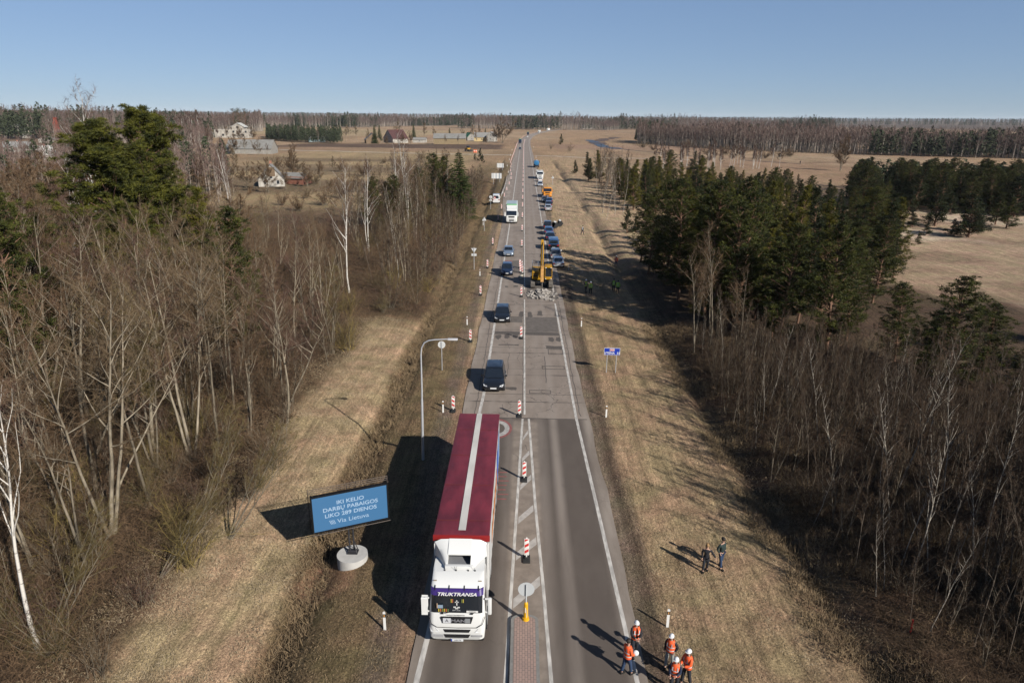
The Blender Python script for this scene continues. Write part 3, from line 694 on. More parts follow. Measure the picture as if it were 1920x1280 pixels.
# shift the birch ramp so the bark is mostly white
_r = [x for x in birch.node_tree.nodes if x.type == 'VALTORGB'][0]; _r.color_ramp.elements[0].position = .33; _r.color_ramp.elements[1].position = .42
birchd = mat('birch_bark_dull', (.44, .39, .32), .8, col2=(.12, .10, .09), scale=5, contrast=.07, stretch=(.5, .5, 2.2), var=.1)
_r = [x for x in birchd.node_tree.nodes if x.type == 'VALTORGB'][0]; _r.color_ramp.elements[0].position = .36; _r.color_ramp.elements[1].position = .47
barkp = mat('bark_pine', (.20, .11, .07), .9, var=.3, scale=3)
def leafmat(name, c1, c2, scale=.5, tr=0.0):
    m = mat(name, c1, .75, col2=c2, scale=scale, contrast=.16, spec=.15, var=.1); return m
tw_brown = leafmat('twigs_brown', (.195, .122, .068), (.09, .057, .034), .3)
tw_red = leafmat('twigs_reddish', (.15, .083, .06), (.08, .048, .036), .3)
tw_grey = leafmat('twigs_grey', (.20, .14, .08), (.10, .07, .042), .3)
tw_yel = leafmat('twigs_olive', (.18, .135, .05), (.09, .07, .028), .3)
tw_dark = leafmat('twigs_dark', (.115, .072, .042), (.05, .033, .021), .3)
ndl_y = leafmat('needles_yellowish', (.15, .13, .013), (.035, .042, .007), .9)
ndl_g = leafmat('needles_green', (.075, .08, .012), (.016, .023, .006), .9)
ndl_d = leafmat('needles_dark', (.035, .045, .011), (.010, .016, .006), .9)
ndl_s = leafmat('needles_spruce', (.07, .095, .018), (.02, .032, .009), 1.2)

PROTO = {}
def tree_proto(kind, name, pr, mt, mc, trunk='trunk', crown='crown'):
    tr, cr = pr
    V, T, _ = tr.arr(); mt_ = np_mesh(trunk, V, T, mt, smooth=True); me1 = mt_.data; bpy.data.objects.remove(mt_)
    V, T, _ = cr.arr(); mc_ = np_mesh(crown, V, T, mc); me2 = mc_.data; bpy.data.objects.remove(mc_)
    PROTO.setdefault(kind, []).append((name, trunk, me1, crown, me2))
def plant(kind, x, y, s=1.0, label=None, cat='tree', group=None, idx=None, rz=None, sz=None, tilt=0.0, z=None):
    L_ = PROTO[kind]; name, tn, me1, cn, me2 = L_[idx if idx is not None else random.randrange(len(L_))]
    o = empty(name, (x, y, (gz(x, y) if z is None else z)-.08), random.uniform(0, 6.28) if rz is None else rz, label, cat, group)
    o.scale = (s, s, s*(sz if sz else 1)); 
    if tilt: o.rotation_euler = (tilt, random.uniform(-.5, .5)*tilt, o.rotation_euler[2])
    for nm, me in ((tn, me1), (cn, me2)):
        c = bpy.data.objects.new(nm, me); COL.objects.link(c); c.parent = o
    return o
for i in range(4): tree_proto('tall', 'bare_tree', bare_proto(100+i, 14, .115, .40, 18, fork=(0, 2, 1, 0)[i], twig=3, nt=5, tw=.013), (barkg, barkl, barkg, barkl)[i], (tw_brown, tw_grey, tw_brown, tw_red)[i])
for i in range(4): tree_proto('tall', 'bare_tree', bare_proto(125+i, 13, .085, (.45, .3, .2, .5)[i], (14, 22, 16, 20)[i], ang=((30, 55), (40, 75), (20, 40), (45, 80))[i], ll=(.3, .26, .4, .3)[i], lean=.09, twig=3, nt=5, tw=.013, fork=(0, 1, 3, 0)[i]), (barkl, barkl, barkg, barkg)[i], (tw_red, tw_brown, tw_brown, tw_grey)[i])
for i in range(2): tree_proto('tall', 'bare_tree', bare_proto(120+i, 12, .10, .32, 18, ang=(25, 50), fork=2, twig=3, nt=5, tw=.013), (barkl, barkg)[i], (tw_brown, tw_yel)[i])
for i in range(5): tree_proto('fbare', 'bare_tree', bare_proto(400+i, 13, .13, (.3, .4, .2, .35, .15)[i], 17, ang=((30, 60), (25, 50), (40, 75), (30, 60), (35, 70))[i], ll=(.33, .28, .38, .3, .4)[i], twig=4, tw=.055, nt=5, fork=(0, 1, 2, 0, 3)[i]), (barkl, barkg, barkg, barkl, barkg)[i], (tw_brown, tw_red, tw_brown, tw_grey, tw_brown)[i])
for i in range(2): tree_proto('fbirch', 'birch_tree', bare_proto(410+i, 16, .15, .32, 18, ang=(28, 50), ll=.27, twig=4, tw=.055, nt=5), birch, tw_red)
for i in range(2): tree_proto('fshrub', 'bare_shrub', shrub_proto(420+i, 3.4, 18, tw=.06), barkg, (tw_brown, tw_grey)[i], 'stems', 'twigs')
for i in range(3): tree_proto('birch', 'birch_tree', bare_proto(140+i, 17, .13, .30, 22, ang=(30, 50), ll=.3, lean=.03, twig=3, fork=(0, 1, 0)[i], droop=.25, nt=5, tw=.014), birch, tw_red)
for i in range(4): tree_proto('slim', 'slender_birch', bare_proto(160+i, 10, .045, .35, 14, ang=(22, 40), ll=.2, lean=.05, twig=3, tw=.012, nt=4), (birchd, birchd, barkd, barkd)[i], tw_dark)
for i in range(2): tree_proto('dark', 'bare_sapling', bare_proto(180+i, 7, .05, .2, 15, ang=(25, 50), ll=.28, lean=.05, twig=4, tw=.013, nt=5, fork=1), barkg, tw_dark)
for i in range(3): tree_proto('shrub', 'bare_shrub', shrub_proto(200+i, 3.4, 20), barkg, (tw_brown, tw_grey, tw_red)[i], 'stems', 'twigs')
for i in range(3): tree_proto('dshrub', 'bare_shrub', shrub_proto(220+i, 3.4, 20), barkg, tw_dark, 'stems', 'twigs')
tree_proto('willow', 'willow_shrub', shrub_proto(210, 4.0, 26), barky, tw_yel, 'stems', 'twigs')
tree_proto('willow', 'willow_shrub', shrub_proto(211, 4.0, 26, spread=.8), barkg, tw_yel, 'stems', 'twigs')
ndl_h = leafmat('needles_hero', (.12, .118, .015), (.024, .032, .008), .9)
tree_proto('hero_pine', 'pine_tree', pine_proto(300, 22.5, .32, .20, .225, dens=1.75, nb=24, clump=.66, per=75), barkp, ndl_h)
for i in range(3): tree_proto('pine', 'pine_tree', pine_proto(310+i, 15, .18, .08, .21, dens=1.5, nb=19, clump=.52, per=38, shape=('round', 'cone', 'cone')[i]), barkp, (ndl_g, ndl_y, ndl_d)[i])
for i in range(2): tree_proto('ypine', 'young_pine', pine_proto(330+i, 6, .09, .02, .30, dens=2.2, nb=13, clump=.38, per=24, shape='cone'), barkp, (ndl_g, ndl_d)[i])
tree_proto('spruce', 'spruce_tree', spruce_proto(340, 15), barkp, ndl_s)
tree_proto('farpine', 'pine_tree', pine_proto(350, 14, .2, .1, .26, dens=.7, nb=12, clump=.9, per=14), barkp, ndl_d)
tree_proto('farpine', 'pine_tree', pine_proto(351, 14, .2, .3, .28, dens=.7, nb=10, clump=.9, per=14), barkp, ndl_g)

def band(y):
    return ('by the traffic island' if y < 30 else 'by the red lorry' if y < 42 else 'by the street lamp' if y < 56 else 'by the blue sign' if y < 72 else 'by the broken slab' if y < 95 else 'by the parked cars' if y < 135 else 'by the far lorries' if y < 260 else 'past the far lorries')
def depth(d): return 'outermost' if d < 5 else 'second-row' if d < 13 else 'inner' if d < 28 else 'backmost'
def scatter(poly, dmin, n, seed, avoid=None):
    rs = np.random.default_rng(seed); P = np.array(poly, float); lo = P.min(0); hi = P.max(0); out = []
    def inside(x, y):
        c = False; j = len(P)-1
        for i in range(len(P)):
            if (P[i, 1] > y) != (P[j, 1] > y) and x < (P[j, 0]-P[i, 0])*(y-P[i, 1])/(P[j, 1]-P[i, 1])+P[i, 0]: c = not c
            j = i
        return c
    tries = 0
    while len(out) < n and tries < n*60:
        tries += 1; x, y = rs.uniform(lo, hi)
        if not inside(x, y): continue
        if any((x-a)**2+(y-b)**2 < dmin*dmin for a, b in out): continue
        if avoid and avoid(x, y): continue
        out.append((x, y))
    return out
def infrustum(x, y, m=6):
    d = np.array([x, y, 6-CAMH]); z = d@CF; return z > 5 and abs(d@CR) < z*.75+m

# --- left forest, hero trees first
tree_proto('near_birch', 'birch_tree', bare_proto(151, 11.6, .105, .42, 13, ang=(18, 38), ll=.46, lean=.0, twig=2, droop=.1, nt=4, tw=.011, twl=.8), birch, tw_brown)
plant('near_birch', *at(72, 1215), 1.0, 'white birch with forked crown standing at the near edge of the left thicket', 'birch tree', rz=1.0)
plant('hero_pine', at_h(215, 0, 69, 14), 69, .93, 'big dark green pine towering over the bare trees on the left', 'pine tree', rz=.3).scale = (1.25, 1.25, .93)
plant('hero_pine', at_h(262, 0, 72, 14), 72, .98, 'taller big pine grown into its neighbour, the right one of the two', 'pine tree', rz=2.3).scale = (1.2, 1.2, .98)
plant('hero_pine', at_h(245, 0, 62, 8), 62, .62, 'lower pine in front of the two towering pines on the left', 'pine tree', rz=4.0).scale = (.85, .85, .62)
plant('birch', at_h(165, 0, 84, 18), 84, 1.42, 'very tall birch with fine crown rising against the sky behind the big pine', 'birch tree', idx=0, rz=2)
plant('birch', at_h(110, 0, 92, 12), 92, 1.0, 'leaning birch between the big pine and the village roofs', 'birch tree', idx=1, rz=2, tilt=.16)
for (p, s, i, lab) in [((655, 548), .95, 0, 'tall white birch standing at the corner of the left mown strip'), ((765, 418), 1.12, 1, 'wide crowned white birch in front of the pines left of the road'), ((742, 428), .95, 2, 'leaning white birch just left of the wide crowned birch'),
                       ((692, 470), .9, 1, 'white birch with several stems above the thicket on the left'), ((842, 400), .62, 2, 'small white birch in front of the tall dark spruce'), ((432, 400), .95, 1, 'many-stemmed white birch behind the farmhouse thicket')]:
    plant('birch', *at(*p), s, lab, 'birch tree', idx=i)
o = plant('spruce', *at(862, 406), 1.0, 'tall dark green spruce left of the road', 'spruce tree'); o.scale = (1.45, 1.45, 1.0)
for p, s, l in [((818, 402), .92, 'broad pine left of the tall dark spruce'), ((838, 398), .86, 'pine just left of the spruce, behind its neighbour'), ((785, 412), .74, 'low dark pine under the wide crowned birch'), ((700, 432), .7, 'dark low pine behind the white birch stems'), ((725, 428), .62, 'dark pine half hidden behind the leaning birch'), ((745, 430), .72, 'third dark pine of the low group behind the birches')]:
    o = plant('pine', *at(*p), s, l, 'pine tree', idx=0); o.scale = (s*1.25, s*1.25, s)
for (px, Y, z, s, l) in [(385, 66, 8, 1.02, 'dark pine with golden top in the middle of the bare trees'), (430, 63, 7, .92, 'dark pine among bare trees right of the three big pines'), (30, 52, 9, 1.1, 'dark green pine at the left picture edge above the thicket'), (80, 58, 8, .92, 'smaller pine beside the dark one at the left picture edge'), (2, 62, 8, 1.05, 'pine partly cut by the left picture edge'), (120, 64, 6, .72, 'short pine behind those at the left picture edge'), (440, 70, 3, .5, 'low pine hidden behind grey trunks left of the mown strip')]:
    o = plant('pine', at_h(px, 0, Y, z), Y, s, l, 'pine tree', idx=0 if px != 385 else 1); o.scale = (s*1.2, s*1.2, s)
LF = [(-17.5, 26), (-17.2, 38), (-17.8, 50), (-18, 62), (-21, 78), (-24, 96), (-36, 120), (-60, 140), (-120, 150), (-120, 60), (-40, 26)]
pts = [p for p in scatter(LF, 2.1, 620, 5) if infrustum(*p)]
pts = [p for p in pts if not (p[0] > -21 and p[1] < 40)]
pts.sort(key=lambda p: p[1]); pts = [p for k, p in enumerate(pts) if p[1] < 60 or k % 2 == 0][:182]
DT = ['single-stemmed grey bare tree', 'pale bare tree with three stems', 'grey bare tree with two stems', 'straight pale bare tree', 'reddish high-crowned bare tree', 'pale twin bare tree', 'wide olive-twigged bare tree', 'long-limbed grey bare tree', 'forked pale bare tree', 'forked olive-twigged bare tree']
def lean_lab(t): return 'leaning ' if abs(t) > .06 else ''
for i, (x, y) in enumerate(pts):
    hmax = 14.5 if y < 58 else 13.2 if y < 75 else 12 if y < 100 else 11
    if y > 92 and -.40 < x/y < -.26: hmax = 8.5
    s = hmax/14*random.uniform(.8, 1.08)*(.82 if y < 32 else 1)*(.85 if x > -20 else 1); k = random.randrange(10); t = random.uniform(-.14, .14)
    plant('tall', x, y, s, f'{lean_lab(t)}{DT[k]}, {depth(-17-x)} in the left wood {band(y)}', 'bare tree', f'bare trees of the left wood {band(y)}', idx=k, tilt=t).scale = (s*1.08, s*1.08, s)
for (p, tl, s) in [((95, 1190), .55, .55), ((300, 1080), .7, .5), ((430, 1010), .6, .6), ((380, 960), .45, .55)]:
    x, y = at(*p); o = plant('tall', x, y, s, None, 'bare tree', idx=9, rz=0)
    o.rotation_euler = (-.1, tl, .5)
    o['label'] = {95: 'leaning orange-lichened tree crossing behind the nearest white birch', 300: 'low slanting tree leaning out of the left thicket', 430: 'slanting bare tree leaning toward the mown strip', 380: 'shorter slanting tree behind the one leaning over the mown strip'}[p[0]]
P2a = scatter([(-46, 102), (-84, 190), (-128, 300), (-300, 360), (-150, 165), (-84, 100)], 4.0, 260, 18)
P2a = [p for p in P2a if infrustum(*p) and abs(p[0]/p[1]+.71) > .035 or p[1] < 170]; P2a.sort(key=lambda p: p[1]); P2a = P2a[:46]
for i, (x, y) in enumerate(P2a):
    k = random.randrange(5); s = random.uniform(.8, 1.05); pos = 'left of the big pines' if x/y < -.62 else 'behind the big pines' if x/y < -.5 else 'right of the big pines'; rw = 'nearer' if y < 140 else 'middle' if y < 190 else 'farther'
    plant('fbare', x, y, s, f'{DT[k]} {pos}, {rw} rows', 'bare tree', f'bare trees {pos}', idx=k).scale = (s*1.3, s*1.3, s)
# trees around and beyond the village
P2 = scatter([at(90, 350), at(470, 360), at(440, 300), at(400, 272), at(300, 258), at(95, 256)], 6, 260, 8)
P2 = [p for p in P2 if not ((p[0]+81)**2+(p[1]-228)**2 < 330)][:22]
for i, (x, y) in enumerate(P2):
    k = 'fbirch' if i % 3 == 0 else 'fbare'; far = 'near the farmhouse' if y < 260 else 'between the farmhouse and the village' if y < 400 else 'beyond the village'
    s = random.uniform(.7, 1.0)*(.8 if k == 'fbirch' else 1)*(1.0 if y < 280 else 1.15)
    plant(k, x, y, s, ('white-stemmed birch ' if k == 'fbirch' else 'brown bare tree ')+far+' at the left', 'birch tree' if k == 'fbirch' else 'village tree', ('birches ' if k == 'fbirch' else 'bare trees ')+far)
for k_, (x, y) in enumerate([(-84, 216), (-79, 213), (-88, 220), (-74, 216), (-93, 214), (-70, 225), (-97, 224), (-90, 208), (-100, 214), (-94, 204), (-86, 205), (-104, 222), (-76, 206)]):
    plant('fbare', x, y, ((.5, .7, .6, .55, .75, .6, .8)[k_] if k_ < 7 else .8), ('low' if k_ in (0, 3) else 'slim' if k_ in (1, 5, 8) else 'spreading' if k_ > 9 else 'broad')+' bare tree screening the farmhouse, '+('in front of the gable' if x > -86 and y < 218 else 'at its right corner' if x > -75 else 'at its left side'), 'bare tree', 'bare trees around the farmhouse', idx=(0, 3, 2, 2, 1, 4, 0, 2, 4, 1, 3, 0, 2)[k_]).scale = (1.1*((.5, .7, .6, .55, .75, .6, .8)[k_] if k_ < 7 else .8),)*2+(((.5, .7, .6, .55, .75, .6, .8)[k_] if k_ < 7 else .75),)
for p in [(575, 372), (610, 385), (640, 372), (590, 345), (660, 360), (700, 350), (620, 352), (680, 330), (560, 318), (520, 315), (745, 318), (790, 300), (640, 322), (600, 318), (720, 306), (835, 300), (560, 395), (530, 385)]:
    plant('fshrub', *at(*p), random.uniform(.9, 1.7), 'low brown bush in the open fields behind the left wood', 'bush', 'bushes in the open fields behind the left wood')
# thicket strip close to the road, left
LS = [(-11.8, 80), (-17, 79), (-24, 100), (-40, 150), (-34, 230), (-12.5, 230), (-12, 165), (-11, 113)]
for i, (x, y) in enumerate([p for p in scatter(LS, 1.6, 460, 9)][:270]):
    k = random.choice(['dark', 'slim', 'tall', 'slim', 'shrub', 'dark', 'willow']); edge = x > -14.5-.06*(y-80)
    if edge and k in ('tall', 'slim'): k = 'dark'
    sc_ = {'dark': random.uniform(.75, 1.1), 'slim': random.uniform(.95, 1.3), 'tall': random.uniform(.66, .92), 'shrub': random.uniform(.9, 1.4), 'willow': random.uniform(.8, 1.2)}[k]
    dn = {'dark': 'upright brown sapling', 'shrub': 'spreading brown bush', 'willow': 'olive willow bush', 'slim': 'slender pale tree', 'tall': 'bare grey tree'}[k]
    plant(k, x, y, sc_, f'{dn} {"at the edge" if edge else "inside"} of the left roadside thicket {band(y)}', {'tall': 'bare tree', 'slim': 'young birch', 'dark': 'sapling'}.get(k, 'bush'), f'plants of the left roadside thicket {band(y)}')
for p, s in [((770, 560), 1.0), ((740, 540), 1.1), ((800, 545), .9), ((720, 585), .7)]: plant('willow', *at(*p), s, 'yellowish willow bush at the end of the mown strip', 'bush', 'willow bushes at the end of the mown strip')
# understorey left
US = [(-16.2, 22), (-16.0, 38), (-16.8, 50), (-16.6, 62), (-20, 78), (-34, 78), (-50, 60), (-30, 24)]
for i, (x, y) in enumerate([p for p in scatter(US, 1.5, 520, 12) if infrustum(*p)][:230]):
    k = random.choice(['shrub', 'dark', 'dark', 'willow', 'shrub'])
    plant(k, x, y, random.uniform(.5, 1.0)*(.8 if k == 'dark' else 1.05), {'dark': 'upright leafless sapling', 'shrub': 'tangled brown shrub', 'willow': 'tangled olive shrub'}[k]+f', {depth(-17-x)} on the left wood floor {band(y)}', 'shrub', f'shrubs of the left wood floor {band(y)}')

# --- right side: slender birches
RF = [(16.5, 34), (15.8, 45), (17.0, 60), (19, 70), (28, 60), (34, 50), (44, 45), (60, 46), (62, 38), (32, 20), (20, 22)]
DS = ['thin straight pale birch', 'thin crooked pale birch', 'thin dark sapling', 'thin brown sapling']
for i, (x, y) in enumerate([p for p in scatter(RF, 1.15, 900, 21) if infrustum(*p)][:235]):
    k = random.choice([0, 1, 2, 2, 3, 3, 3, 2]); s = random.uniform(.5, .95)*(.75 if x < 19 else 1)*float(np.interp(y, [42, 56, 70], [1, .7, .55])); t = random.uniform(-.1, .1)
    o = plant('slim', x, y, s, f'{DS[k]}, {depth(x-15.5)} in the right wood {band(y)}', 'young birch', f'slender birches on the right {band(y)}', tilt=t, idx=k)
    o.scale = (s*.95, s*.95, s)
for i, (x, y) in enumerate([p for p in scatter(RF, 1.35, 700, 22) if infrustum(*p)][:210]):
    k = random.choice(['shrub', 'dark', 'dark'])
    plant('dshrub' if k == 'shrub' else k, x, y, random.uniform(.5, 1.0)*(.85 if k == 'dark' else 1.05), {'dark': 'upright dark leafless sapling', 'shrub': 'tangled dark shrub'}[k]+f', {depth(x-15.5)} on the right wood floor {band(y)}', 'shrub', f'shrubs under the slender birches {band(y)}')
plant('slim', *at(1673, 950), 1.12, 'brightest white birch stem standing alone in front of the right wood', 'young birch', idx=0).scale = (1.1, 1.1, 1.1)
for p in [(1555, 1040), (1600, 1080), (1640, 1130), (1700, 1190), (1655, 1120), (1740, 1200)]:
    plant('slim', *at(*p), random.uniform(.45, .6), 'thin sapling at the foot of the right bank', 'young birch', 'saplings at the foot of the right bank')
for px, Y, z, s, l in [(1345, 66, 6, .85, 'brown bare tree in front of the dark pines, the tallest of three'), (1310, 64, 5, .7, 'smaller brown bare tree left of the tallest one before the pines'), (1395, 62, 5, .62, 'brown bare tree right of the tallest one before the pines')]:
    plant('tall', at_h(px, 0, Y, z), Y, s, l, 'bare tree', idx=2)
# pines right
RP = [(20.5, 72), (20, 100), (25, 112), (40, 150), (46, 175), (33, 200), (27, 290), (40, 330), (70, 330), (110, 320), (112, 250), (76, 205), (60, 165), (46, 128), (41, 100), (35, 76), (29, 66)]
pp = scatter(RP, 4.3, 400, 31); pp.sort(key=lambda p: p[1]); pp = [p for k, p in enumerate(pp) if p[1] < 150 or k % 3][:100]
DP = ['deep green rounded pine', 'yellow-green pointed pine', 'blackish rounded pine']
for i, (x, y) in enumerate(pp):
    s = random.uniform(.66, .95) if y < 95 else random.uniform(.6, .86) if y < 125 else random.uniform(.5, .72) if y < 180 else random.uniform(.36, .52)
    k = random.choice([0, 1, 1, 2] if y < 180 else [0, 1, 2, 2]); w = 1.1 if y < 125 else 1.35
    side = 'on the road side' if x < 26+.1*max(0, y-110) else 'in the middle' if x < 36+.25*max(0, y-100) else 'on the clearing side'
    plant('pine', x, y, s, f'{DP[k]} {side} of the right stand {band(y)}', 'pine tree', f'pines of the right stand {band(y)}', idx=k).scale = (s*w, s*w, s)
for x, y in scatter([(37, 77), (48, 84), (60, 108), (74, 138), (90, 172), (64, 172), (50, 130), (43, 100)], 4.6, 46, 38):
    s = random.uniform(.62, .86)*float(np.interp(y, [95, 140], [1, .72])); k = random.choice([0, 1, 0, 2]); rw = 'near end' if y < 100 else 'middle' if y < 135 else 'far end'
    plant('pine', x, y, s, f'{DP[k]} on the clearing edge of the right stand, {rw}', 'pine tree', f'pines on the clearing edge, {rw}', idx=k).scale = (s*1.25, s*1.25, s)
for x, y in scatter([at(1128, 402), at(1300, 408), at(1345, 345), at(1098, 336)], 4.6, 34, 36):
    s = random.uniform(.5, .74); k = random.choice([0, 1, 2, 0])
    if x < 27 and y < 235: continue
    plant('pine', x, y, s, f'{DP[k]} of the low stand behind the slender trees {"nearer half" if y < 230 else "farther half"}', 'pine tree', 'pines of the low stand behind the slender grey trees', idx=k).scale = (s*1.5, s*1.5, s)
for (x, y, s) in [(18.6, 99, .8), (18.8, 107, .7), (20.0, 92, .92), (19.8, 84, .97), (21.5, 78, 1.0), (22.5, 71, .9), (26, 66, .8), (30, 64, .84), (24, 74, .95), (27, 82, 1.0), (23, 87, .9)]:
    plant('pine', x, y, s, f'{"low" if s < .82 else "tall" if s > .94 else "mid-height"} spreading pine at the {"near end" if y < 70 else "road side" if x < 21 else "front"} of the right stand {band(y)}', 'pine tree', 'pines overhanging the right verge', idx=0).scale = (s*1.3, s*1.3, s)
for (px, Y, z, s, w, l) in [(1790, 53, 4, .66, 1.5, 'large loose pine standing apart at the edge of the sandy clearing'), (1845, 55, 3, .5, 1.6, 'lower pine right beside the large loose pine at the clearing'), (1690, 62, 4, .50, 1.5, 'low pine left of the large loose pine in front of the clearing'), (1600, 68, 5, .66, 1.3, 'pine closing the right end of the dark stand'), (1740, 57, 3, .42, 1.5, 'smallest pine between the large loose pine and the stand'), (1905, 50, 1, .34, 1.7, 'low pine cut by the right picture edge')]:
    plant('pine', at_h(px, 0, Y, z), Y, s, l, 'pine tree', idx=0).scale = (s*w, s*w, s)
P3 = scatter([(86, 176), (120, 168), (170, 172), (262, 172), (290, 215), (255, 235), (150, 225), (95, 215)], 4.0, 260, 33, lambda x, y: not infrustum(x, y, 10))
P3.sort(key=lambda p: p[1])
for x, y in P3[:64]:
    k = random.choice([0, 2, 1]); s = random.uniform(.55, .82); pos = 'at the left end' if x < 130 else 'in the middle' if x < 190 else 'at the right end'; row = 'front row' if y < 185 else 'second rows' if y < 205 else 'back rows'
    plant('pine', x, y, s, f'{DP[k]}, {row} {pos} of the far belt', 'pine tree', f'pines of the belt beyond the clearing, {row} {pos}', idx=0 if k == 1 else k).scale = (s*1.65, s*1.65, s)
# unseen tall pines added past the right edge to shade the right wood
for x, y in scatter([(30, 8), (34, 18), (40, 27), (47, 36), (55, 45), (64, 54), (84, 56), (80, 30), (60, 2)], 5.2, 30, 77): plant('pine', x, y, random.uniform(1.15, 1.45), 'tall unseen pine beyond the right picture edge, added to shade the wood', 'pine tree', 'unseen shade pines beyond the right picture edge').scale = (1.25, 1.25, 1.1)
for p, s in [((1752, 428), 1.35), ((1815, 450), 1.5), ((1822, 440), 1.25), ((1788, 447), .6), ((1865, 425), 1.2), ((1885, 432), 1.1), ((1900, 410), 1.7), ((1675, 415), .9), ((1710, 430), .6), ((1650, 470), .7), ((1845, 395), 1.2), ((1720, 462), .35), ((1640, 440), .9), ((1700, 405), 1.0), ((1780, 405), .9), ((1735, 445), .5), ((1668, 448), .55)]:
    plant('ypine', *at(*p), s*.8, 'bushy young pine standing free on the sandy clearing', 'young pine', 'young pines on the sandy clearing').scale = (s*1.5, s*1.5, s*.95)
for p, s, l in [((1175, 442), .9, 'young pine on the sand bank beside the grey birch group'), ((1192, 440), .55, 'smallest young pine on the sand bank by the birch group'), ((1079, 328), .9, 'lone young pine on the verge by the far parked lorries'), ((1103, 342), 1.3, 'young pine at the tip of the right stand')]:
    plant('ypine', *at(*p), s, l, 'young pine')
for i, (x, y) in enumerate(scatter([at(1118, 405), at(1150, 425), at(1190, 405), at(1170, 330), at(1118, 330)], 2.2, 60, 41)):
    plant('slim', x, y, random.uniform(.9, 1.2), 'grey slender tree in the thin stand at the tip of the right pines', 'young birch', 'slender trees at the tip of the right pines')
for i, (x, y) in enumerate(scatter([(60, 300), (62, 360), (120, 380), (125, 330)], 5, 40, 42)): plant('fbirch', x, y, random.uniform(.5, .75), 'pale birch behind the right pine stand', 'birch tree', 'pale birches behind the right pine stand')
# far single bushes, trees
for p, s, k in [((1052, 272), 1.5, 'ypine'), ((1033, 280), 1.6, 'shrub'), ((1068, 284), 1.9, 'shrub'), ((900, 302), 1.1, 'ypine'), ((890, 300), .6, 'ypine'), ((905, 305), .7, 'ypine')]:
    plant(k, *at(*p), s, {1052: 'round young pine beside the bend of the road', 1033: 'low brown bush before the young pine at the bend', 1068: 'round brown bush right of the young pine at the bend', 900: 'round green pine left of the road before the gravel crossing', 890: 'small pine at the left of the round green one', 905: 'small pine at the right of the round green one'}[p[0]], 'bush' if k == 'shrub' else 'young pine')
for p in [(1225, 282), (1325, 288), (1360, 290), (1390, 289), (1435, 296), (1465, 294), (1205, 276), (1480, 293), (1290, 277)]:
    plant('fshrub', *at(*p), random.uniform(2.2, 3.2), 'wide brown bush in the meadow before the far wood', 'bush', 'bushes in the meadow before the far wood', sz=.6)
plant('fbare', *at(1575, 322), 1.2, 'spreading bare tree rising behind the dark pine belt', 'bare tree', idx=4)
plant('fbare', *at(550, 335), .95, 'bare round tree in the garden beside the farmhouse', 'bare tree', idx=4)
for p, s in [((600, 350), .6), ((690, 345), .6), ((625, 330), .55), ((860, 300), .4)]: plant('fbare', *at(*p), s, 'small bare tree in the open fields left of the road', 'bare tree', 'small bare trees in the left fields')
for p, s, l in [((942, 268), 1.6, 'wide bare tree group beside the road behind the small white house'), ((930, 267), 1.2, 'smaller bare tree touching the wide one by the far road')]: plant('fbare', *at(*p), s, l, 'bare tree', idx=2).scale = (s*1.5, s*1.5, s)
for p, s in [((703, 268), 1.05), ((712, 262), 1.0), ((776, 258), 1.0), ((843, 262), .8), ((910, 258), .7), ((870, 263), .6)]: plant('spruce', *at(*p), s, 'pointed dark spruce by the far farmhouses', 'spruce tree', 'spruces by the far farmhouses')
for p, s in [((745, 262), 1.5), ((795, 262), 1.2), ((815, 264), 1.0), ((885, 264), 1.1), ((900, 262), 1.0), ((655, 262), 1.1), ((640, 262), 1.0), ((648, 266), 1.0), ((668, 264), 1.1), ((868, 266), .9), ((690, 270), .9), ((725, 272), .6), ((755, 268), .7), ((770, 270), .8), ((835, 272), .6), ((860, 272), .6), ((893, 268), .8), ((912, 270), .5), ((460, 292), .8), ((485, 292), .7), ((440, 290), .9), ((405, 262), 1.0), ((425, 264), .9), ((450, 264), 1.0), ((500, 292), .5), ((475, 262), .9), ((395, 285), 1.1)]:
    plant('fbare', *at(*p), s, 'bare tree standing by the far farmhouses', 'bare tree', 'bare trees by the far farmhouses')
for p in [(452, 252), (462, 250), (440, 250)]: plant('farpine', *at(*p), 1.9, 'tall dark pine behind the white ruin', 'pine tree', 'dark pines behind the white ruin')

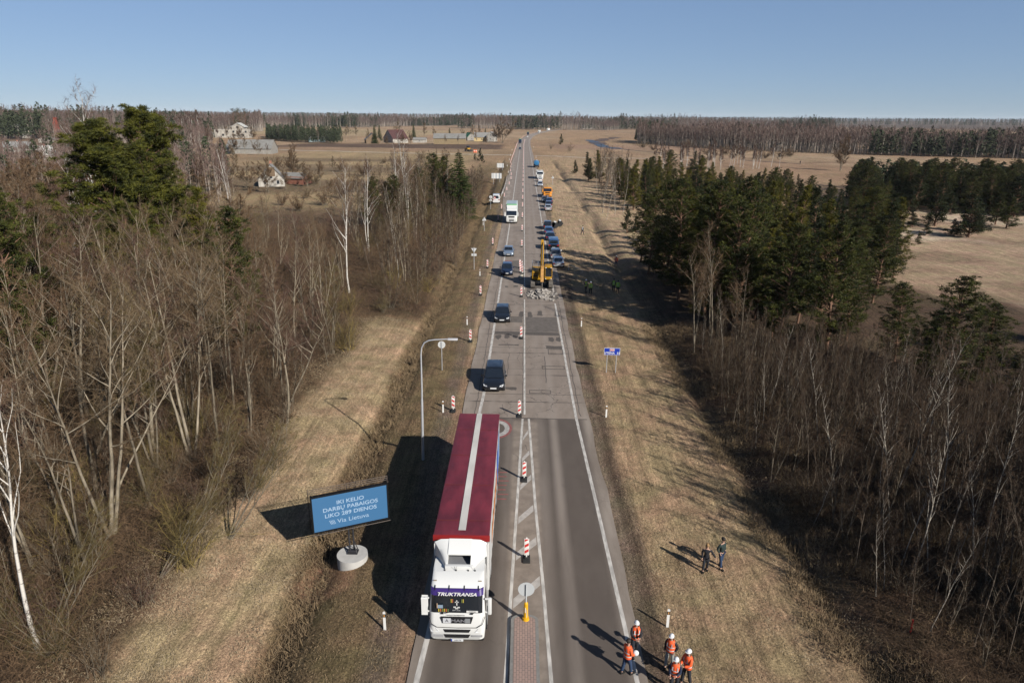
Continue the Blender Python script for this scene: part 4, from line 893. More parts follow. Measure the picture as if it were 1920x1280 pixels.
# --- far woods as masses
def wood(name, edge, depth, spacing, H, seed, conif=.08, stem=.35, label=None, rows=None, rag=1.0):
    rs = np.random.default_rng(seed); E_ = np.array(edge, float); seg = np.linalg.norm(np.diff(E_, axis=0), axis=1); tot = seg.sum(); cum = np.concatenate([[0], np.cumsum(seg)])
    X_ = []
    nrow = rows or int(depth/spacing)
    for rI in range(nrow):
        s = np.arange(0, tot, spacing)+rs.uniform(-.5, .5, int(np.ceil(tot/spacing)))*spacing; s = np.clip(s, 0, tot-1e-3)
        px = np.interp(s, cum, E_[:, 0]); py = np.interp(s, cum, E_[:, 1]); dd = (rI+rs.uniform(-.4, .6, len(s)))*depth/nrow; nrm = unit(np.stack([px, py], 1))
        X_.append(np.stack([px, py], 1)+nrm*dd[:, None])
    X_ = np.concatenate(X_); n = len(X_); Zb = ground_z(X_[:, 0], X_[:, 1]); h = H*(1+rag*rs.uniform(-.32, .12, n))*(1+.5*rag*(fbm(X_[:, 0]*.012, X_[:, 1]*.012, 3)-.5)*2)
    con = (rs.random(n) < conif*2*sstep(.4, .6, fbm(X_[:, 0]*.015+7, X_[:, 1]*.015, 3))*1.3) if conif < 2 else rs.random(n) < .93
    g = Geo(); base = np.column_stack([X_, Zb]); bir = ~con
    # stems: tall thin triangles x2 crossed
    for k in range(2):
        a = rs.random(bir.sum())*6.28; sd_ = np.stack([np.cos(a), np.sin(a), 0*a], 1)*stem/2; top = base[bir]+np.stack([rs.normal(size=bir.sum())*.5, rs.normal(size=bir.sum())*.5, h[bir]*.82], 1)
        V = np.stack([base[bir]-sd_, base[bir]+sd_, top], 1).reshape(-1, 3); g.add(V, np.arange(len(V)).reshape(-1, 3), 0)
    q = 34; O = np.repeat(base[bir], q, 0); hh = np.repeat(h[bir], q); u = rs.random(len(O))**.8
    rad = H*.11*np.sin(np.pi*np.clip(u*.9+.1, 0, 1))**.7; a = rs.random(len(O))*6.28
    O = O+np.stack([np.cos(a)*rad*rs.random(len(O)), np.sin(a)*rad*rs.random(len(O)), hh*(.32+.6*u)], 1)
    D = unit(np.stack([np.cos(a)*.5, np.sin(a)*.5, np.full(len(a), 1.2)], 1)+rs.normal(size=O.shape)*.3); g.blades(O, D, H*.13*rs.uniform(.6, 1.3, len(O)), H*.014, 1, rs)
    if con.sum():
        q = 110; O = np.repeat(base[con], q, 0); hh = np.repeat(h[con], q); u = rs.random(len(O)); rad = H*.15*(1-u)**.55+.3; a = rs.random(len(O))*6.28
        O = O+np.stack([np.cos(a)*rad, np.sin(a)*rad, hh*(.12+.85*u)], 1)*1.0; D = unit(np.stack([np.cos(a), np.sin(a), np.full(len(a), .1)], 1)+rs.normal(size=O.shape)*.5)
        g.blades(O-D*H*.05, D, H*.10, H*.05, 2, rs)
    V, T, Mi = g.arr()
    o = np_mesh(name, V, T, [mat('far_bark', (.34, .29, .245), .9), mat('far_twigs', (.17, .11, .09), .9, col2=(.11, .075, .065), scale=.03, var=.1), mat('far_needles', (.04, .052, .022), .9, var=.3, scale=.05)], Mi)
    return tag(o, label, 'wood', kind='stuff')
wood('birch_wood', [at(1195, 270), at(1250, 273), at(1400, 282), at(1560, 288), at(1700, 292), at(1850, 296), (340, 440), (430, 400)], 90, 3.6, 19, 51, .10, .42, 'long wood of white-stemmed birches beyond the meadow on the right')
wood('mixed_wood', [(-120, 1330), at(980, 243), (150, 1330), at(1170, 243), (420, 1400), (560, 1300)], 80, 6.0, 24, 52, .14, .6, 'mixed birch and spruce wood where the far road bends away')
wood('mixed_wood', [(-1500, 1500), (-1050, 1250), (-700, 1180), (-420, 1230), (-330, 1330), (-150, 1750), (100, 1900)], 90, 6.0, 22, 53, .15, .6, 'mixed wood along the far edge of the fields on the left')
wood('mixed_wood', [(-700, 560), (-520, 720), (-380, 860), (-360, 980)], 100, 6.0, 24, 55, .2, .5, 'brown wood behind the village on the far left')
wood('ridge_wood', [(-4500, 2600), (-2200, 2500), (-800, 2550), (400, 2700), (1600, 2500), (2600, 2100), (4200, 1600)], 700, 13, 23, 54, .12, .8, 'distant low wooded ridge along the horizon', rows=24, rag=.35)
for p in scatter([at(298, 262), at(370, 262), at(390, 245), at(300, 240)], 9, 46, 46): plant('fbirch', *p, random.uniform(1.2, 1.5), 'white stemmed birch of the row behind the left wood', 'birch tree', 'birches of the row behind the left wood')

wood('pine_plantation', [at(503, 262), at(560, 266), at(640, 269)], 90, 6, 12, 57, 3.0, .3, 'green pine plantation in the far left fields')
wood('pine_belt', [(92, 196), (130, 188), (190, 190), (250, 192), (300, 205)], 50, 4.2, 10.5, 61, 3.0, .3, 'back of the dark pine belt beyond the sandy clearing', rag=.6)
wood('pine_grove', [at(-60, 262), at(20, 262), at(88, 262)], 120, 9, 24, 58, 3.0, .5, 'tall pine grove behind the village at the left edge')
wood('brown_wood', [(-78, 182), (-112, 176), (-160, 170)], 130, 4.5, 12.5, 60, .05, .22, 'brown leafless trees filling the ground between the big pines and the village')
wood('brown_wood', [at(90, 282), at(200, 282), at(330, 284), at(400, 276)], 260, 8, 15, 59, .1, .3, 'brown leafless wood between the village and the horizon')

# --- ground cover masses
def cover(name, P, hgt, L, W, m, label, per=8, seed=1, spread=.35, up=1.2):
    rs = np.random.default_rng(seed); P = np.array(P); q = per; O = np.repeat(np.column_stack([P, ground_z(P[:, 0], P[:, 1])]), q, 0); n = len(O)
    O = O+np.stack([rs.normal(size=n)*spread, rs.normal(size=n)*spread, rs.random(n)**1.5*hgt], 1)
    D = unit(rs.normal(size=(n, 3))+np.array([0, 0, up])); g = Geo(); g.blades(O, D, L*rs.uniform(.5, 1.3, n), W, 0, rs); V, T, _ = g.arr()
    return tag(np_mesh(name, V, T, m), label, 'undergrowth', kind='stuff')
def rpts(n, seed, x0, x1, y0, y1, f):
    rs = np.random.default_rng(seed); x = rs.uniform(x0, x1, n); y = y0+(y1-y0)*rs.random(n)**1.3; k = f(x, y); return np.stack([x[k], y[k]], 1)
grassm = mat('dry_grass', (.34, .24, .135), .9, col2=(.15, .105, .06), scale=.8, contrast=.2, var=.1)
grassp = mat('pale_grass', (.46, .36, .235), .9, col2=(.24, .18, .105), scale=.8, contrast=.2, var=.1)
cover('dry_grass', rpts(9000, 61, -12.4, -9.2, 18, 200, lambda x, y: np.abs(x+10.7+(fbm(x*.25, y*.12, 4)-.5)) < .95), .05, .42, .03, grassm, 'tall dry grass along the ditch left of the road', 9, 1, .2)
cover('dry_grass', rpts(16000, 62, -20, -11.6, 16, 76, lambda x, y: fbm(x*.5, y*.2, 3) > .42), .02, .16, .03, grassp, 'flattened straw on the mown strip at the left', 6, 2, .25, .35)
cover('dry_grass', rpts(20000, 63, 6.6, 16.5, 16, 130, lambda x, y: fbm(x*.7, y*.3, 3) > .40), .01, .11, .028, grassp, 'short dry grass on the right verge', 6, 3, .25, .5)
cover('dry_grass', rpts(9000, 67, -10, -5.6, 16, 120, lambda x, y: fbm(x*.7, y*.5, 3) > .4), .01, .11, .028, grassm, 'short olive grass on the left verge', 6, 8, .25, .6)
cover('dry_grass', rpts(17000, 64, 13.5, 26, 18, 74, lambda x, y: fbm(x*.5, y*.35, 3) > .49), .05, .42, .03, grassm, 'tussocks of dead grass along the right bank', 8, 4, .22)
cover('brushwood', rpts(60000, 65, -60, -16.3, 16, 140, lambda x, y: (x > -.85*y-12) & (x < -17.3)), 1.9, .7, .014, tw_brown, 'brown brushwood covering the floor of the left wood', 7, 5, .6, .5)
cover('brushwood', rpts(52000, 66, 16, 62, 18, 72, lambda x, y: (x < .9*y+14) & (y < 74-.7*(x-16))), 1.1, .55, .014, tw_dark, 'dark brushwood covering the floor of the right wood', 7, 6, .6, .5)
cover('brushwood', rpts(16000, 68, -40, -11.5, 76, 240, lambda x, y: x > -14-.12*(y-76)), 2.6, .8, .022, tw_brown, 'brushwood under the roadside thicket on the left', 7, 7, .6, .6)
# ---------------------------------------------------------------- materials for made things
white = mat('white_paint', (.78, .78, .76), .35, coat=.5); whitem = mat('matt_white', (.72, .71, .69), .6, var=.06, scale=3)
black = mat('black_plastic', (.015, .015, .017), .5); rubber = mat('rubber', (.02, .02, .02), .85); steel = mat('galvanised_steel', (.42, .43, .45), .45, metal=.6, var=.1, scale=6)
glass = mat('dark_glass', (.012, .016, .022), .06, spec=.8); chrome = mat('chrome', (.6, .6, .62), .15, metal=1)
lampm = mat('lamp_glass', (.75, .76, .78), .12, spec=.8); redl = mat('tail_lamp', (.35, .015, .012), .2, spec=.6)
redref = mat('sign_red', (.62, .035, .03), .5); signw = mat('sign_white', (.80, .79, .76), .5); greyp = mat('grey_back', (.52, .54, .55), .5)
platem = mat('number_plate', (.75, .76, .78), .4); bluep = mat('plate_blue', (.02, .06, .35), .4); inkd = mat('ink', (.03, .03, .035), .6)
conc = mat('concrete', (.50, .485, .46), .9, var=.12, scale=3, bump=.006); rim = mat('wheel_rim', (.35, .36, .37), .35, metal=.7)
orange = mat('hivis_orange', (.95, .13, .03), .7, emis=((.9, .1, .02), .0)); yelv = mat('hivis_yellow', (.55, .85, .05), .7); refl = mat('reflective_tape', (.6, .62, .62), .4)
skin = mat('skin', (.55, .33, .24), .6); helmetm = mat('helmet_white', (.80, .81, .82), .3, coat=.3)

# ---------------------------------------------------------------- cars
def wheel(parent, x, y, r, w=.22, side=1):
    t = MB(); t.cyl((x-w/2, y, r), r, w, 'x', 20); o = t.build('wheel', rubber, parent, True)
    h = MB(); h.cyl((x+(w/2-.02 if side > 0 else -w/2-.015), y, r), r*.62, .035, 'x', 16); h.build('rim', rim, o, True)
def rrect(hw, y0, y1, z, cr=.25, n=4, crx=None):
    crx = crx or cr; p = []
    for cx_, cy_, a0 in ((hw-crx, y1-cr, 0), (-hw+crx, y1-cr, 90), (-hw+crx, y0+cr, 180), (hw-crx, y0+cr, 270)):
        for k in range(n+1):
            a = R(a0+90*k/n); p.append((cx_+crx*math.cos(a), cy_+cr*math.sin(a), z))
    return p
def bil(A, B, C, D, u, v): 
    A, B, C, D = map(Vector, (A, B, C, D)); return (A*(1-u)+B*u)*(1-v)+(D*(1-u)+C*u)*v
def inset(mb, A, B, C, D, u0, u1, v0, v1, off, seg=1):
    nrm = (Vector(B)-Vector(A)).cross(Vector(D)-Vector(A)).normalized()*off
    P = [tuple(bil(A, B, C, D, u, v)+nrm) for u, v in ((u0, v0), (u1, v0), (u1, v1), (u0, v1))]; mb.quad(*P)
def make_car(name, label, cat, loc, rz, paint, L=4.4, W=1.82, H=1.48, hood=.92, belt=.95, kind='hatch', rails=False, plate=True, roofm=None, group=None, extra=True, box=None):
    "front looks to local -Y"
    o = empty(name, loc, rz, label, cat, group); hl = L/2; hw = W/2
    wr_ = .33; b = MB(); rings = []
    back = {'hatch': .96, 'suv': .98, 'sedan': .97, 'estate': .98, 'van': 1.0}[kind]
    deck = belt+.02 if kind == 'sedan' else belt+.04
    st = [(-hl, .74, .30, .50, .58), (-hl+.08, .88, .22, .60, .68), (-hl+.35, .97, .18, .68, hood-.12), (-hl+.85, 1.0, .18, .76, hood-.02), (-hl+L*.30, 1.0, .18, .80, hood+.04), (-.1, 1.0, .18, .84, belt), (hl-L*.25, 1.0, .18, .86, belt), (hl-.45, .98, .20, .86, deck), (hl-.12, .93, .24, .82, deck-.03), (hl, .84, .32, .72, deck-.16)]
    for (y, wk, zb, zs, zt) in st:
        w = hw*wk; r = [(w*.80, y, zb), (w, y, zb+.14), (w*1.0, y, (zb+zs)/2+.1), (w*.985, y, zs), (w*.88, y, zt-.035), (w*.55, y, zt), (0, y, zt+.012)]
        rings.append(r+[(-p[0], p[1], p[2]) for p in r[-2::-1]])
    b.loft(rings); b.build('body', paint, o, True)
    yb0 = -hl+L*.27; yr0 = -hl+L*.43
    yb1, yr1 = {'hatch': (hl-.08, hl-.50), 'suv': (hl-.06, hl-.35), 'estate': (hl-.06, hl-.45), 'sedan': (hl-.62, hl-1.25), 'van': (hl-.04, hl-.12)}[kind]
    if kind == 'van': yb0 = -hl+L*.20; yr0 = -hl+L*.34
    wb = hw*.95; wt = hw*(.76 if kind != 'van' else .86); zb = belt-.06; zr = H
    c = MB(); zz = zb+(zr-zb)*.90
    ym0 = yb0+(yr0-yb0)*.90; ym1 = yb1+(yr1-yb1)*.90; wm = wb+(wt-wb)*.90
    c.loft([rrect(wb, yb0, yb1, zb, .12), rrect(wm, ym0, ym1, zz, .14), rrect(wt-.03, yr0+.05, yr1-.05, zr-.015, .2), rrect(wt-.22, yr0+.25, yr1-.25, zr+.012, .2)])
    cab = c.build('roof', roofm or paint, o, True)
    def corner(x, y, z): return (x, y, z)
    A0 = (-wb, yb0, zb); B0 = (wb, yb0, zb); C0 = (wm, ym0, zz); D0 = (-wm, ym0, zz)
    g = MB(); inset(g, A0, B0, C0, D0, .07, .93, .06, .99, .006); g.build('windscreen', glass, o)
    A1 = (wb, yb1, zb); B1 = (-wb, yb1, zb); C1 = (-wm, ym1, zz); D1 = (wm, ym1, zz)
    g = MB(); inset(g, A1, B1, C1, D1, .10, .90, .16, .90, .006); g.build('rear_window', glass, o)
    for s in (1, -1):
        A = (s*wb, yb0, zb); B = (s*wb, yb1, zb); C = (s*wm, ym1, zz); D = (s*wm, ym0, zz)
        g = MB()
        for (u0, u1) in ((.10, .40), (.43, .70), (.73, .92)) if kind != 'van' else ((.06, .26), (.30, .55), (.6, .9)):
            inset(g, A, B, C, D, u0, u1, .14, .93, .006*s)
        g.build('side_window', glass, o)
        mm = MB(); mm.box(s*(hw+.02), s*(hw+.2), yb0+.32, yb0+.42, belt+.0, belt+.13, .02); mm.build('wing_mirror', paint, o, True)
        hx = hw*.62
        h = MB(); P = [(s*hw*.55, -hl-.012, .60), (s*hw*.86, -hl+.10, .62), (s*hw*.93, -hl+.30, .73), (s*hw*.60, -hl+.045, .68)]
        h.add([(p[0], p[1]-.02, p[2]) for p in P]+[(p[0], p[1]+.05, p[2]-.02) for p in P], [(0, 1, 2, 3), (4, 7, 6, 5), (0, 4, 5, 1), (1, 5, 6, 2), (2, 6, 7, 3), (3, 7, 4, 0)]); h.build('headlight', lampm, o)
        t = MB(); t.box(s*hw*.62, s*hw*.93, hl-.10, hl+.005, deck-.34, deck-.16, .02); t.build('tail_light', redl, o, True)
        for yy in (-hl+L*.185, hl-L*.19): 
            ar = MB(); ar.cyl((s*(hw*.62), yy, wr_+.01), wr_+.07, s*(hw*.385), 'x', 18); ar.build('wheel_arch', black, o)
            wheel(o, s*(hw-.09), yy, wr_, .24, s)
    g = MB(); g.box(-hw*.5, hw*.5, -hl-.03, -hl+.03, .30, .42); g.build('lower_grille', black, o)
    g = MB(); g.box(-hw*.42, hw*.42, -hl-.015, -hl+.02, .50, .60); g.build('grille', black, o)
    if plate:
        p = MB(); p.box(-.26, .26, -hl-.05, -hl-.035, .40, .51); p.build('number_plate', platem, o)
        p = MB(); p.box(-.26, .26, hl+.01, hl+.025, .50, .61); p.build('number_plate', platem, o)
    if rails:
        for s in (1, -1): r = MB(); r.tube([(s*(wt-.08), yr0+.25, zr+.0), (s*(wt-.08), yr0+.35, zr+.05), (s*(wt-.08), yr1-.35, zr+.05), (s*(wt-.08), yr1-.2, zr)], .02, 6); r.build('roof_rail', chrome, o)
    if box: 
        r = MB(); r.box(-.4, .4, -.3, 1.3, zr+.03, zr+.28, .08); r.build('roof_box', box, o, True)
    return o
def paint_(name, c, met=.3): return mat(name, c, .25, metal=met, coat=.8)
pk = paint_('paint_black', (.012, .014, .018), .2); pnavy = paint_('paint_navy', (.015, .03, .07)); psil = paint_('paint_silver', (.42, .43, .45), .6); pgb = paint_('paint_bluegrey', (.16, .20, .26), .5)
pw = paint_('paint_white', (.75, .75, .74), 0); pbl = paint_('paint_blue', (.03, .09, .22)); pgr = paint_('paint_grey', (.13, .14, .16), .4)
def P3(px, py): x, y = at(px, py); return x, y
def car_at(px, py, L, face, **k):
    "px,py: photo point under the bumper nearest the camera"
    x, y = at(px, py); return dict(loc=(x, y+L/2, 0.0), rz=(0.0 if face == 'front' else math.pi), L=L, **k)
make_car('parked_car', 'black estate SUV with pale front lights right behind the red-roofed lorry', 'car', paint=pk, kind='suv', W=1.86, H=1.62, rails=True, **car_at(925, 737, 4.4, 'front')).name = 'suv_car'
make_car('hatchback_car', 'black hatchback between the SUV and the dug up slab', 'car', paint=pk, kind='hatch', W=1.78, H=1.46, **car_at(941, 607, 4.2, 'front'))
make_car('compact_car', 'dark blue-grey car passing the excavator, half in its shadow', 'car', paint=pnavy, kind='hatch', W=1.76, H=1.52, **car_at(950, 518, 4.1, 'front'))
make_car('saloon_car', 'pale blue-grey saloon driving farthest back of the four oncoming cars', 'car', paint=pgb, kind='sedan', W=1.76, H=1.42, **car_at(953, 482, 4.5, 'front'))
make_car('saloon_car', 'silver saloon parked nearest in the row on the right shoulder', 'car', paint=psil, kind='sedan', W=1.8, H=1.45, **car_at(1047, 503, 4.6, 'back'))
make_car('estate_car', 'white estate with roof rails parked second in the right shoulder row', 'car', paint=pw, kind='estate', W=1.82, H=1.55, rails=True, roofm=pgr, **car_at(1042, 487, 4.6, 'back'))
make_car('passenger_van', 'black people carrier taller than the cars around it in the right row', 'van', paint=pk, kind='van', W=1.95, H=1.98, belt=1.15, hood=1.1, roofm=pbl, **car_at(1038, 470, 5.0, 'back'))
make_car('parked_car', 'dark car parked just beyond the tall black people carrier', 'car', paint=pnavy, kind='hatch', **car_at(1032, 452, 4.2, 'back'))
make_car('parked_car', 'dark blue car two places beyond the black people carrier', 'car', paint=pbl, kind='hatch', **car_at(1029, 441, 4.3, 'back'))
make_car('pickup_car', 'black SUV at the far end of the near parked group, by the lying buckets', 'car', paint=pk, kind='suv', W=1.85, H=1.65, **car_at(1027, 431, 4.5, 'back'))
make_car('saloon_car', 'grey saloon nearest in the second parked group', 'car', paint=psil, kind='sedan', **car_at(1028, 396, 4.5, 'back'))
make_car('parked_car', 'dark blue car second in the far parked group', 'car', paint=pnavy, kind='hatch', **car_at(1029, 389, 4.3, 'back'))
make_car('parked_car', 'blue-black car third in the far parked group', 'car', paint=pbl, kind='hatch', **car_at(1030, 382, 4.3, 'back'))
make_car('parked_car', 'grey car standing left of the far parked group, before the orange truck', 'car', paint=pgr, kind='hatch', **car_at(1022, 380, 4.3, 'front'))
make_car('parked_car', 'silver car before the far white lorry', 'car', paint=psil, kind='hatch', **car_at(1013, 350, 4.2, 'front'))
make_car('parked_car', 'white car tucked between the silver car and the far white lorry', 'car', paint=pw, kind='hatch', **car_at(1013, 341, 4.2, 'back'))
wv = make_car('parked_van', 'white van with red round emblem on its rear parked on the left verge', 'van', paint=pw, kind='van', W=2.0, H=2.35, belt=1.25, hood=1.15, **car_at(930, 382, 5.2, 'back'))
em = MB(); em.tube([(.35, 2.58, 1.55), (.35, 2.60, 1.55)], .28, 20); em.build('round_emblem', redref, wv); em = MB(); em.tube([(.35, 2.59, 1.55), (.35, 2.608, 1.55)], .17, 20); em.build('emblem_centre', signw, wv)
make_car('distant_car', 'dark blue car driving far off behind the blue lorry', 'car', paint=pnavy, kind='hatch', **car_at(975, 280.5, 4.3, 'front'))
make_car('distant_car', 'white car driving away at the start of the far bend', 'car', paint=pw, kind='suv', H=1.7, **car_at(989, 257.5, 4.5, 'back'))

# ---------------------------------------------------------------- lorries
def make_cab(o, paint, acc, W=2.44, detail=False, z0=.34, sun=None, low=False):
    "cab, front at local y=0 looking to -Y, depth 2.25"
    hw = W/2; zt = 2.85 if not low else 2.75
    prof = [(.06, z0), (0, z0+.25), (0, 1.30), (.03, 1.72), (.32, zt-.05), (.42, zt+.02)]
    b = MB(); rings = []
    secs = [(.10, z0, .90), (.0, z0+.12, .97), (-.02, .95, 1.0), (0, 1.35, 1.0), (.05, 1.75, .985), (.30, zt-.08, .95), (.45, zt+.06, .93), (1.05, zt+.28, .92) if not low else (1.05, zt+.12, .9)]
    for (yf, z, k) in secs:
        rings.append(rrect(hw*k, yf, 2.25, z, .22, 5, crx=.24))
    b.loft(rings); b.build('cab_body', paint, o, True)
    # windscreen: slightly curved sheet set proud
    g = MB(); n = 20; V = []
    def fy(z, x, off):
        y = float(np.interp(z, [1.35, 1.75, zt-.08, zt+.06], [0, .05, .30, .45])); h = hw*float(np.interp(z, [1.35, 1.75, zt-.08, zt+.06], [1, .985, .95, .93]))
        e = max(0, abs(x)-(h-.24))/.24; return y-off+.22*(1-math.sqrt(max(0, 1-min(e, 1)**2)))
    for z in (1.80, 2.1, 2.4, zt-.09):
        V.append([(hw*.90*(2*i/n-1), fy(z, hw*.90*(2*i/n-1), .012), z) for i in range(n+1)])
    g.loft(V, cap=False, close=False); g.build('windscreen', glass, o, True)
    if sun:
        s_ = MB(); V = []
        for (z, o_) in ((zt-.25, .10), (zt-.02, .06)): V.append([(hw*.93*(2*i/n-1), fy(z, hw*.93*(2*i/n-1), o_), z) for i in range(n+1)])
        V.append([(p[0], p[1]+.05, p[2]+.01) for p in V[1]])
        s_.loft(V, cap=False, close=False); s_.build('sun_visor', sun, o, True)
    for s in (1, -1):
        w = MB(); w.quad((s*(hw*.985+.004), .42, 1.75), (s*(hw*.985+.004), 1.15, 1.75), (s*(hw*.955+.006), 1.1, 2.5), (s*(hw*.955+.006), .52, 2.5)); w.build('side_window', glass, o)
        mr_ = MB(); mr_.box(s*(hw+.10), s*(hw+.27), .16, .34, 1.62, 2.42, .05); mr_.box(s*(hw-.02), s*(hw+.18), .2, .26, 2.38, 2.44).box(s*(hw-.02), s*(hw+.18), .2, .26, 1.7, 1.75); mo_ = mr_.build('wing_mirror', white if detail else paint, o, True)
        mg = MB(); mg.box(s*(hw+.12), s*(hw+.25), .335, .348, 1.68, 2.36); mg.build('mirror_glass', glass, mo_)
        h = MB(); y_ = -.03
        h.add([(s*hw*.63, y_-.012, .84), (s*hw*.93, .0, .84), (s*hw*.98, .10, 1.06), (s*hw*.74, y_-.01, 1.03), (s*hw*.63, .1, .84), (s*hw*.93, .12, .84), (s*hw*.98, .2, 1.06), (s*hw*.74, .1, 1.03)], [(0, 1, 2, 3), (0, 4, 5, 1), (1, 5, 6, 2), (2, 6, 7, 3), (3, 7, 4, 0)])
        h.build('headlight', lampm, o)
        if detail:
            f = MB(); f.box(s*hw*.50, s*hw*.90, -.035, .02, .60, .70, .012); f.build('fog_light', mat('fog_lamp', (.35, .35, .36), .25), o, True)
            st_ = MB(); st_.tube([(s*hw*.99, .02, 1.66), (s*hw*.9, -.055, 1.30), (s*hw*.70, -.06, 1.12), (0, -.06, 1.10)], .014, 5); st_.build('panel_seam', black, o)
            dr = MB(); dr.box(s*(hw+.001), s*(hw+.012), .34, .37, .9, 2.6).box(s*(hw+.001), s*(hw+.012), 1.35, 1.38, .9, 2.6).box(s*hw, s*(hw+.03), 1.15, 1.3, 1.45, 1.5); dr.build('door_seam', black, o)
    for z0_, z1_, k in ((1.32, 1.62, .50), (.84, .99, .42), (.56, .72, .40)):
        g = MB(); g.add([(-hw*k, -.045, z0_), (hw*k, -.045, z0_), (hw*(k+.07), -.035, z1_), (-hw*(k+.07), -.035, z1_), (-hw*k, .05, z0_), (hw*k, .05, z0_), (hw*(k+.07), .05, z1_), (-hw*(k+.07), .05, z1_)], [(0, 1, 2, 3), (0, 4, 5, 1), (1, 5, 6, 2), (2, 6, 7, 3), (3, 7, 4, 0)])
        g.build('grille', black, o)
    p = MB(); p.box(-.27, .27, -.075, -.05, z0+.06, z0+.18); pl = p.build('number_plate', platem, o)
    p = MB(); p.box(-.27, -.215, -.078, -.074, z0+.06, z0+.18); p.build('plate_band', bluep, pl)
    bm2 = MB(); bm2.box(-hw*.95, hw*.95, .1, 2.2, z0-.06, z0+.3, .08); bm2.build('underside', black, o)
def truck_wheels(o, hw, ys, r=.5):
    for y in ys:
        for s in (1, -1): wheel(o, s*(hw-.17), y, r, .34, s)
RT0 = at(812, 1003, 4.0); RT1 = at(868, 775, 4.0); RF1 = at(918, 1003, 4.0)
tx = -2.61; ty = 24.32
T = empty('lorry', (tx, ty, 0), 0.0, 'white articulated lorry with long dark red roof filling the left lane', 'lorry')
make_cab(T, white, None, 2.46, True, sun=mat('visor_purple', (.05, .025, .16), .2, coat=.5))
roofz = 3.13
# roof panel, air deflector with two legs and open scoop
d = MB()
d.add([(-1.05, 1.02, 3.08), (1.05, 1.02, 3.08), (1.10, 2.2, 3.16), (-1.10, 2.2, 3.16)], [(0, 1, 2, 3)])
rp_ = d.build('roof_panel', white, T)
d = MB()
def defl(xa, xb, ya, za, yb_, zb_, n=8, thick=.05):
    pass
for s in (1, -1):
    rings = []
    for k in range(9):
        t = k/8; y = 1.25+1.05*t; zz_ = 3.14+.84*t**.75; xi = .50+.02*t; xo = .66+.56*t**1.5
        rings.append([(s*xi, y, 3.12), (s*xi, y, zz_), (s*(xi+(xo-xi)*.55), y, zz_-.02), (s*(xo-.03), y, zz_-.12-.05*t), (s*xo, y, 3.12)])
    d.loft(rings)
rings = []
for k in range(8):
    t = k/7; y = 1.68+.62*t; zz_ = 3.60+.40*t**.8; rings.append([(-.52, y, zz_-.045), (.52, y, zz_-.045), (.52, y, zz_), (-.52, y, zz_)])
d.loft(rings)
d.box(-.62, .62, 1.22, 1.40, 3.12, 3.30, .02)
d.build('roof_deflector', white, T, True)
si = MB(); si.add([(-.5, 1.33, 3.165), (.5, 1.33, 3.165), (.5, 2.25, 3.20), (-.5, 2.25, 3.20)], [(0, 1, 2, 3)]); si.box(-.5, .5, 2.2, 2.24, 3.2, 3.9); si.build('scoop_inside', mat('scoop_grey', (.20, .205, .22), .6), T)
for s in (1, -1):
    f = MB(); f.add([(s*1.23, 2.25, .9), (s*1.245, 2.75, .9), (s*1.25, 2.78, 3.6), (s*1.21, 2.25, 3.75), (s*1.20, 2.25, .9), (s*1.21, 2.75, .9), (s*1.2, 2.78, 3.6), (s*1.17, 2.25, 3.75)], [(0, 1, 2, 3), (4, 7, 6, 5), (0, 4, 5, 1), (1, 5, 6, 2), (2, 6, 7, 3), (3, 7, 4, 0)]); f.build('side_fairing', white, T)
    sk = MB(); sk.box(s*.95, s*1.22, 1.35, 4.2, .35, .95, .05); sk.build('chassis_skirt', white, T, True)
lp = MB()
for x in (-.62, -.12, .42, .72): lp.cyl((x, 1.16, 3.10), .035, .07, 'z', 8)
lp.tube([(-.12, 1.16, 3.15), (-.17, 1.05, 3.42)], .006, 4).tube([(.72, 1.16, 3.15), (.66, 1.05, 3.5)], .006, 4).tube([(-.12, 1.16, 3.15), (-.08, 1.1, 3.4)], .006, 4)
lp.build('roof_lamp', black, T)
mkz = MB(); 
for x in (-.98, .98): mkz.box(x-.07, x+.07, .62, .67, 2.985, 3.01)
mkz.build('marker_lamp', mat('amber_lamp', (.35, .28, .2), .3), T)
vb = MB()
for x in (-.95, -.34, .32, .93): vb.tube([(x, .25, 2.80), (x, .42, 2.93)], .018, 5)
vb.build('visor_bracket', black, T)
# lettering on the visor, bonnet, grille plate
T1 = text_obj('lettering', 'TRUKTRANSA', .20, signw, T, (0, .095, 2.712), (R(68), 0, 0), bold=.003, shear=.3, sx=1.35)
text_obj('lettering', 'MAN', .20, mat('badge_grey', (.22, .22, .24), .3, metal=.5), T, (.055, -.052, 1.46), sx=1.45, bold=.006)
text_obj('lettering', 'TAURAS TRANSPORTAS', .075, inkd, T, (-.05, -.006, 1.715)); text_obj('lettering', 'TEL. 8 600 01078', .06, inkd, T, (-.05, -.018, 1.645))
pa = MB(); pa.box(-.60, -.26, -.075, -.05, 1.36, 1.60); pa = pa.build('plate', mat('plate_grey', (.62, .63, .66), .5), T); text_obj('lettering', 'A', .22, inkd, pa, (-.43, -.078, 1.48))
pb = MB(); pb.box(.36, .58, -.07, -.05, 1.37, 1.59); pb.build('blank_plate', mat('panel_grey', (.25, .26, .27), .6), T)
text_obj('lettering', 'LUB 776', .085, inkd, T, (.03, -.082, .46))
wi = MB(); wi.tube([(-.55, -.01, 1.80), (-.1, .03, 1.90), (.1, .06, 2.0)], .012, 4).tube([(.65, -.01, 1.80), (.95, .03, 1.92)], .012, 4).box(-.68, -.58, -.02, .06, 1.77, 1.82).box(.60, .70, -.02, .06, 1.77, 1.82); wi.build('wiper', black, T)
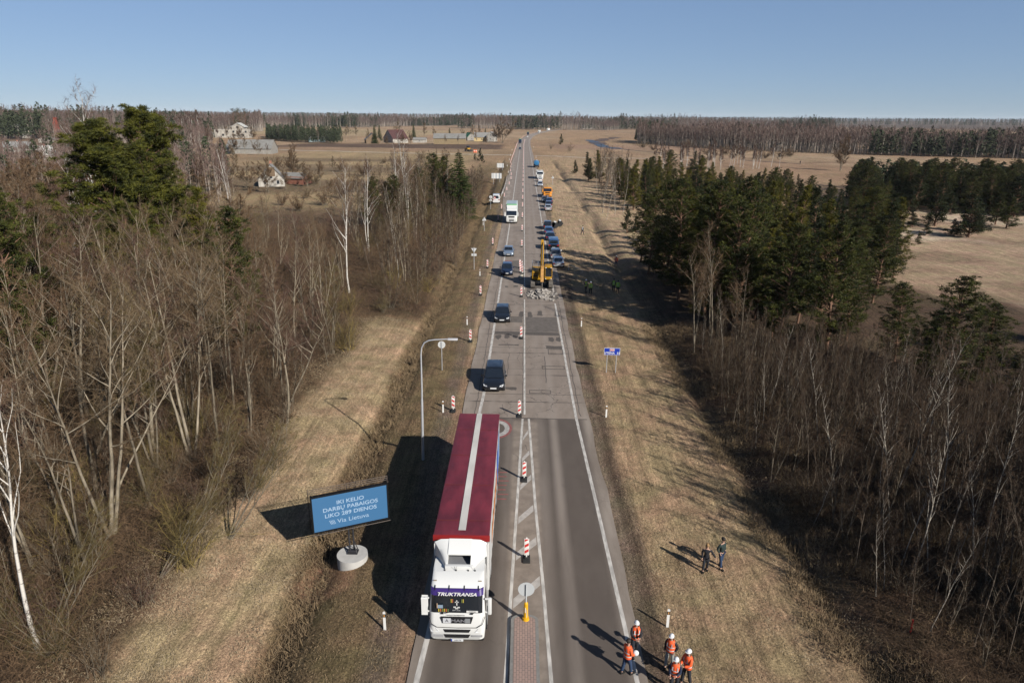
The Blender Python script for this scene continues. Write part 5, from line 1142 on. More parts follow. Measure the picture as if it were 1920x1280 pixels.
# things seen through / on the windscreen: signboards, pennants, cross
dsh = MB(); dsh.box(.42, .92, .005, .02, 1.86, 1.95); dsh.build('name_board', signw, T)
text_obj('lettering', 'TADEUSZ', .07, inkd, T, (.67, .0, 1.905))
text_obj('lettering', 'PERKUNAS', .07, mat('sticker_grey', (.5, .5, .5), .6), T, (-.02, .045, 1.93), (R(77), 0, 0))
em = MB(); em.box(-.025, .025, .085, .095, 2.15, 2.42).box(-.08, .08, .085, .095, 2.30, 2.345); em.box(-.15, -.03, .07, .078, 2.04, 2.11, .004).box(.02, .13, .07, .078, 2.03, 2.10, .004).box(-.07, .06, .05, .058, 1.99, 2.05, .004); em.build('sticker', mat('sticker_white', (.6, .6, .58), .6), T)
pn = MB()
for k, x in enumerate((-.80, -.72, -.64, -.56, -.48, -.40)): pn.mi(k % 3).box(x, x+.045, .02, .03, 1.87, 2.02)
for k, x in enumerate((-.26, -.20, .20, .26)): pn.mi(k % 3).box(x, x+.035, .12, .13, 2.27, 2.45)
pn.build('pennant', [mat('pennant_yellow', (.55, .42, .06), .7), mat('pennant_orange', (.5, .15, .05), .7), mat('pennant_green', (.15, .2, .06), .7)], T)
ts_ = MB(); ts_.mi(0).box(-.84, -.6, .035, .05, 2.04, 2.20).mi(1).box(-.86, -.82, .02, .03, 2.05, 2.3); ts_.build('paper', [mat('paper_blue', (.25, .33, .42), .8), mat('paper_warm', (.45, .3, .2), .8)], T)
ch = MB(); ch.box(-.42, .42, 1.8, 15.2, .75, 1.0); ch.box(-1.1, 1.1, 4.0, 6.1, .5, 1.0).box(-1.15, -.6, 2.4, 3.3, .4, 1.0, .05).box(.6, 1.15, 2.4, 3.4, .4, 1.0, .05); ch.build('chassis', black, T)
truck_wheels(T, 1.25, (1.35, 4.9)); truck_wheels(T, 1.27, (11.4, 12.7, 14.0))
# semitrailer (coupled: moves with the lorry)
tarp = mat('red_tarpaulin', (.215, .027, .042), .55, col2=(.11, .013, .022), scale=1.3, contrast=.2, spec=.4, bump=.05, bscale=1.6, var=.1, stretch=(1, .5, 1))
tarp2 = mat('red_tarpaulin_lip', (.28, .018, .018), .45, var=.15, scale=2)
a0, a1 = 26.95-ty, 40.45-ty
b = MB(); rows = 46; V = []
for k in range(rows+1):
    y = a0+(a1-a0)*k/rows; sag = .015*math.sin(k*1.9)+.012*math.sin(k*.7)
    V.append([(-1.29, y, 3.86), (-1.29, y, 3.93), (-1.24, y, 3.955), (-.7, y, 3.95+sag*.6), (0, y, 3.955+sag*.2), (.7, y, 3.95-sag*.6), (1.24, y, 3.955), (1.29, y, 3.93), (1.29, y, 3.86)])
b.loft(V, cap=False, close=False); tr_ = b.build('trailer_roof', tarp, T, True)
b = MB(); b.box(-.17, .17, a0+.38, a1-.05, 3.972, 3.978); b.build('roof_stripe', mat('stripe_white', (.80, .77, .72), .6, col2=(.50, .48, .44), scale=1.6, var=.1, stretch=(1, .3, 1)), tr_)
b = MB()
for k in range(4): b.box(-1.27, 1.27, a0+1.2+k*3.3, a0+1.22+k*3.3, 3.962, 3.974)
b.build('roof_bow', mat('tarpaulin_seam', (.16, .035, .03), .5), tr_)
b = MB(); b.box(-1.31, 1.31, a0-.06, a0+.04, 3.66, 3.965, .03); b.build('front_lip', tarp2, T, True)
b = MB()
for k in range(9): x = -1.05+k*.26; b.tube([(x, a0-.03, 3.66), (x+.13, a0-.10, 3.52), (x+.26, a0-.03, 3.66)], .008, 4)
b.build('tarp_cord', black, T)
b = MB(); b.box(-1.27, 1.27, a0, a0+.08, 1.0, 3.7); b.build('front_wall', whitem, T)
b = MB(); n = 60
for s in (1, -1):
    V = []
    for k in range(n+1): y = a0+.06+(a1-a0-.08)*k/n; V.append([(s*(1.272+.008*math.sin(k*1.7)), y, 1.0), (s*(1.28+.012*math.sin(k*1.3)), y, 2.4), (s*1.272, y, 3.88)])
    b.loft(V, cap=False, close=False)
b.build('curtain', mat('curtain_white', (.62, .62, .61), .5, var=.05, scale=2), T, True)
b = MB()
for k in range(3): b.mi(0).box(1.293, 1.298, 5.0+k*2.6, 7.2+k*2.6, 1.9-.1*k, 2.6)
b.mi(1).box(1.293, 1.299, 11.5, 13.5, 1.4, 3.2).mi(2).box(1.293, 1.299, 13.7, 15.2, 1.4, 3.4); b.build('curtain_mark', [mat('mark_orange', (.65, .22, .04), .6), mat('mark_blue', (.04, .12, .5), .6), mat('mark_sky', (.2, .35, .6), .6)], T)
b = MB(); b.box(-1.27, 1.27, a1-.05, a1, 1.0, 3.9); b.build('rear_door', whitem, T)
b = MB(); b.box(-1.2, -.9, 7.5, 10.0, .5, 1.0, .03).box(.9, 1.2, 7.5, 10.0, .5, 1.0, .03); b.build('side_guard', steel, T)
for s in (1, -1): b = MB(); b.tube([(s*.9, 5.9, 1.0), (s*.9, 5.9, .35)], .06, 6); b.build('landing_leg', black, T)
# ---------------------------------------------------------------- other lorries
def simple_truck(name, label, loc, rz, paint, kind, boxm, L=9.0, boxH=3.6, W=2.44):
    o = empty(name, loc, rz, label, 'lorry'); make_cab(o, paint, None, W, low=(kind != 'box'))
    b = MB(); b.box(-.45, .45, 2.0, L-.2, .7, .95); b.build('chassis', black, o)
    if kind == 'box':
        b = MB(); b.box(-1.26, 1.26, 2.55, L, 1.0, boxH, .03); b.build('cargo_box', boxm, o, True)
        b = MB(); b.box(-1.0, 1.0, 2.56, L-.1, boxH+.002, boxH+.012); b.build('roof_sheet', mat('roof_sheet_grey', (.40, .47, .52), .5), o)
        d = MB(); d.add([(-1.0, .9, 3.1), (1.0, .9, 3.1), (1.15, 2.2, 3.75), (-1.15, 2.2, 3.75), (-1.1, 2.25, 3.1), (1.1, 2.25, 3.1)], [(0, 1, 2, 3), (0, 3, 4), (1, 5, 2), (3, 2, 5, 4)]); d.build('roof_deflector', paint, o)
        t = MB(); t.box(-1.1, 1.1, 2.3, 2.45, 3.2, 4.0, .04); t.build('green_fairing', mat('fairing_green', (.13, .42, .17), .45), o, True)
        for s in (1,): g = MB(); g.box(1.225, 1.24, .15, .5, .6, 1.6); g.build('green_corner', mat('corner_green', (.45, .7, .08), .5), o)
    elif kind == 'tipper':
        b = MB(); b.add([(-1.15, 2.6, 1.1), (1.15, 2.6, 1.1), (1.28, 2.5, 2.75), (-1.28, 2.5, 2.75), (-1.1, L, 1.1), (1.1, L, 1.1), (1.28, L+.15, 2.75), (-1.28, L+.15, 2.75)], [(0, 1, 2, 3), (0, 4, 5, 1), (4, 7, 6, 5), (1, 5, 6, 2), (0, 3, 7, 4)]); b.build('tipper_body', boxm, o)
        b = MB(); b.add([(-1.2, 2.6, 2.5), (1.2, 2.6, 2.5), (1.2, L, 2.4), (-1.2, L, 2.4), (0, (L+2.6)/2, 3.0)], [(0, 1, 4), (1, 2, 4), (2, 3, 4), (3, 0, 4)]); b.build('load', mat('load_gravel', (.35, .33, .31), .9), o)
    elif kind == 'tank':
        b = MB(); V = []
        for y, k in ((2.6, .75), (2.75, .97), (2.9, 1), (L-.3, 1), (L-.12, .95), (L, .6)): V.append([(1.24*k*math.cos(a), y, 2.1+1.05*k*math.sin(a)) for a in [2*math.pi*i/20 for i in range(20)]])
        b.loft(V); b.build('tank_body', boxm, o, True); b = MB(); b.box(-.3, .3, 4, 5, 3.1, 3.25, .05); b.build('tank_hatch', steel, o, True)
        b = MB(); b.box(-1.2, 1.2, L-.1, L+.05, .6, .95, .03); b.build('rear_bumper', black, o, True)
    else:
        b = MB(); b.box(-1.25, 1.25, 2.5, L, 1.0, 1.25, .03).box(-1.25, 1.25, 2.5, 2.58, 1.25, 1.9); b.build('flat_bed', boxm, o, True)
        b = MB(); b.box(-.5, .5, 5.0, 6.5, 1.25, 2.2, .1).tube([(0, 5.5, 2.2), (0, 4.5, 3.4), (0, 3.2, 3.2)], .12, 6); b.build('loader_crane', mat('crane_yellow', (.55, .42, .16), .6), o, True)
    truck_wheels(o, W/2, (1.35, L-2.2, L-1.0)); return o
def tk(px, py): x, y = at(px, py); return (x, y, 0)
simple_truck('box_lorry', 'white and green box lorry driving toward the camera in the left lane', tk(959, 419.5), 0, white, 'box', mat('box_pale', (.55, .62, .60), .6), L=9.5, boxH=3.95)
simple_truck('crane_lorry', 'orange and cream lorry parked on the right shoulder among cars', tk(1026.5, 371), 0, mat('lorry_orange', (.75, .28, .02), .4), 'flat', mat('bed_cream', (.6, .5, .28), .6), L=8.5)
simple_truck('tipper_lorry', 'white lorry with dark windscreen on the right shoulder behind the silver car', tk(1012.5, 336), 0, white, 'tipper', whitem, L=8.5)
x_, y_, _ = tk(1006, 314.5); simple_truck('tank_lorry', 'blue tank lorry farthest in the row on the right shoulder', (x_, y_+8.5, 0), math.pi, pbl, 'tank', mat('tank_blue', (.03, .17, .36), .35, coat=.4), L=8.5)
simple_truck('distant_lorry', 'small blue lorry coming down the left lane far away', tk(975, 269.5), 0, pnavy, 'box', mat('box_navy', (.05, .07, .2), .5), L=9, boxH=3.6)
simple_truck('distant_lorry', 'blue lorry just before the far bend', tk(990, 253.5), 0, pnavy, 'box', mat('box_navy', (.05, .07, .2), .5), L=9, boxH=3.6)
simple_truck('distant_lorry', 'white lorry in the far bend', tk(1010, 249.5), -.15, white, 'box', whitem, L=12, boxH=3.9)
simple_truck('distant_lorry', 'white lorry nearest the wood on the far road', tk(1026, 245.5), -.3, white, 'box', whitem, L=14, boxH=4.0)

# ---------------------------------------------------------------- excavator
yel = mat('machine_yellow', (.50, .27, .012), .55, col2=(.36, .18, .012), scale=3, spec=.2); trk = mat('track_steel', (.13, .115, .10), .8, var=.3, scale=6, bump=.02); worn = mat('worn_orange', (.50, .26, .07), .7, var=.35, scale=4)
ex, ey = 2.72, 92.6
EX = empty('excavator', (ex, ey, 0), 0, 'yellow tracked excavator breaking the concrete slab with a hydraulic hammer', 'excavator')
for s in (1, -1):
    b = MB(); P = []
    for k in range(9): a = math.pi/2+math.pi*k/8; P.append((-1.65+.42*math.cos(a), .44+.42*math.sin(a)))
    for k in range(9): a = -math.pi/2+math.pi*k/8; P.append((1.95+.42*math.cos(a), .44+.42*math.sin(a)))
    b.prism(P, s*.95, s*1.5, 'yz')
    for k in range(20): y = -1.65+k*.19; b.box(min(s*.93, s*1.52), max(s*.93, s*1.52), y, y+.07, .86, .895)
    for k in range(4): b.box(min(s*.93, s*1.52), max(s*.93, s*1.52), -2.08-.0, -2.03, .28+k*.13, .33+k*.13)
    b.build('track', trk, EX)
b = MB(); b.box(-.9, .9, -.8, 1.2, .45, .95, .08).cyl((0, .2, .9), .6, .2, 'z', 18); b.build('undercarriage', black, EX, True)
b = MB(); b.box(-1.35, -.36, -1.15, 2.3, 1.12, 2.25, .12).box(-.36, 1.3, .9, 2.6, 1.12, 2.2, .15).box(-1.3, 1.3, -1.1, 2.3, 1.05, 1.25, .04); b.build('upper_body', yel, EX, True)
b = MB(); b.box(-1.362, -1.35, -.4, 1.5, 1.4, 2.0).box(-1.2, -.5, -1.165, -1.15, 1.5, 1.75).box(-1.2, -.5, -1.165, -1.15, 1.85, 2.0).box(-.9, .9, 2.6, 2.61, 1.35, 1.9).box(-1.2, -.5, 0, .8, 2.25, 2.262); b.build('vent_panel', black, EX)
b = MB(); b.box(.38, 1.38, -1.35, .62, 1.15, 1.55, .06).box(.38, 1.38, -1.33, .60, 2.78, 2.92, .05)
for x in (.41, 1.35):
    for y in (-1.30, .57): b.tube([(x, y, 1.5), (x, y+(.12 if y < 0 else 0), 2.82)], .045, 6)
b.build('cab_frame', yel, EX, True)
g = MB(); g.quad((.44, -1.315, 1.5), (1.32, -1.315, 1.5), (1.32, -1.2, 2.8), (.44, -1.2, 2.8)); g.box(.375, .395, -1.2, .5, 1.55, 2.78).box(1.365, 1.38, -1.2, .5, 1.55, 2.78); g.build('cab_window', glass, EX)
b = MB(); b.box(.44, .6, -1.36, -1.28, 2.72, 2.82).box(1.15, 1.31, -1.36, -1.28, 2.72, 2.82).box(.44, .56, -1.38, -1.32, 1.2, 1.3).box(1.2, 1.32, -1.38, -1.32, 1.2, 1.3); b.build('work_lamp', lampm, EX)
b = MB(); b.tube([(-1.3, .2, 2.25), (-1.3, .2, 3.1), (-1.3, 2.1, 3.1), (-1.3, 2.1, 2.25)], .025, 5).tube([(-.5, .2, 2.25), (-.5, .2, 3.0), (-.5, 2.1, 3.0), (-.5, 2.1, 2.25)], .025, 5).tube([(-1.3, 1.1, 2.25), (-1.3, 1.1, 3.1)], .02, 5); b.build('handrail', steel, EX)
def beam(pts, w, h, m, name, par):
    mb = MB(); rings = []
    for (y, z, hh) in pts:
        rings.append([(-w/2, y, z-hh/2), (w/2, y, z-hh/2), (w/2, y, z+hh/2), (-w/2, y, z+hh/2)])
    mb.loft(rings); return mb.build(name, m, par)
bo = beam([(.3, 1.9, .55), (.0, 2.9, .7), (-.15, 3.9, .75), (-.1, 5.0, .6), (.25, 6.2, .45)], .42, .5, yel, 'boom', EX); bo.location = (.02, 0, 0)
# boom rises nearly upright, stick drops in front
b = MB(); b.loft([[(-.21, y-h, z), (.21, y-h, z), (.21, y+h, z), (-.21, y+h, z)] for (y, z, h) in ((-.1, 1.6, .35), (-.45, 2.9, .42), (-.55, 3.8, .45), (-.35, 5.2, .32), (0.0, 6.35, .2))]); 
bpy.data.objects.remove(bo); bo = b.build('boom', yel, EX)
b = MB(); b.tube([(-.16, -.75, 2.0), (-.16, -.95, 4.0)], .08, 8).tube([(.16, -.75, 2.0), (.16, -.95, 4.0)], .08, 8).tube([(0, -.1, 4.6), (0, -.75, 6.5)], .07, 8); b.build('boom_cylinder', black, bo, True)
b = MB(); b.loft([[(-.16, y-.2*h, z), (.16, y-.2*h, z), (.16, y+.2*h, z), (-.16, y+.2*h, z)] for (y, z, h) in ((.25, 6.75, .8), (-.1, 6.2, 1.7), (-.9, 4.6, 1.35), (-1.6, 3.0, .9))]); st = b.build('stick', yel, EX)
b = MB(); b.tube([(0, -.55, 6.2), (0, -1.35, 4.3)], .06, 8).tube([(0, -1.35, 4.3), (0, -1.85, 3.1)], .04, 8); b.build('stick_cylinder', black, st, True)
b = MB(); b.box(-.2, .2, -2.0, -1.45, 2.75, 3.15, .05); b.loft([[(-.2, y-.21, z), (.2, y-.21, z), (.2, y+.21, z), (-.2, y+.21, z)] for (y, z) in ((-1.75, 2.85), (-2.35, 1.1))]); b.build('hammer_housing', worn, EX)
b = MB(); b.tube([(0, -2.35, 1.1), (0, -2.68, .15)], [.085, .06], 10); b.build('hammer_chisel', trk, EX, True)
dv = MB(); dv.box(.62, 1.1, -.6, -.35, 1.7, 2.35, .08); dv.build('driver_jacket', yelv, EX, True)
bo.scale = (1, 1, .94); st.scale = (1, 1, .94)
# rubble
rs = np.random.default_rng(77); rub = mat('broken_concrete', (.34, .31, .28), .9, var=.25, scale=3)
RB = []
for i in range(150):
    a = rs.normal(size=2); x = 2.7+a[0]*1.15; y = 87.1+a[1]*1.25
    if x < .65 or x > 5 or y > 90.8: continue
    s = rs.uniform(.08, .32)*(1.2 if abs(a[0]) < .6 else .8)
    hgt = max(0, .55-.3*np.hypot(*a))*rs.random()
    bm = bmesh.new(); bmesh.ops.create_cube(bm, size=1)
    for v in bm.verts: v.co = Vector((v.co.x*s*rs.uniform(.9, 1.9), v.co.y*s*rs.uniform(.9, 1.9), v.co.z*s*rs.uniform(.5, 1)))+Vector(rs.normal(size=3)*s*.1)
    me = bpy.data.meshes.new('concrete_chunk'); bm.to_mesh(me); bm.free(); me.materials.append(rub)
    o = bpy.data.objects.new('concrete_chunk', me); COL.objects.link(o); o.location = (x, y, s*.3+hgt); o.rotation_euler = tuple(rs.uniform(-.6, .6, 2))+(rs.uniform(0, 6.28),)
    tag(o, 'piece of broken concrete slab lying under the excavator hammer', 'rubble', 'broken concrete pieces under the excavator hammer')
# digging buckets lying by the shoulder
for (px, py, rz, l) in [(1040, 427, .5, 'black excavator bucket lying next to the black SUV'), (1049, 424, .2, 'black excavator bucket lying farther from the road than the other')]:
    x, y = at(px, py); o = empty('excavator_bucket', (x, y, gz(x, y)), rz, l, 'bucket')
    P = [(.0, 0), (.9, .1), (1.25, .6), (1.0, 1.15), (.35, 1.2), (.42, 1.12), (.92, 1.05), (1.1, .6), (.82, .2), (0, .08)]
    b = MB(); b.prism([(p[0]-.6, p[1]) for p in P], -.6, .6, 'xz'); b.prism([(-.6, .04), (.3, .1), (.6, .6), (.4, 1.1), (-.2, 1.15)], -.62, -.58, 'xz'); b.prism([(-.6, .04), (.3, .1), (.6, .6), (.4, 1.1), (-.2, 1.15)], .58, .62, 'xz'); b.build('shell', black, o)
    t = MB(); [t.box(-.85, -.6, -.5+k*.25, -.4+k*.25, .02, .1) for k in range(5)]; t.build('teeth', steel, o)
    e = MB(); e.box(-.1, .2, -.25, -.2, 1.15, 1.45).box(-.1, .2, .2, .25, 1.15, 1.45); e.build('bracket', steel, o)

# ---------------------------------------------------------------- roadworks boards
def make_board(label, loc, group=None, stripe=1, rz=0.0):
    o = empty('warning_board', loc, rz, label, 'traffic board', group)
    b = MB(); b.box(-.19, .19, -.36, .30, 0, .09, .02).box(-.10, .10, -.12, .12, .09, .16, .02); b.build('foot', rubber, o, True)
    z0, z1, w = .27, 1.27, .125
    p = MB(); p.box(-w, w, -.02, .02, z0, z1, .01); p.box(-.04, .04, -.015, .015, z1, z1+.07); p.box(-.03, .03, -.012, .012, .14, z0); pn_ = p.build('panel', signw, o, True)
    s = MB(); ww = w-.018
    for yy, dr in ((-.0215, 1), (.0215, -1)):
        for k in range(3):
            zc = z0+.10+k*.36
            a = (-ww, zc+.0*stripe), (ww, zc+.13), (ww, zc+.30), (-ww, zc+.17)
            a = [(x*stripe, min(max(z, z0+.02), z1-.02)) for x, z in a]; V = [(x, yy, z) for x, z in a]; s.quad(*V)
    s.build('stripe', redref, pn_); return o
bp = make_board('red and white striped board nearest the camera on the hatched strip', (.45, 30.71, 0))
spots = [(.33, 39.04, 'striped board second from the traffic island, beside the red roof'), (-.05, 48.9, 'striped board where dark asphalt meets the concrete slabs'), (0.0, 68.6, 'striped board on the centre line beside the patched slab'), (-.05, 86.2, 'striped board on the centre line next to the broken concrete')]
for x, y, l in spots: o = copy_tree(bp); o.location = (x, y, 0); o['label'] = l
GC = 'boards along the centre line'; y = 122.0
while y < 720:
    o = copy_tree(bp); o.location = (-.12+float(road_cx(y))-.35, y, 0); o['label'] = 'small striped board in the far run along the centre line'; o['group'] = GC; y += 19+rng.uniform(-1.5, 1.5)
for k, (x, y) in enumerate([(-.35, 104.0), (-.05, 103.2), (-.25, 100.6), (.05, 99.6)]):
    o = copy_tree(bp); o.location = (x, y, 0); o.rotation_euler = (0, 0, [.5, -.3, .3, -.2][k]); o['label'] = 'one of four striped boards bunched together beside the excavator'; o['group'] = 'bunched boards beside the excavator'
# heap of pale sacks by the bunched boards
b = MB(); 
for k in range(5): b.sphere((-.15+.12*math.sin(k*2.1), 96.2+k*.55, .12), .26, 6, (1, 1.1, .5))
tag(b.build('sand_heap', mat('sand_pale', (.38, .35, .29), .95, var=.2, scale=6), None, True), 'pale heap of sand bags beside the bunched boards', 'sandbags')
mp_ = make_board('striped board on the left verge nearest the lorry, next to a white post', (0, 0, 0), stripe=-1)
lv = [(850, 770, None), (882, 640, 'striped board on the left verge under the street lamp head'), (901, 553, 'left verge board level with the broken concrete'), (914, 502, 'left verge board beside the dark blue car'), (924, 459, 'left verge board just beyond the pale saloon')]
for k, (px, py, l) in enumerate(lv):
    o = mp_ if k == 0 else copy_tree(mp_); x, y = at(px, py); o.location = (x, y, gz(x, y)+.03)
    if l: o['label'] = l
for k, (px, py) in enumerate([(934, 414), (940.5, 393), (945.6, 370.5), (950.2, 358.8), (954.7, 347.7), (958.1, 337.5), (958.5, 330), (957, 322.8), (957.6, 315.7), (958.5, 310.6)]):
    o = copy_tree(mp_); x, y = at(px, py); o.location = (x, y, .02); o['label'] = 'striped board in the run on the left edge near the guard rail'; o['group'] = 'boards on the left edge near the guard rail'
y = 350
while y < 1150:
    o = copy_tree(mp_); x = float(np.interp(y, [350, 450, 640, 1200], [-6.6, -6.2, -5.6, -5]))+float(road_cx(y))-.35; o.location = (x, y, .0); o['label'] = 'tiny striped board in the far row on the left edge of the road'; o['group'] = 'far boards on the left road edge'; y += 13 if y < 640 else 20

# ---------------------------------------------------------------- marker posts
def make_post(label, loc, rz=0, orange_=True):
    o = empty('marker_post', loc, rz, label, 'marker post')
    P = [(-.06, .0), (.06, .0), (.045, .05), (-.045, .05)]
    b = MB(); b.prism([(-.06, -.02), (.06, -.02), (.0, .06)], -.05, .98, 'xy'); b.build('post', signw, o)
    b = MB(); b.prism([(-.064, -.023), (.064, -.023), (.0, .065)], .70, .88, 'xy'); k = b.build('band', inkd, o)
    r = MB(); r.box(-.02, .02, -.028, -.0235, .73, .85); r.build('reflector', mat('amber', (.75, .35, .08), .3), k); return o
p0 = make_post('white marker post with dark band in front of the billboard', (0, 0, 0))
posts = [(722, 1180, None), (1251, 1175, 'white marker post with orange reflector right behind the group of workers'), (1136.5, 782, 'white marker post on the right verge by the start of the concrete'), (831, 773, 'white marker post beside the first left verge board'), (876, 609, 'white marker post on the left verge beyond the round sign'), (1090, 612, 'white marker post on the right verge beyond the blue sign'), (900, 517, 'white marker post on the left verge level with the dark blue car'), (906, 421, 'white marker post beside the triangular sign')]
for k, (px, py, l) in enumerate(posts):
    o = p0 if k == 0 else copy_tree(p0); x, y = at(px, py, -.05); o.location = (x, y, gz(x, y)); 
    if l: o['label'] = l
for (px, py) in [(943, 362), (953, 324), (951, 312), (955, 300), (957, 292), (1005, 296), (1000, 277), (960, 282)]:
    o = copy_tree(p0); x, y = at(px, py); o.location = (x, y, gz(x, y)); o.scale = (1.3, 1.3, 1.1); o['label'] = 'far white marker post on the edge of the road'; o['group'] = 'far white marker posts'

# ---------------------------------------------------------------- signs
def sign_pole(o, h, x=0, r=.035, z0=-.4): b = MB(); b.cyl((x, 0, z0), r, h-z0, 'z', 10); return b.build('pole', steel, o, True)
def disc(o, z, r, m, y=.045, name='disc', n=32):
    b = MB(); b.tube([(0, y, z), (0, y+.02, z)], r, n); return b.build(name, m, o)
def tri(o, z, r, m, up=True, y=.045, name='triangle'):
    b = MB(); s = 1 if up else -1; b.prism([(-r, z-s*r*.58), (r, z-s*r*.58), (0, z+s*r*1.15)], y, y+.02, 'xz'); return b.build(name, m, o)
whs = mat('sign_back', (.66, .67, .66), .55, var=.05, scale=3)
x, y = at(829, 693); S = empty('round_sign', (x, y, gz(x, y)), 0, 'back of a round sign on a thin pole on the left verge under the lamp', 'road sign'); sign_pole(S, 2.75); disc(S, 2.45, .34, whs)
b = MB(); b.box(-.25, .25, .035, .044, 2.4, 2.43); b.build('clamp', steel, S)
x, y = at(889, 505); S = empty('yield_sign', (x, y, gz(x, y)), 0, 'back of a downward triangle sign with a small plate below on the left verge', 'road sign'); sign_pole(S, 3.4, r=.04); tri(S, 3.05, .42, whs, False); b = MB(); b.box(-.38, .38, .05, .07, 2.1, 2.45); b.build('plate', whs, S)
b = MB(); b.box(-.05, .05, -.01, .045, 2.05, 3.4); b.build('bracket', greyp, S)
x, y = at(908, 432); S = empty('warning_sign', (x, y, gz(x, y)), 0, 'back of an upright triangle sign left of the green and white lorry', 'road sign'); sign_pole(S, 2.8, r=.04); tri(S, 2.35, .45, whs)
x, y = at(920, 391); S = empty('double_sign', (x, y, gz(x, y)), 0, 'pole with a round sign above a triangle sign beside the parked white van', 'road sign'); sign_pole(S, 3.3, r=.04); disc(S, 3.05, .36, whs); tri(S, 2.3, .42, whs)
x, y = at(1036, 347); S = empty('warning_sign', (x, y, gz(x, y)), 0, 'white triangle sign on the right verge beside the far parked lorries', 'road sign'); sign_pole(S, 3.0, r=.04); tri(S, 2.6, .5, whs)
for (px, py, w, l) in [(931, 341, 3.6, 'wide pale striped panel, the nearer of two on the left slope'), (938, 317, 3.0, 'pale striped panel farther away on the left slope')]:
    x, y = at(px, py); S = empty('panel_sign', (x, y, gz(x, y)), 0, l, 'road sign')
    for s in (-1, 1): sign_pole(S, 3.4, s*w*.32, .05)
    b = MB(); b.box(-w/2, w/2, .06, .09, 1.6, 3.5); pb = b.build('panel', mat('panel_back', (.40, .43, .46), .5), S)
    t = MB(); [t.box(-w/2+w*k, -w/2+w*(k+.09), .05, .0595, 1.62, 3.48) for k in (0.02, .20, .30, .52, .62, .88)]; t.build('panel_rib', signw, pb)
# blue direction sign
x, y = 8.3, 58.95; BS = empty('direction_sign', (x, y, gz(x, y)), R(-2), 'blue direction sign with white lettering on two posts at the right', 'road sign')
for s in (-.42, .42): sign_pole(BS, 2.4, s, .035)
b = MB(); b.box(-.72, .72, -.06, -.04, 1.72, 2.40, .004); pb = b.build('board', mat('sign_edge', (.72, .74, .78), .4), BS)
b = MB(); b.box(-.69, .69, -.066, -.0605, 1.75, 2.37); b.build('blue_face', mat('sign_blue', (.012, .045, .42), .4), pb)
b = MB(); b.box(-.22, .22, -.072, -.067, 2.10, 2.33); b.build('route_plate', signw, pb); b = MB(); b.box(-.185, .185, -.077, -.0725, 2.13, 2.30); b.build('route_face', redref, pb)
text_obj('lettering', 'A14', .17, signw, pb, (0, -.079, 2.215), bold=.006); text_obj('lettering', 'UTENA  32', .27, signw, pb, (0, -.069, 1.91), bold=.008, sx=1.05, spacing=1.08)
# yellow bollard sign on the island
BL = empty('island_bollard', (.40, 26.0, .155), 0, 'yellow bollard with round sign seen from behind on the traffic island', 'bollard')
b = MB(); b.cyl((0, 0, 0), .17, .12, 'z', 20, r2=.15).cyl((0, 0, .12), .115, .75, 'z', 20, r2=.095).sphere((0, 0, .87), .095, 8); b.build('base', mat('bollard_yellow', (.80, .42, .01), .4, coat=.3), BL, True)
b = MB(); b.box(-.045, -.015, -.118, -.10, .45, .72).box(.03, .05, -.116, -.10, .2, .62); b.build('sticker', signw, BL)
b = MB(); b.cyl((0, 0, .85), .035, 1.05, 'z', 10); b.build('pole', greyp, BL, True); disc(BL, 1.62, .36, mat('disc_back', (.52, .58, .54), .45), .04)
b = MB(); b.tube([(0, .035, 1.62), (0, .037, 1.62)], .375, 32); b.build('rim', greyp, BL)

# guard rail
GR = empty('guard_rail', (0, 0, 0), 0, 'steel guard rail curving along the left edge of the far road', 'guard rail')
gp = [at(946, 368), at(948, 363), at(951, 354), at(953.5, 345), at(955, 338), at(955.5, 331)]; gp = [(p[0]-.9, p[1]) for p in gp]
b = MB(); P = [(-.0, .45), (.04, .52), (0, .6), (.04, .68), (0, .76)]
b.loft([[(gx_+p[0], gy_, p[1]+.0) for p in P] for gx_, gy_ in gp], cap=False, close=False); b.build('rail', steel, GR, True)
for i in range(len(gp)-1):
    for t in (0, .5):
        b = MB(); px, py = gp[i][0]*(1-t)+gp[i+1][0]*t-.06, gp[i][1]*(1-t)+gp[i+1][1]*t; b.box(px-.05, px+.05, py-.04, py+.04, -.3, .7); b.build('rail_post', steel, GR)

# street lamp
LX, LY = -6.57, 41.62; LM = empty('street_lamp', (LX, LY, gz(LX, LY)), 0, 'tall grey street lamp with curved arm reaching toward the road', 'street lamp')
P = [(0, 0, 0), (.02, 0, 2), (.08, 0, 4.6)]; b = MB(); b.tube([(0, 0, -.1), (.06, 0, 4.4)], [.095, .082], 12).tube([(.06, 0, 4.38), (.08, 0, 5.0), (.1, 0, 7.6), (.16, 0, 8.05), (.34, 0, 8.38), (.62, 0, 8.54), (1.0, 0, 8.60), (1.9, 0, 8.66)], [.066, .062, .05, .045, .042, .04, .038, .034], 12); b.build('pole', steel, LM, True)
b = MB(); b.box(1.85, 2.5, -.12, .12, 8.60, 8.70, .03); b.build('lamp_head', mat('lamp_grey', (.62, .61, .63), .4), LM, True)
b = MB(); b.box(1.95, 2.45, -.09, .09, 8.59, 8.602); b.build('lamp_glass', lampm, LM)

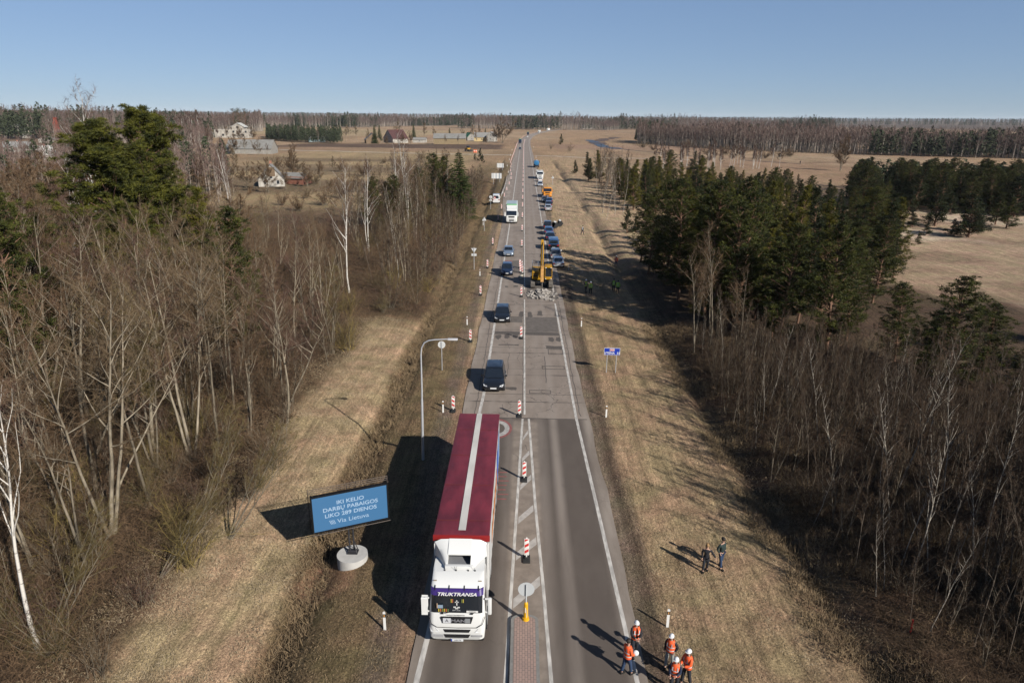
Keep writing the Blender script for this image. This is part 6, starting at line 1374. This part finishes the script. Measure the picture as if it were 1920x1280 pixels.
# ---------------------------------------------------------------- led billboard
BB = empty('led_billboard', (-8.76, 30.7, gz(-8.76, 30.7)), 0, 'blue led billboard with white lettering on a concrete disc left of the lorry', 'billboard')
b = MB(); b.cyl((0.0, -.05, -.3), .80, .72, 'z', 48); b.build('foundation', conc, BB, True)
ang = .4149; zb, zt, wl_, wr_ = 1.90, 3.86, 1.82, 1.98; dz0 = -BB.location.z
def bt_(x, y, z):   # screen frame: x along screen, y behind
    return (x*math.cos(ang)-y*math.sin(ang), x*math.sin(ang)+y*math.cos(ang), z+dz0)
Mb = Matrix.Rotation(ang, 4, 'Z'); Mb.translation = (0, 0, dz0)
def BBX(): return MB().tf(Mb)
b = BBX(); b.box(-wl_, wr_, .0, .05, zb, zt); scr = b.build('screen', mat('screen_blue', (.03, .08, .15), .35, emis=((.06, .18, .36), .6)), BB)
b = BBX(); fr = .07; b.box(-wl_-fr, -wl_-.002, -.04, .18, zb-fr, zt+fr+.02).box(wr_+.002, wr_+fr, -.04, .18, zb-fr, zt+fr+.02).box(-wl_, wr_, -.03, .18, zb-fr-.02, zb-.002).box(-wl_, wr_, -.03, .18, zt+.002, zt+.07).box(-wl_, wr_, .051, .17, zb, zt); b.build('cabinet', mat('frame_black', (.010, .010, .011), .7, spec=.1), BB)
b = BBX()
for z in (zt+.05, zt+.16, zt+.27): b.tube([(-wl_-.16, .42, z), (wr_+.16, .42, z)], .018, 6)
for z in (zb-.05,): b.tube([(-wl_-.1, -.1, z-.08), (wr_+.1, -.1, z-.08)], .02, 6)
for x in (-wl_-.14, 0, wr_+.14): b.tube([(x, .42, zt+.3), (x, .42, zb-.1)], .02, 6).tube([(x, .15, zt+.05), (x, .42, zt+.05)], .02, 6)
b.build('catwalk_rail', mat('rail_brown', (.09, .065, .05), .6), BB)
b = BBX(); ll = mat('led_white', (.2, .26, .32), .4, emis=((.33, .47, .66), .6))
for tx_, s, z, sz in [('t', 'IKI KELIO', 3.385, .305), ('t', 'DARBŲ PABAIGOS', 3.05, .305), ('t', 'LIKO 289 DIENOS', 2.705, .305), ('t', 'Via Lietuva', 2.30, .33)]:
    xo = {'Via Lietuva': .17}.get(s, .08)
    t = text_obj('lettering', s, sz, ll, scr, bt_(xo, -.006, z), (R(90), 0, ang), bold=.004 if 'Via' not in s else 0, sx=1.12)
sl_ = BBX()
for k in range(4): x = -1.02+k*.07; sl_.add([(x+.06, -.006, 2.18), (x+.09, -.006, 2.18), (x, -.006, 2.42), (x-.03, -.006, 2.42)], [(0, 1, 2, 3)])
sl_.build('logo_stroke', ll, scr)
b = MB(); ca_, sa_ = math.cos(ang), math.sin(ang)
for s in (-1, 1): b.tube([(s*.11*ca_-.1*sa_, s*.11*sa_+.1, .42), (s*.11*ca_-.1*sa_, s*.11*sa_+.1, zb+dz0+.8)], .045, 8)
b.build('post', inkd, BB, True)
b = MB(); b.box(-.28, .28, -.12, .3, .422, .47).box(-.2, .2, -.05, .22, .47, .58, .03)
for s in (-1, 1): b.tube([(s*.25, .25, .46), (s*.1, .12, 1.1)], .025, 5).tube([(s*.25, -.05, .46), (s*.1, .08, .9)], .025, 5)
b.tube([(-.2, .1, .5), (-.6, .5, .44)], .02, 5); b.build('base_plate', inkd, BB)
# ---------------------------------------------------------------- people
def skin_mesh(name, joints, edges, radii, m, parent, sub=1, extra=None, root=0):
    me = bpy.data.meshes.new(name); me.from_pydata([tuple(j) for j in joints], edges, [])
    o = bpy.data.objects.new(name, me); COL.objects.link(o)
    md = o.modifiers.new('s', 'SKIN'); md.use_smooth_shade = True; md.branch_smoothing = .6
    for i, r in enumerate(radii):
        r = (r, r) if isinstance(r, (int, float)) else r
        me.skin_vertices[0].data[i].radius = r
    for i in range(len(radii)): me.skin_vertices[0].data[i].use_root = (i == root)
    ss = o.modifiers.new('u', 'SUBSURF'); ss.levels = sub; ss.render_levels = sub
    dg = bpy.context.evaluated_depsgraph_get(); m2 = bpy.data.meshes.new_from_object(o.evaluated_get(dg)); bpy.data.objects.remove(o)
    m2.materials.clear(); m2.materials.append(m)
    if extra:
        bm = bmesh.new(); bm.from_mesh(m2)
        V, Fc = extra.v, extra.f; vs = [bm.verts.new(v) for v in V]
        for f in Fc:
            try: bm.faces.new([vs[i] for i in f]).smooth = True
            except Exception: pass
        bm.to_mesh(m2); bm.free()
    o = bpy.data.objects.new(name, m2); COL.objects.link(o); o.parent = parent; return o
def person(label, loc, rz, h=1.78, top=None, legs=None, vest=None, helmet=True, hair=None, armL=None, armR=None, step=.12, lean=0.0, coat=False, reach=None, hold=None, group=None, shoe=None, headturn=0.0, longhair=False):
    "faces local -Y. arms: (elbow, wrist) offsets in metres from the shoulder"
    o = empty('person', loc, rz, label, 'person', group); k = h/1.78
    P = lambda x, y, z: Vector((x*k, (y-lean*max(0, z-.9))*k, z*k))
    top = top or mat('jacket_black', (.012, .013, .018), .8); legs = legs or mat('trousers_dark', (.02, .022, .03), .8); shoe = shoe or mat('shoes_black', (.015, .014, .013), .6)
    sh = {}; el = {}; wr = {}; armL = armL or ((.05, .03, -.29), (.03, -.10, -.53)); armR = armR or ((.05, .03, -.29), (.03, -.10, -.53))
    J = []; E_ = []; Rd = []
    def a(p, r, par=None):
        J.append(p); Rd.append(r if isinstance(r, tuple) else (r*k, r*k)); 
        if par is not None: E_.append((par, len(J)-1))
        return len(J)-1
    pel = a(P(0, 0, .96), (.12*k, .09*k)); wa = a(P(0, 0, 1.12), (.115*k, .085*k), pel); che = a(P(0, 0, 1.34), (.135*k, .10*k), wa); nk = a(P(0, 0, 1.48), .055, che); hb = a(P(0, -.015, 1.57), .06, nk); hd = a(P(0, -.02, 1.66), (.075*k, .09*k), hb); ht = a(P(0, -.015, 1.73), (.06*k, .075*k), hd)
    legsJ = {}
    for s, off in ((1, step), (-1, -step)):
        hp = a(P(s*.095, 0, .90), .085, pel); kn = a(P(s*.11, off*.5-.03, .50), .058, hp); an = a(P(s*.115, off, .09), .042, kn); to = a(P(s*.125, off-.14, .035), .036, an); legsJ[s] = (hp, kn, an, to)
        A = armL if s > 0 else armR
        S0 = Vector((s*.185, 0, 1.41)); e = S0+Vector((s*A[0][0], A[0][1], A[0][2])); w = S0+Vector((s*A[1][0], A[1][1], A[1][2]))
        sh[s] = a(P(*S0), .052, che); el[s] = a(P(*e), .042, sh[s]); wr[s] = a(P(*w), .03, el[s]); dirn = (w-e).normalized(); wr[(s, 'd')] = dirn
        hnd = a(P(*(w+dirn*.07)), (.040*k, .020*k), wr[s])
    ex = MB(); ns = MB(); ex.sphere(tuple(P(0, -.112, 1.635)), .016, 5, (1, 1.2, 1.3))
    for s in (1, -1): ex.sphere(tuple(P(s*.078, -.01, 1.645)), .022, 5, (.5, .8, 1.3))
    for s in (1, -1):          # five separate fingers each hand
        d = wr[(s, 'd')]; w = J[wr[s]]/k if False else J[wr[s]]
        side = Vector((0, 0, 1)).cross(d); side = side.normalized() if side.length > .1 else Vector((0, 1, 0)); dn = d.cross(side)*(-.35)
        for i, (sp, ln) in enumerate(((-.027, .075), (-.009, .085), (.009, .08), (.026, .062))):
            b0 = w+d*.09*k+side*sp*k; ex.tube([b0, b0+(d*.55+dn*.3)*ln*k, b0+(d*.8+dn*1.0)*ln*k], [.010*k, .009*k, .006*k], 5)
        b0 = w+d*.04*k-side*.035*k; ex.tube([b0, b0+(d*.5-side*.7)*.05*k, b0+(d*1.1-side*.6)*.06*k], [.012*k, .010*k, .007*k], 5)
    body = skin_mesh('body', J, E_, Rd, skin, o, 1, ex)
    fc = MB()
    for s in (1, -1): fc.sphere(tuple(P(s*.03, -.103, 1.665)), .009, 4)
    fc.box(*[v*k for v in (-.022, .022)], (-.108-lean*.7)*k, (-.098-lean*.7)*k, 1.592*k, 1.60*k); fc.build('face_features', mat('face_dark', (.06, .03, .025), .6), body)
    # trousers
    jl = [J[pel]+Vector((0, 0, .04*k))]; el_ = []; rl = [(.145*k, .115*k)]
    for s in (1, -1):
        i0 = len(jl); jl += [J[legsJ[s][0]], J[legsJ[s][1]], J[legsJ[s][2]]+Vector((0, 0, .03))]; rl += [(.105*k,)*2, (.078*k,)*2, (.066*k,)*2]; el_ += [(0, i0), (i0, i0+1), (i0+1, i0+2)]
    skin_mesh('trousers', jl, el_, rl, legs, o)
    for s in (1, -1):
        b = MB(); an = J[legsJ[s][2]]; b.box(an.x-.05*k, an.x+.05*k, an.y-.19*k, an.y+.07*k, 0, .10*k, .03); b.build('shoe', shoe, o, True)
    # jacket
    lowz = .62 if coat else .88
    jt = [P(0, 0, 1.30), P(0, 0, 1.10), P(0, 0, lowz), P(0, 0, 1.44)]; rt = [(.17*k, .125*k), (.155*k, .12*k), (.185*k if coat else .165*k, .14*k), (.10*k, .085*k)]; et = [(0, 1), (1, 2), (0, 3)]
    for s in (1, -1):
        i0 = len(jt); jt += [J[sh[s]], J[el[s]], J[wr[s]]]; rt += [(.082*k,)*2, (.066*k,)*2, (.052*k,)*2]; et += [(0, i0), (i0, i0+1), (i0+1, i0+2)]
    skin_mesh('jacket', jt, et, rt, top, o)
    if vest:
        vb_ = MB(); n = 22; zs = [(.90, .192, .158), (1.10, .186, .152), (1.28, .198, .158), (1.38, .19, .148), (1.46, .135, .115), (1.495, .10, .09)]
        rows = []
        for z, rx, ry in zs:
            gap = .22 if vest != 'closed' else .0
            rows.append([tuple(P((rx)*math.sin(t), -ry*math.cos(t), z)) for t in [gap+(2*math.pi-2*gap)*i/n for i in range(n+1)]])
        vb_.loft(rows, cap=False, close=False); vv = vb_.build('vest', orange if vest in (True, 'closed') else vest, o, True)
        tb = MB()
        for z, rx, ry in ((1.0, .193, .159), (1.17, .192, .158)):
            tb.loft([[tuple(P(rx*math.sin(t), -ry*math.cos(t), zz)) for t in [gap+(2*math.pi-2*gap)*i/n for i in range(n+1)]] for zz in (z, z+.05)], cap=False, close=False)
        for s in (1, -1): tb.add([tuple(P(s*x, y, z)) for x, y, z in ((.085, -.17, 1.22), (.125, -.165, 1.22), (.12, -.15, 1.40), (.08, -.155, 1.40))], [(0, 1, 2, 3)]).add([tuple(P(s*x, y, z)) for x, y, z in ((.085, .165, 1.22), (.125, .16, 1.22), (.12, .145, 1.42), (.08, .15, 1.42))], [(0, 1, 2, 3)])
        tb.build('reflective_band', refl, vv)
    hc = P(0, -.02, 1.69)
    if helmet:
        b = MB(); rings = []
        for q in range(7):
            t = math.pi/2*q/6; rings.append([(hc.x+.105*k*math.cos(t)*math.cos(u_)+0, hc.y+.125*k*math.cos(t)*math.sin(u_), hc.z+.11*k*math.sin(t)) for u_ in [2*math.pi*i/20 for i in range(20)]])
        b.loft(rings[:-1]+[[(p[0], p[1], p[2]) for p in rings[-1]]], cap=True); b.loft([[(hc.x+.115*k*math.cos(u_), hc.y-.015+.145*k*math.sin(u_), hc.z+dz) for u_ in [2*math.pi*i/20 for i in range(20)]] for dz in (-.008, .008)])
        b.build('helmet', helmetm, o, True)
    elif hair:
        b = MB(); b.sphere((hc.x, hc.y+.02*k, hc.z+.01*k), .105*k, 8, (.92, 1.1, 1.0)); 
        if longhair: b.box(hc.x-.09*k, hc.x+.09*k, hc.y+.02*k, hc.y+.11*k, hc.z-.32*k, hc.z, .04)
        b.build('hair', hair, o, True)
    return o
navy = mat('jacket_navy', (.012, .02, .05), .8); jeans = mat('jeans_blue', (.025, .05, .11), .85); greyt = mat('trousers_grey', (.30, .31, .30), .85); dgreen = mat('jacket_green', (.018, .035, .033), .8)
def pz(x, y, pad=.0): return (x, y, max(0.0, gz(x, y)) if abs(x-.35) < 5.1 else gz(x, y)+pad)
brown = mat('hair_brown', (.12, .06, .03), .7); blond = mat('hair_blond', (.32, .19, .08), .7); dark = mat('hair_dark', (.02, .015, .012), .7)
folded = ((.03, -.10, -.26), (-.10, -.30, -.30)); down = ((.05, .03, -.29), (.03, -.08, -.53)); pocket = ((.10, .08, -.26), (.02, -.04, -.44)); hold = ((.04, -.02, -.28), (-.02, -.26, -.36))
person('worker in open orange vest and black coat, farthest of the group at the road edge', pz(5.12, 24.1), R(8), 1.80, vest=True, coat=True, armL=folded, armR=folded)
w2 = person('worker in bright orange jacket and blue jeans holding his helmet, back to the camera', pz(4.62, 23.0), R(120), 1.80, top=orange, legs=jeans, helmet=False, hair=dark, vest='closed', armL=hold, armR=hold, step=.16)
person('worker in orange vest with pale grey trousers standing below the marker post', pz(6.50, 23.45), R(-35), 1.76, vest='closed', legs=greyt, armL=pocket, armR=down, top=mat('jacket_black', (.012, .013, .018), .8))
person('worker in orange jacket with arms crossed at the right of the group', pz(7.02, 22.55), R(-60), 1.80, vest='closed', top=orange, armL=folded, armR=folded)
person('nearest worker with white helmet and navy sleeves at the bottom picture edge', pz(6.42, 22.15), R(-20), 1.76, vest='closed', top=navy, armL=folded, armR=hold)
hm = MB(); hm.sphere((4.95, 22.98, 1.12), .13, 8, (1, .8, 1)); tag(hm.build('hard_hat', helmetm, None, True), 'white hard hat carried by the worker in blue jeans', 'helmet')
person('woman in black clothes with long fair hair standing on the mown grass at the right', pz(9.70, 30.1), R(-10), 1.66, helmet=False, hair=blond, longhair=True, coat=True, armL=((.16, -.02, -.24), (.30, -.10, -.42)), armR=down)
person('man in dark green hooded jacket and blue trousers next to the woman on the grass', pz(10.55, 30.35), R(35), 1.84, top=dgreen, legs=jeans, helmet=False, hair=dark, armL=pocket, armR=pocket)
gy_ = 'workers in yellow-green vests standing in the shade of the pines'
vg = yelv; x, y = at(1098, 548); person('worker in yellow-green vest reaching to a survey stick in the tree shade', pz(x, y), R(40), 1.8, vest=vg, helmet=True, armL=hold, armR=hold)
x, y = at(1107, 552); person('worker in yellow-green jacket and white helmet second from the left in the tree shade', pz(x, y), R(-20), 1.8, vest=vg, top=vg, armL=folded, armR=pocket)
x, y = at(1150, 547); person('worker with green vest, left one of the pair standing in the tree shade', pz(x, y), R(180), 1.8, vest=vg, helmet=False, hair=dark)
x, y = at(1158, 549); person('worker in full green jacket, right one of the pair in the tree shade', pz(x, y), R(170), 1.8, vest=vg, top=vg, helmet=False, hair=dark)
x, y = at(1155, 494); person('worker in orange jacket standing alone in front of the dark pines', pz(x, y), R(150), 1.85, vest='closed', top=orange, legs=jeans, helmet=True)
x, y = at(1092, 439); person('person in black coat with white shirt walking alone on the sandy verge', pz(x, y), R(-60), 1.8, vest=mat('shirt_white', (.7, .7, .7), .7), helmet=False, hair=dark, coat=True, step=.25)
x, y = at(1500, 308); person('lone dark figure standing in the far meadow', pz(x, y), 0, 2.0, helmet=False, hair=dark, coat=True)
x, y = at(1703, 1200); b = MB(); b.cyl((x, y, gz(x, y)-.1), .04, .75, 'z', 8); tag(b.build('red_stake', mat('stake_red', (.5, .02, .02), .6), None, True), 'small red stake in the grass at the foot of the right bank', 'stake')
b = MB(); x, y = at(1066, 507); b.tube([(x, y, 0), (x, y, 1.0)], .03, 6); x2, y2 = at(1093, 523); b.tube([(x, y, 1.0), (x2, y2, 1.2)], .02, 6); tag(b.build('barrier_tape', whitem), 'white tape on a short pole leading to the workers in the shade', 'tape')

# ---------------------------------------------------------------- houses
slate = mat('roof_slate', (.24, .235, .225), .9, var=.2, scale=1.2); rroof = mat('roof_brown', (.085, .035, .033), .8, var=.2, scale=1); wallw = mat('wall_white', (.52, .49, .44), .9, col2=(.33, .30, .26), scale=.9, var=.1, contrast=.12); wallg = mat('wall_grey', (.30, .28, .25), .9, var=.25, scale=1); wally = mat('wall_yellow', (.60, .45, .22), .9, var=.1, scale=1); wood_ = mat('wall_wood', (.19, .13, .08), .9, var=.3, scale=2); win = mat('house_window', (.03, .035, .04), .2); ruin = mat('ruin_wall', (.50, .46, .40), .95, col2=(.34, .31, .27), var=.25, scale=.5, contrast=.12); tin = mat('roof_tin', (.27, .265, .25), .85, col2=(.18, .17, .155), var=.2, scale=.7); grnr = mat('roof_green', (.03, .16, .08), .7)
def house(label, px, py, W, D, hw, hr, wall, roof, rz=0.0, name='farmhouse', cat='house', wins=3, chim=True, gable='x'):
    x, y = at(px, py); o = empty(name, (x, y, gz(x, y)-.1), rz, label, cat)
    b = MB(); b.box(-W/2, W/2, 0, D, 0, hw); g = .3
    if gable == 'x': b.prism([(-W/2, hw), (W/2, hw), (0, hw+hr)], 0, D, 'xz')
    else: b.prism([(0, hw), (D, hw), (D/2, hw+hr)], -W/2, W/2, 'yz')
    b.build('wall', wall, o)
    r = MB(); th = .12
    if gable == 'x':
        for s in (1, -1): r.add([(s*(W/2+.45), -g, hw-.35), (0, -g, hw+hr+.08), (0, D+g, hw+hr+.08), (s*(W/2+.45), D+g, hw-.35), (s*(W/2+.45), -g, hw-.35+th), (0, -g, hw+hr+.08+th), (0, D+g, hw+hr+.08+th), (s*(W/2+.45), D+g, hw-.35+th)], [(0, 1, 2, 3), (4, 7, 6, 5), (0, 4, 5, 1), (2, 6, 7, 3), (0, 3, 7, 4)])
    else:
        for s in (1, -1): yy = D/2+s*(D/2+.45); r.add([(-W/2-g, yy, hw-.35), (W/2+g, yy, hw-.35), (W/2+g, D/2, hw+hr+.08), (-W/2-g, D/2, hw+hr+.08), (-W/2-g, yy, hw-.35+th), (W/2+g, yy, hw-.35+th), (W/2+g, D/2, hw+hr+.08+th), (-W/2-g, D/2, hw+hr+.08+th)], [(0, 1, 2, 3), (4, 7, 6, 5), (0, 4, 5, 1), (0, 3, 7, 4), (1, 5, 6, 2)])
    ro_ = r.build('roof', roof, o)
    if chim: c = MB(); c.box(-.35, .35, D*.6, D*.6+.6, hw+hr*.5, hw+hr+.9); c.build('chimney', mat('chimney_brick', (.35, .16, .11), .9), ro_)
    for i in range(wins):
        w = MB(); xc = -W/2+W*(i+.5)/wins; w.box(xc-.5, xc+.5, -.03, .02, hw*.35, hw*.35+1.3); f = w.build('window', whitem, o); w = MB(); w.box(xc-.42, xc+.42, -.05, -.031, hw*.35+.08, hw*.35+1.22); w.build('pane', win, f)
    if gable == 'x' and hr > 2: w = MB(); w.box(-.5, .5, -.03, .02, hw+.3, hw+1.4); f = w.build('window', whitem, o); w = MB(); w.box(-.42, .42, -.05, -.031, hw+.38, hw+1.32); w.build('pane', win, f)
    return o
H1 = house('pale farmhouse with grey steep roof half hidden behind bare trees', 510, 350, 8, 10, 2.3, 4.6, wallw, slate, R(18), wins=2)
d_ = MB(); d_.box(-1.3, 1.3, -.06, -.03, 3.3, 6.2); d_.build('gable_door', wood_, H1)
house('low brown shed with tin roof attached behind the farmhouse at its right', 545, 345, 9, 7, 2.3, 1.2, mat('shed_red', (.22, .09, .06), .9), tin, R(-10), 'shed', 'shed', 0, False, 'y')
house('long grey barn with wide tin roof below the white ruin', 467, 289, 26, 14, 3.2, 4.5, wallg, tin, R(4), 'barn', 'barn', 0, False, 'y')
hr_ = empty('ruined_building', (*at(433, 259), 0), R(6), 'unfinished white brick building with empty windows at the left', 'ruin')
b = MB(); b.box(-15, 17, 0, 14, 0, 8); b.prism([(2, 8), (13, 8), (13, 10.5), (7.5, 13.5), (2, 11)], 0, 12, 'xz'); b.box(-21, -15, 2, 12, 0, 5); b.build('wall', ruin, hr_)
for k, (x, z) in enumerate([(-12, 5.0), (-7, 2.0), (-3, 5.0), (3, 5.0), (9, 5.0), (12, 1.8), (14.5, 5.0), (3, 1.8), (7, 9.2), (-18, 2.4)]): w = MB(); w.box(x-.9, x+.9, -.05 if x > -15 else 1.95, .03 if x > -15 else 2.02, z, z+1.8); w.build('window', win, hr_)
b = MB(); b.prism([(1, 10.6), (7.5, 14.2), (14, 10.4), (14, 10.0), (7.5, 13.7), (1, 10.2)], -.6, 12.6, 'xz'); b.build('roof', mat('ruin_roof', (.5, .5, .47), .9), hr_)
house('grey wooden house with patched roof highest on the left village slope', 32, 259, 20, 16, 5, 7, wallg, slate, R(30), wins=2)
house('low grey-roofed house below the highest one on the left', 32, 286, 13, 10, 3, 2.6, wallg, slate, R(25), wins=0, gable='y')
house('white farmhouse seen through bare branches lowest of the left village', 66, 300, 9, 9, 2.6, 4.0, wallw, mat('roof_pale', (.45, .44, .41), .8, var=.2, scale=1), R(-20), wins=2)
house('tiny white shed right of the village roofs', 86, 270, 9, 7, 2.8, 2, wallw, slate, R(10), 'shed', 'shed', 1, False)
house('white house with dark red roof in the middle of the far farms', 728, 266, 18, 15, 4, 7, wallw, rroof, R(-52), wins=2)
house('white annex shed right of the house with the dark red roof', 890*.0+786, 266, 12, 8, 3, 1.4, wallw, tin, 0, 'shed', 'shed', 1, False, 'y')
house('weathered wooden house under a bare tree left of the dark red roof', 700, 268, 12, 10, 3.5, 5, wood_, slate, R(20), wins=1)
house('long yellow barn with pale grey roof right of the far spruce', 843, 270, 27, 12, 5, 3.5, mat('barn_ochre', (.28, .21, .12), .9, var=.2, scale=1), tin, R(2), 'barn', 'barn', 0, False, 'y')
house('small green-roofed house between the long barn and the white gable', 884, 263, 9, 9, 3, 4.5, wallg, grnr, R(30), wins=1)
house('small yellow house with grey roof beside the white gable house', 903, 265, 14, 9, 4, 4, wally, slate, 0, wins=3, gable='y')
house('little white gable house closest to the far road', 919.5, 265.5, 8, 9, 5, 4, wallw, slate, R(-14), wins=1)
house('tiny far white farm on the left of the far field edge', 865, 232.5, 30, 16, 6, 9, wallw, slate, R(20), wins=2)
house('pale farm building by the wood right of the far road', 1103, 242, 26, 12, 5, 4, wallg, slate, R(10), 'barn', 'barn', 1, False, 'y')
house('tiny far white building before the wood left of the far road', 896, 229, 40, 16, 8, 6, wallw, tin, 0, 'barn', 'barn', 1, False, 'y')
house('small pale blue hut in the left fields', 463/1*1.0+130, 264.5, 14, 6, 3.2, 1.5, mat('hut_blue', (.35, .45, .48), .8), tin, R(8), 'shed', 'shed', 0, False, 'y')
# far yellow loader and orange things by the crossing
x, y = at(878, 284); LD = empty('wheel_loader', (x, y, gz(x, y)), .6, 'small yellow-black loader working by the gravel crossing', 'loader')
b = MB(); b.box(-1.2, 1.2, -1, 2.6, .9, 2.2, .15); b.build('body', yel, LD, True); b = MB(); b.box(-.8, .8, -.6, 1.0, 2.2, 3.6, .1); b.build('cab', glass, LD, True)
for s in (1, -1):
    for yy in (-.9, 2.0): wheel(LD, s*1.1, yy, .75, .5, s)
b = MB(); b.box(-1.4, 1.4, -3.6, -2.6, .2, 1.3, .1).box(-.9, -.6, -2.8, -.6, .9, 1.3).box(.6, .9, -2.8, -.6, .9, 1.3); b.build('bucket', black, LD)
for px, l in ((889, 'orange barrel left of its twin by the loader'), (892.5, 'orange barrel right of its twin by the loader')):
    x, y = at(px, 286); o = empty('orange_barrel', (x, y, gz(x, y)), 0, l, 'barrel'); b = MB(); b.cyl((0, 0, 0), .7, 1.7, 'z', 12, r2=.5); b.build('drum', mat('barrel_orange', (.8, .15, .04), .7), o, True); b = MB(); b.cyl((0, 0, .8), .62, .3, 'z', 12, r2=.58); b.build('band', signw, o)
b = MB(); x, y = at(108, 260); b.box(x-2, x+2, y, y+3, 0, 14); b.box(x-1.2, x+1.2, y+.4, y+2.4, 14, 18); tag(b.build('water_tower', mat('tower_red', (.30, .07, .045), .8), None), 'red tower beyond the village grove at the left', 'tower')
b = MB(); b.sphere((*at(740, 290), 1.0), 1.5, 6, (1.4, 1, .7)) if False else None
for px, py, l in ((636*.0+756, 284*.0+292, ''),): pass
# ---------------------------------------------------------------- air
hz = MB(); hz.box(-6400, 6400, -380, 8800, -22, 75)
hm_ = bpy.data.materials.new('haze'); hm_.use_nodes = True; n = hm_.node_tree; n.nodes.remove(n.nodes['Principled BSDF'])
pv = n.nodes.new('ShaderNodeVolumePrincipled'); pv.inputs['Color'].default_value = (.80, .86, .95, 1); pv.inputs['Density'].default_value = 0.00003; pv.inputs['Anisotropy'].default_value = 0.0
n.links.new(pv.outputs[0], n.nodes['Material Output'].inputs['Volume'])
tag(hz.build('haze', hm_), kind='stuff')
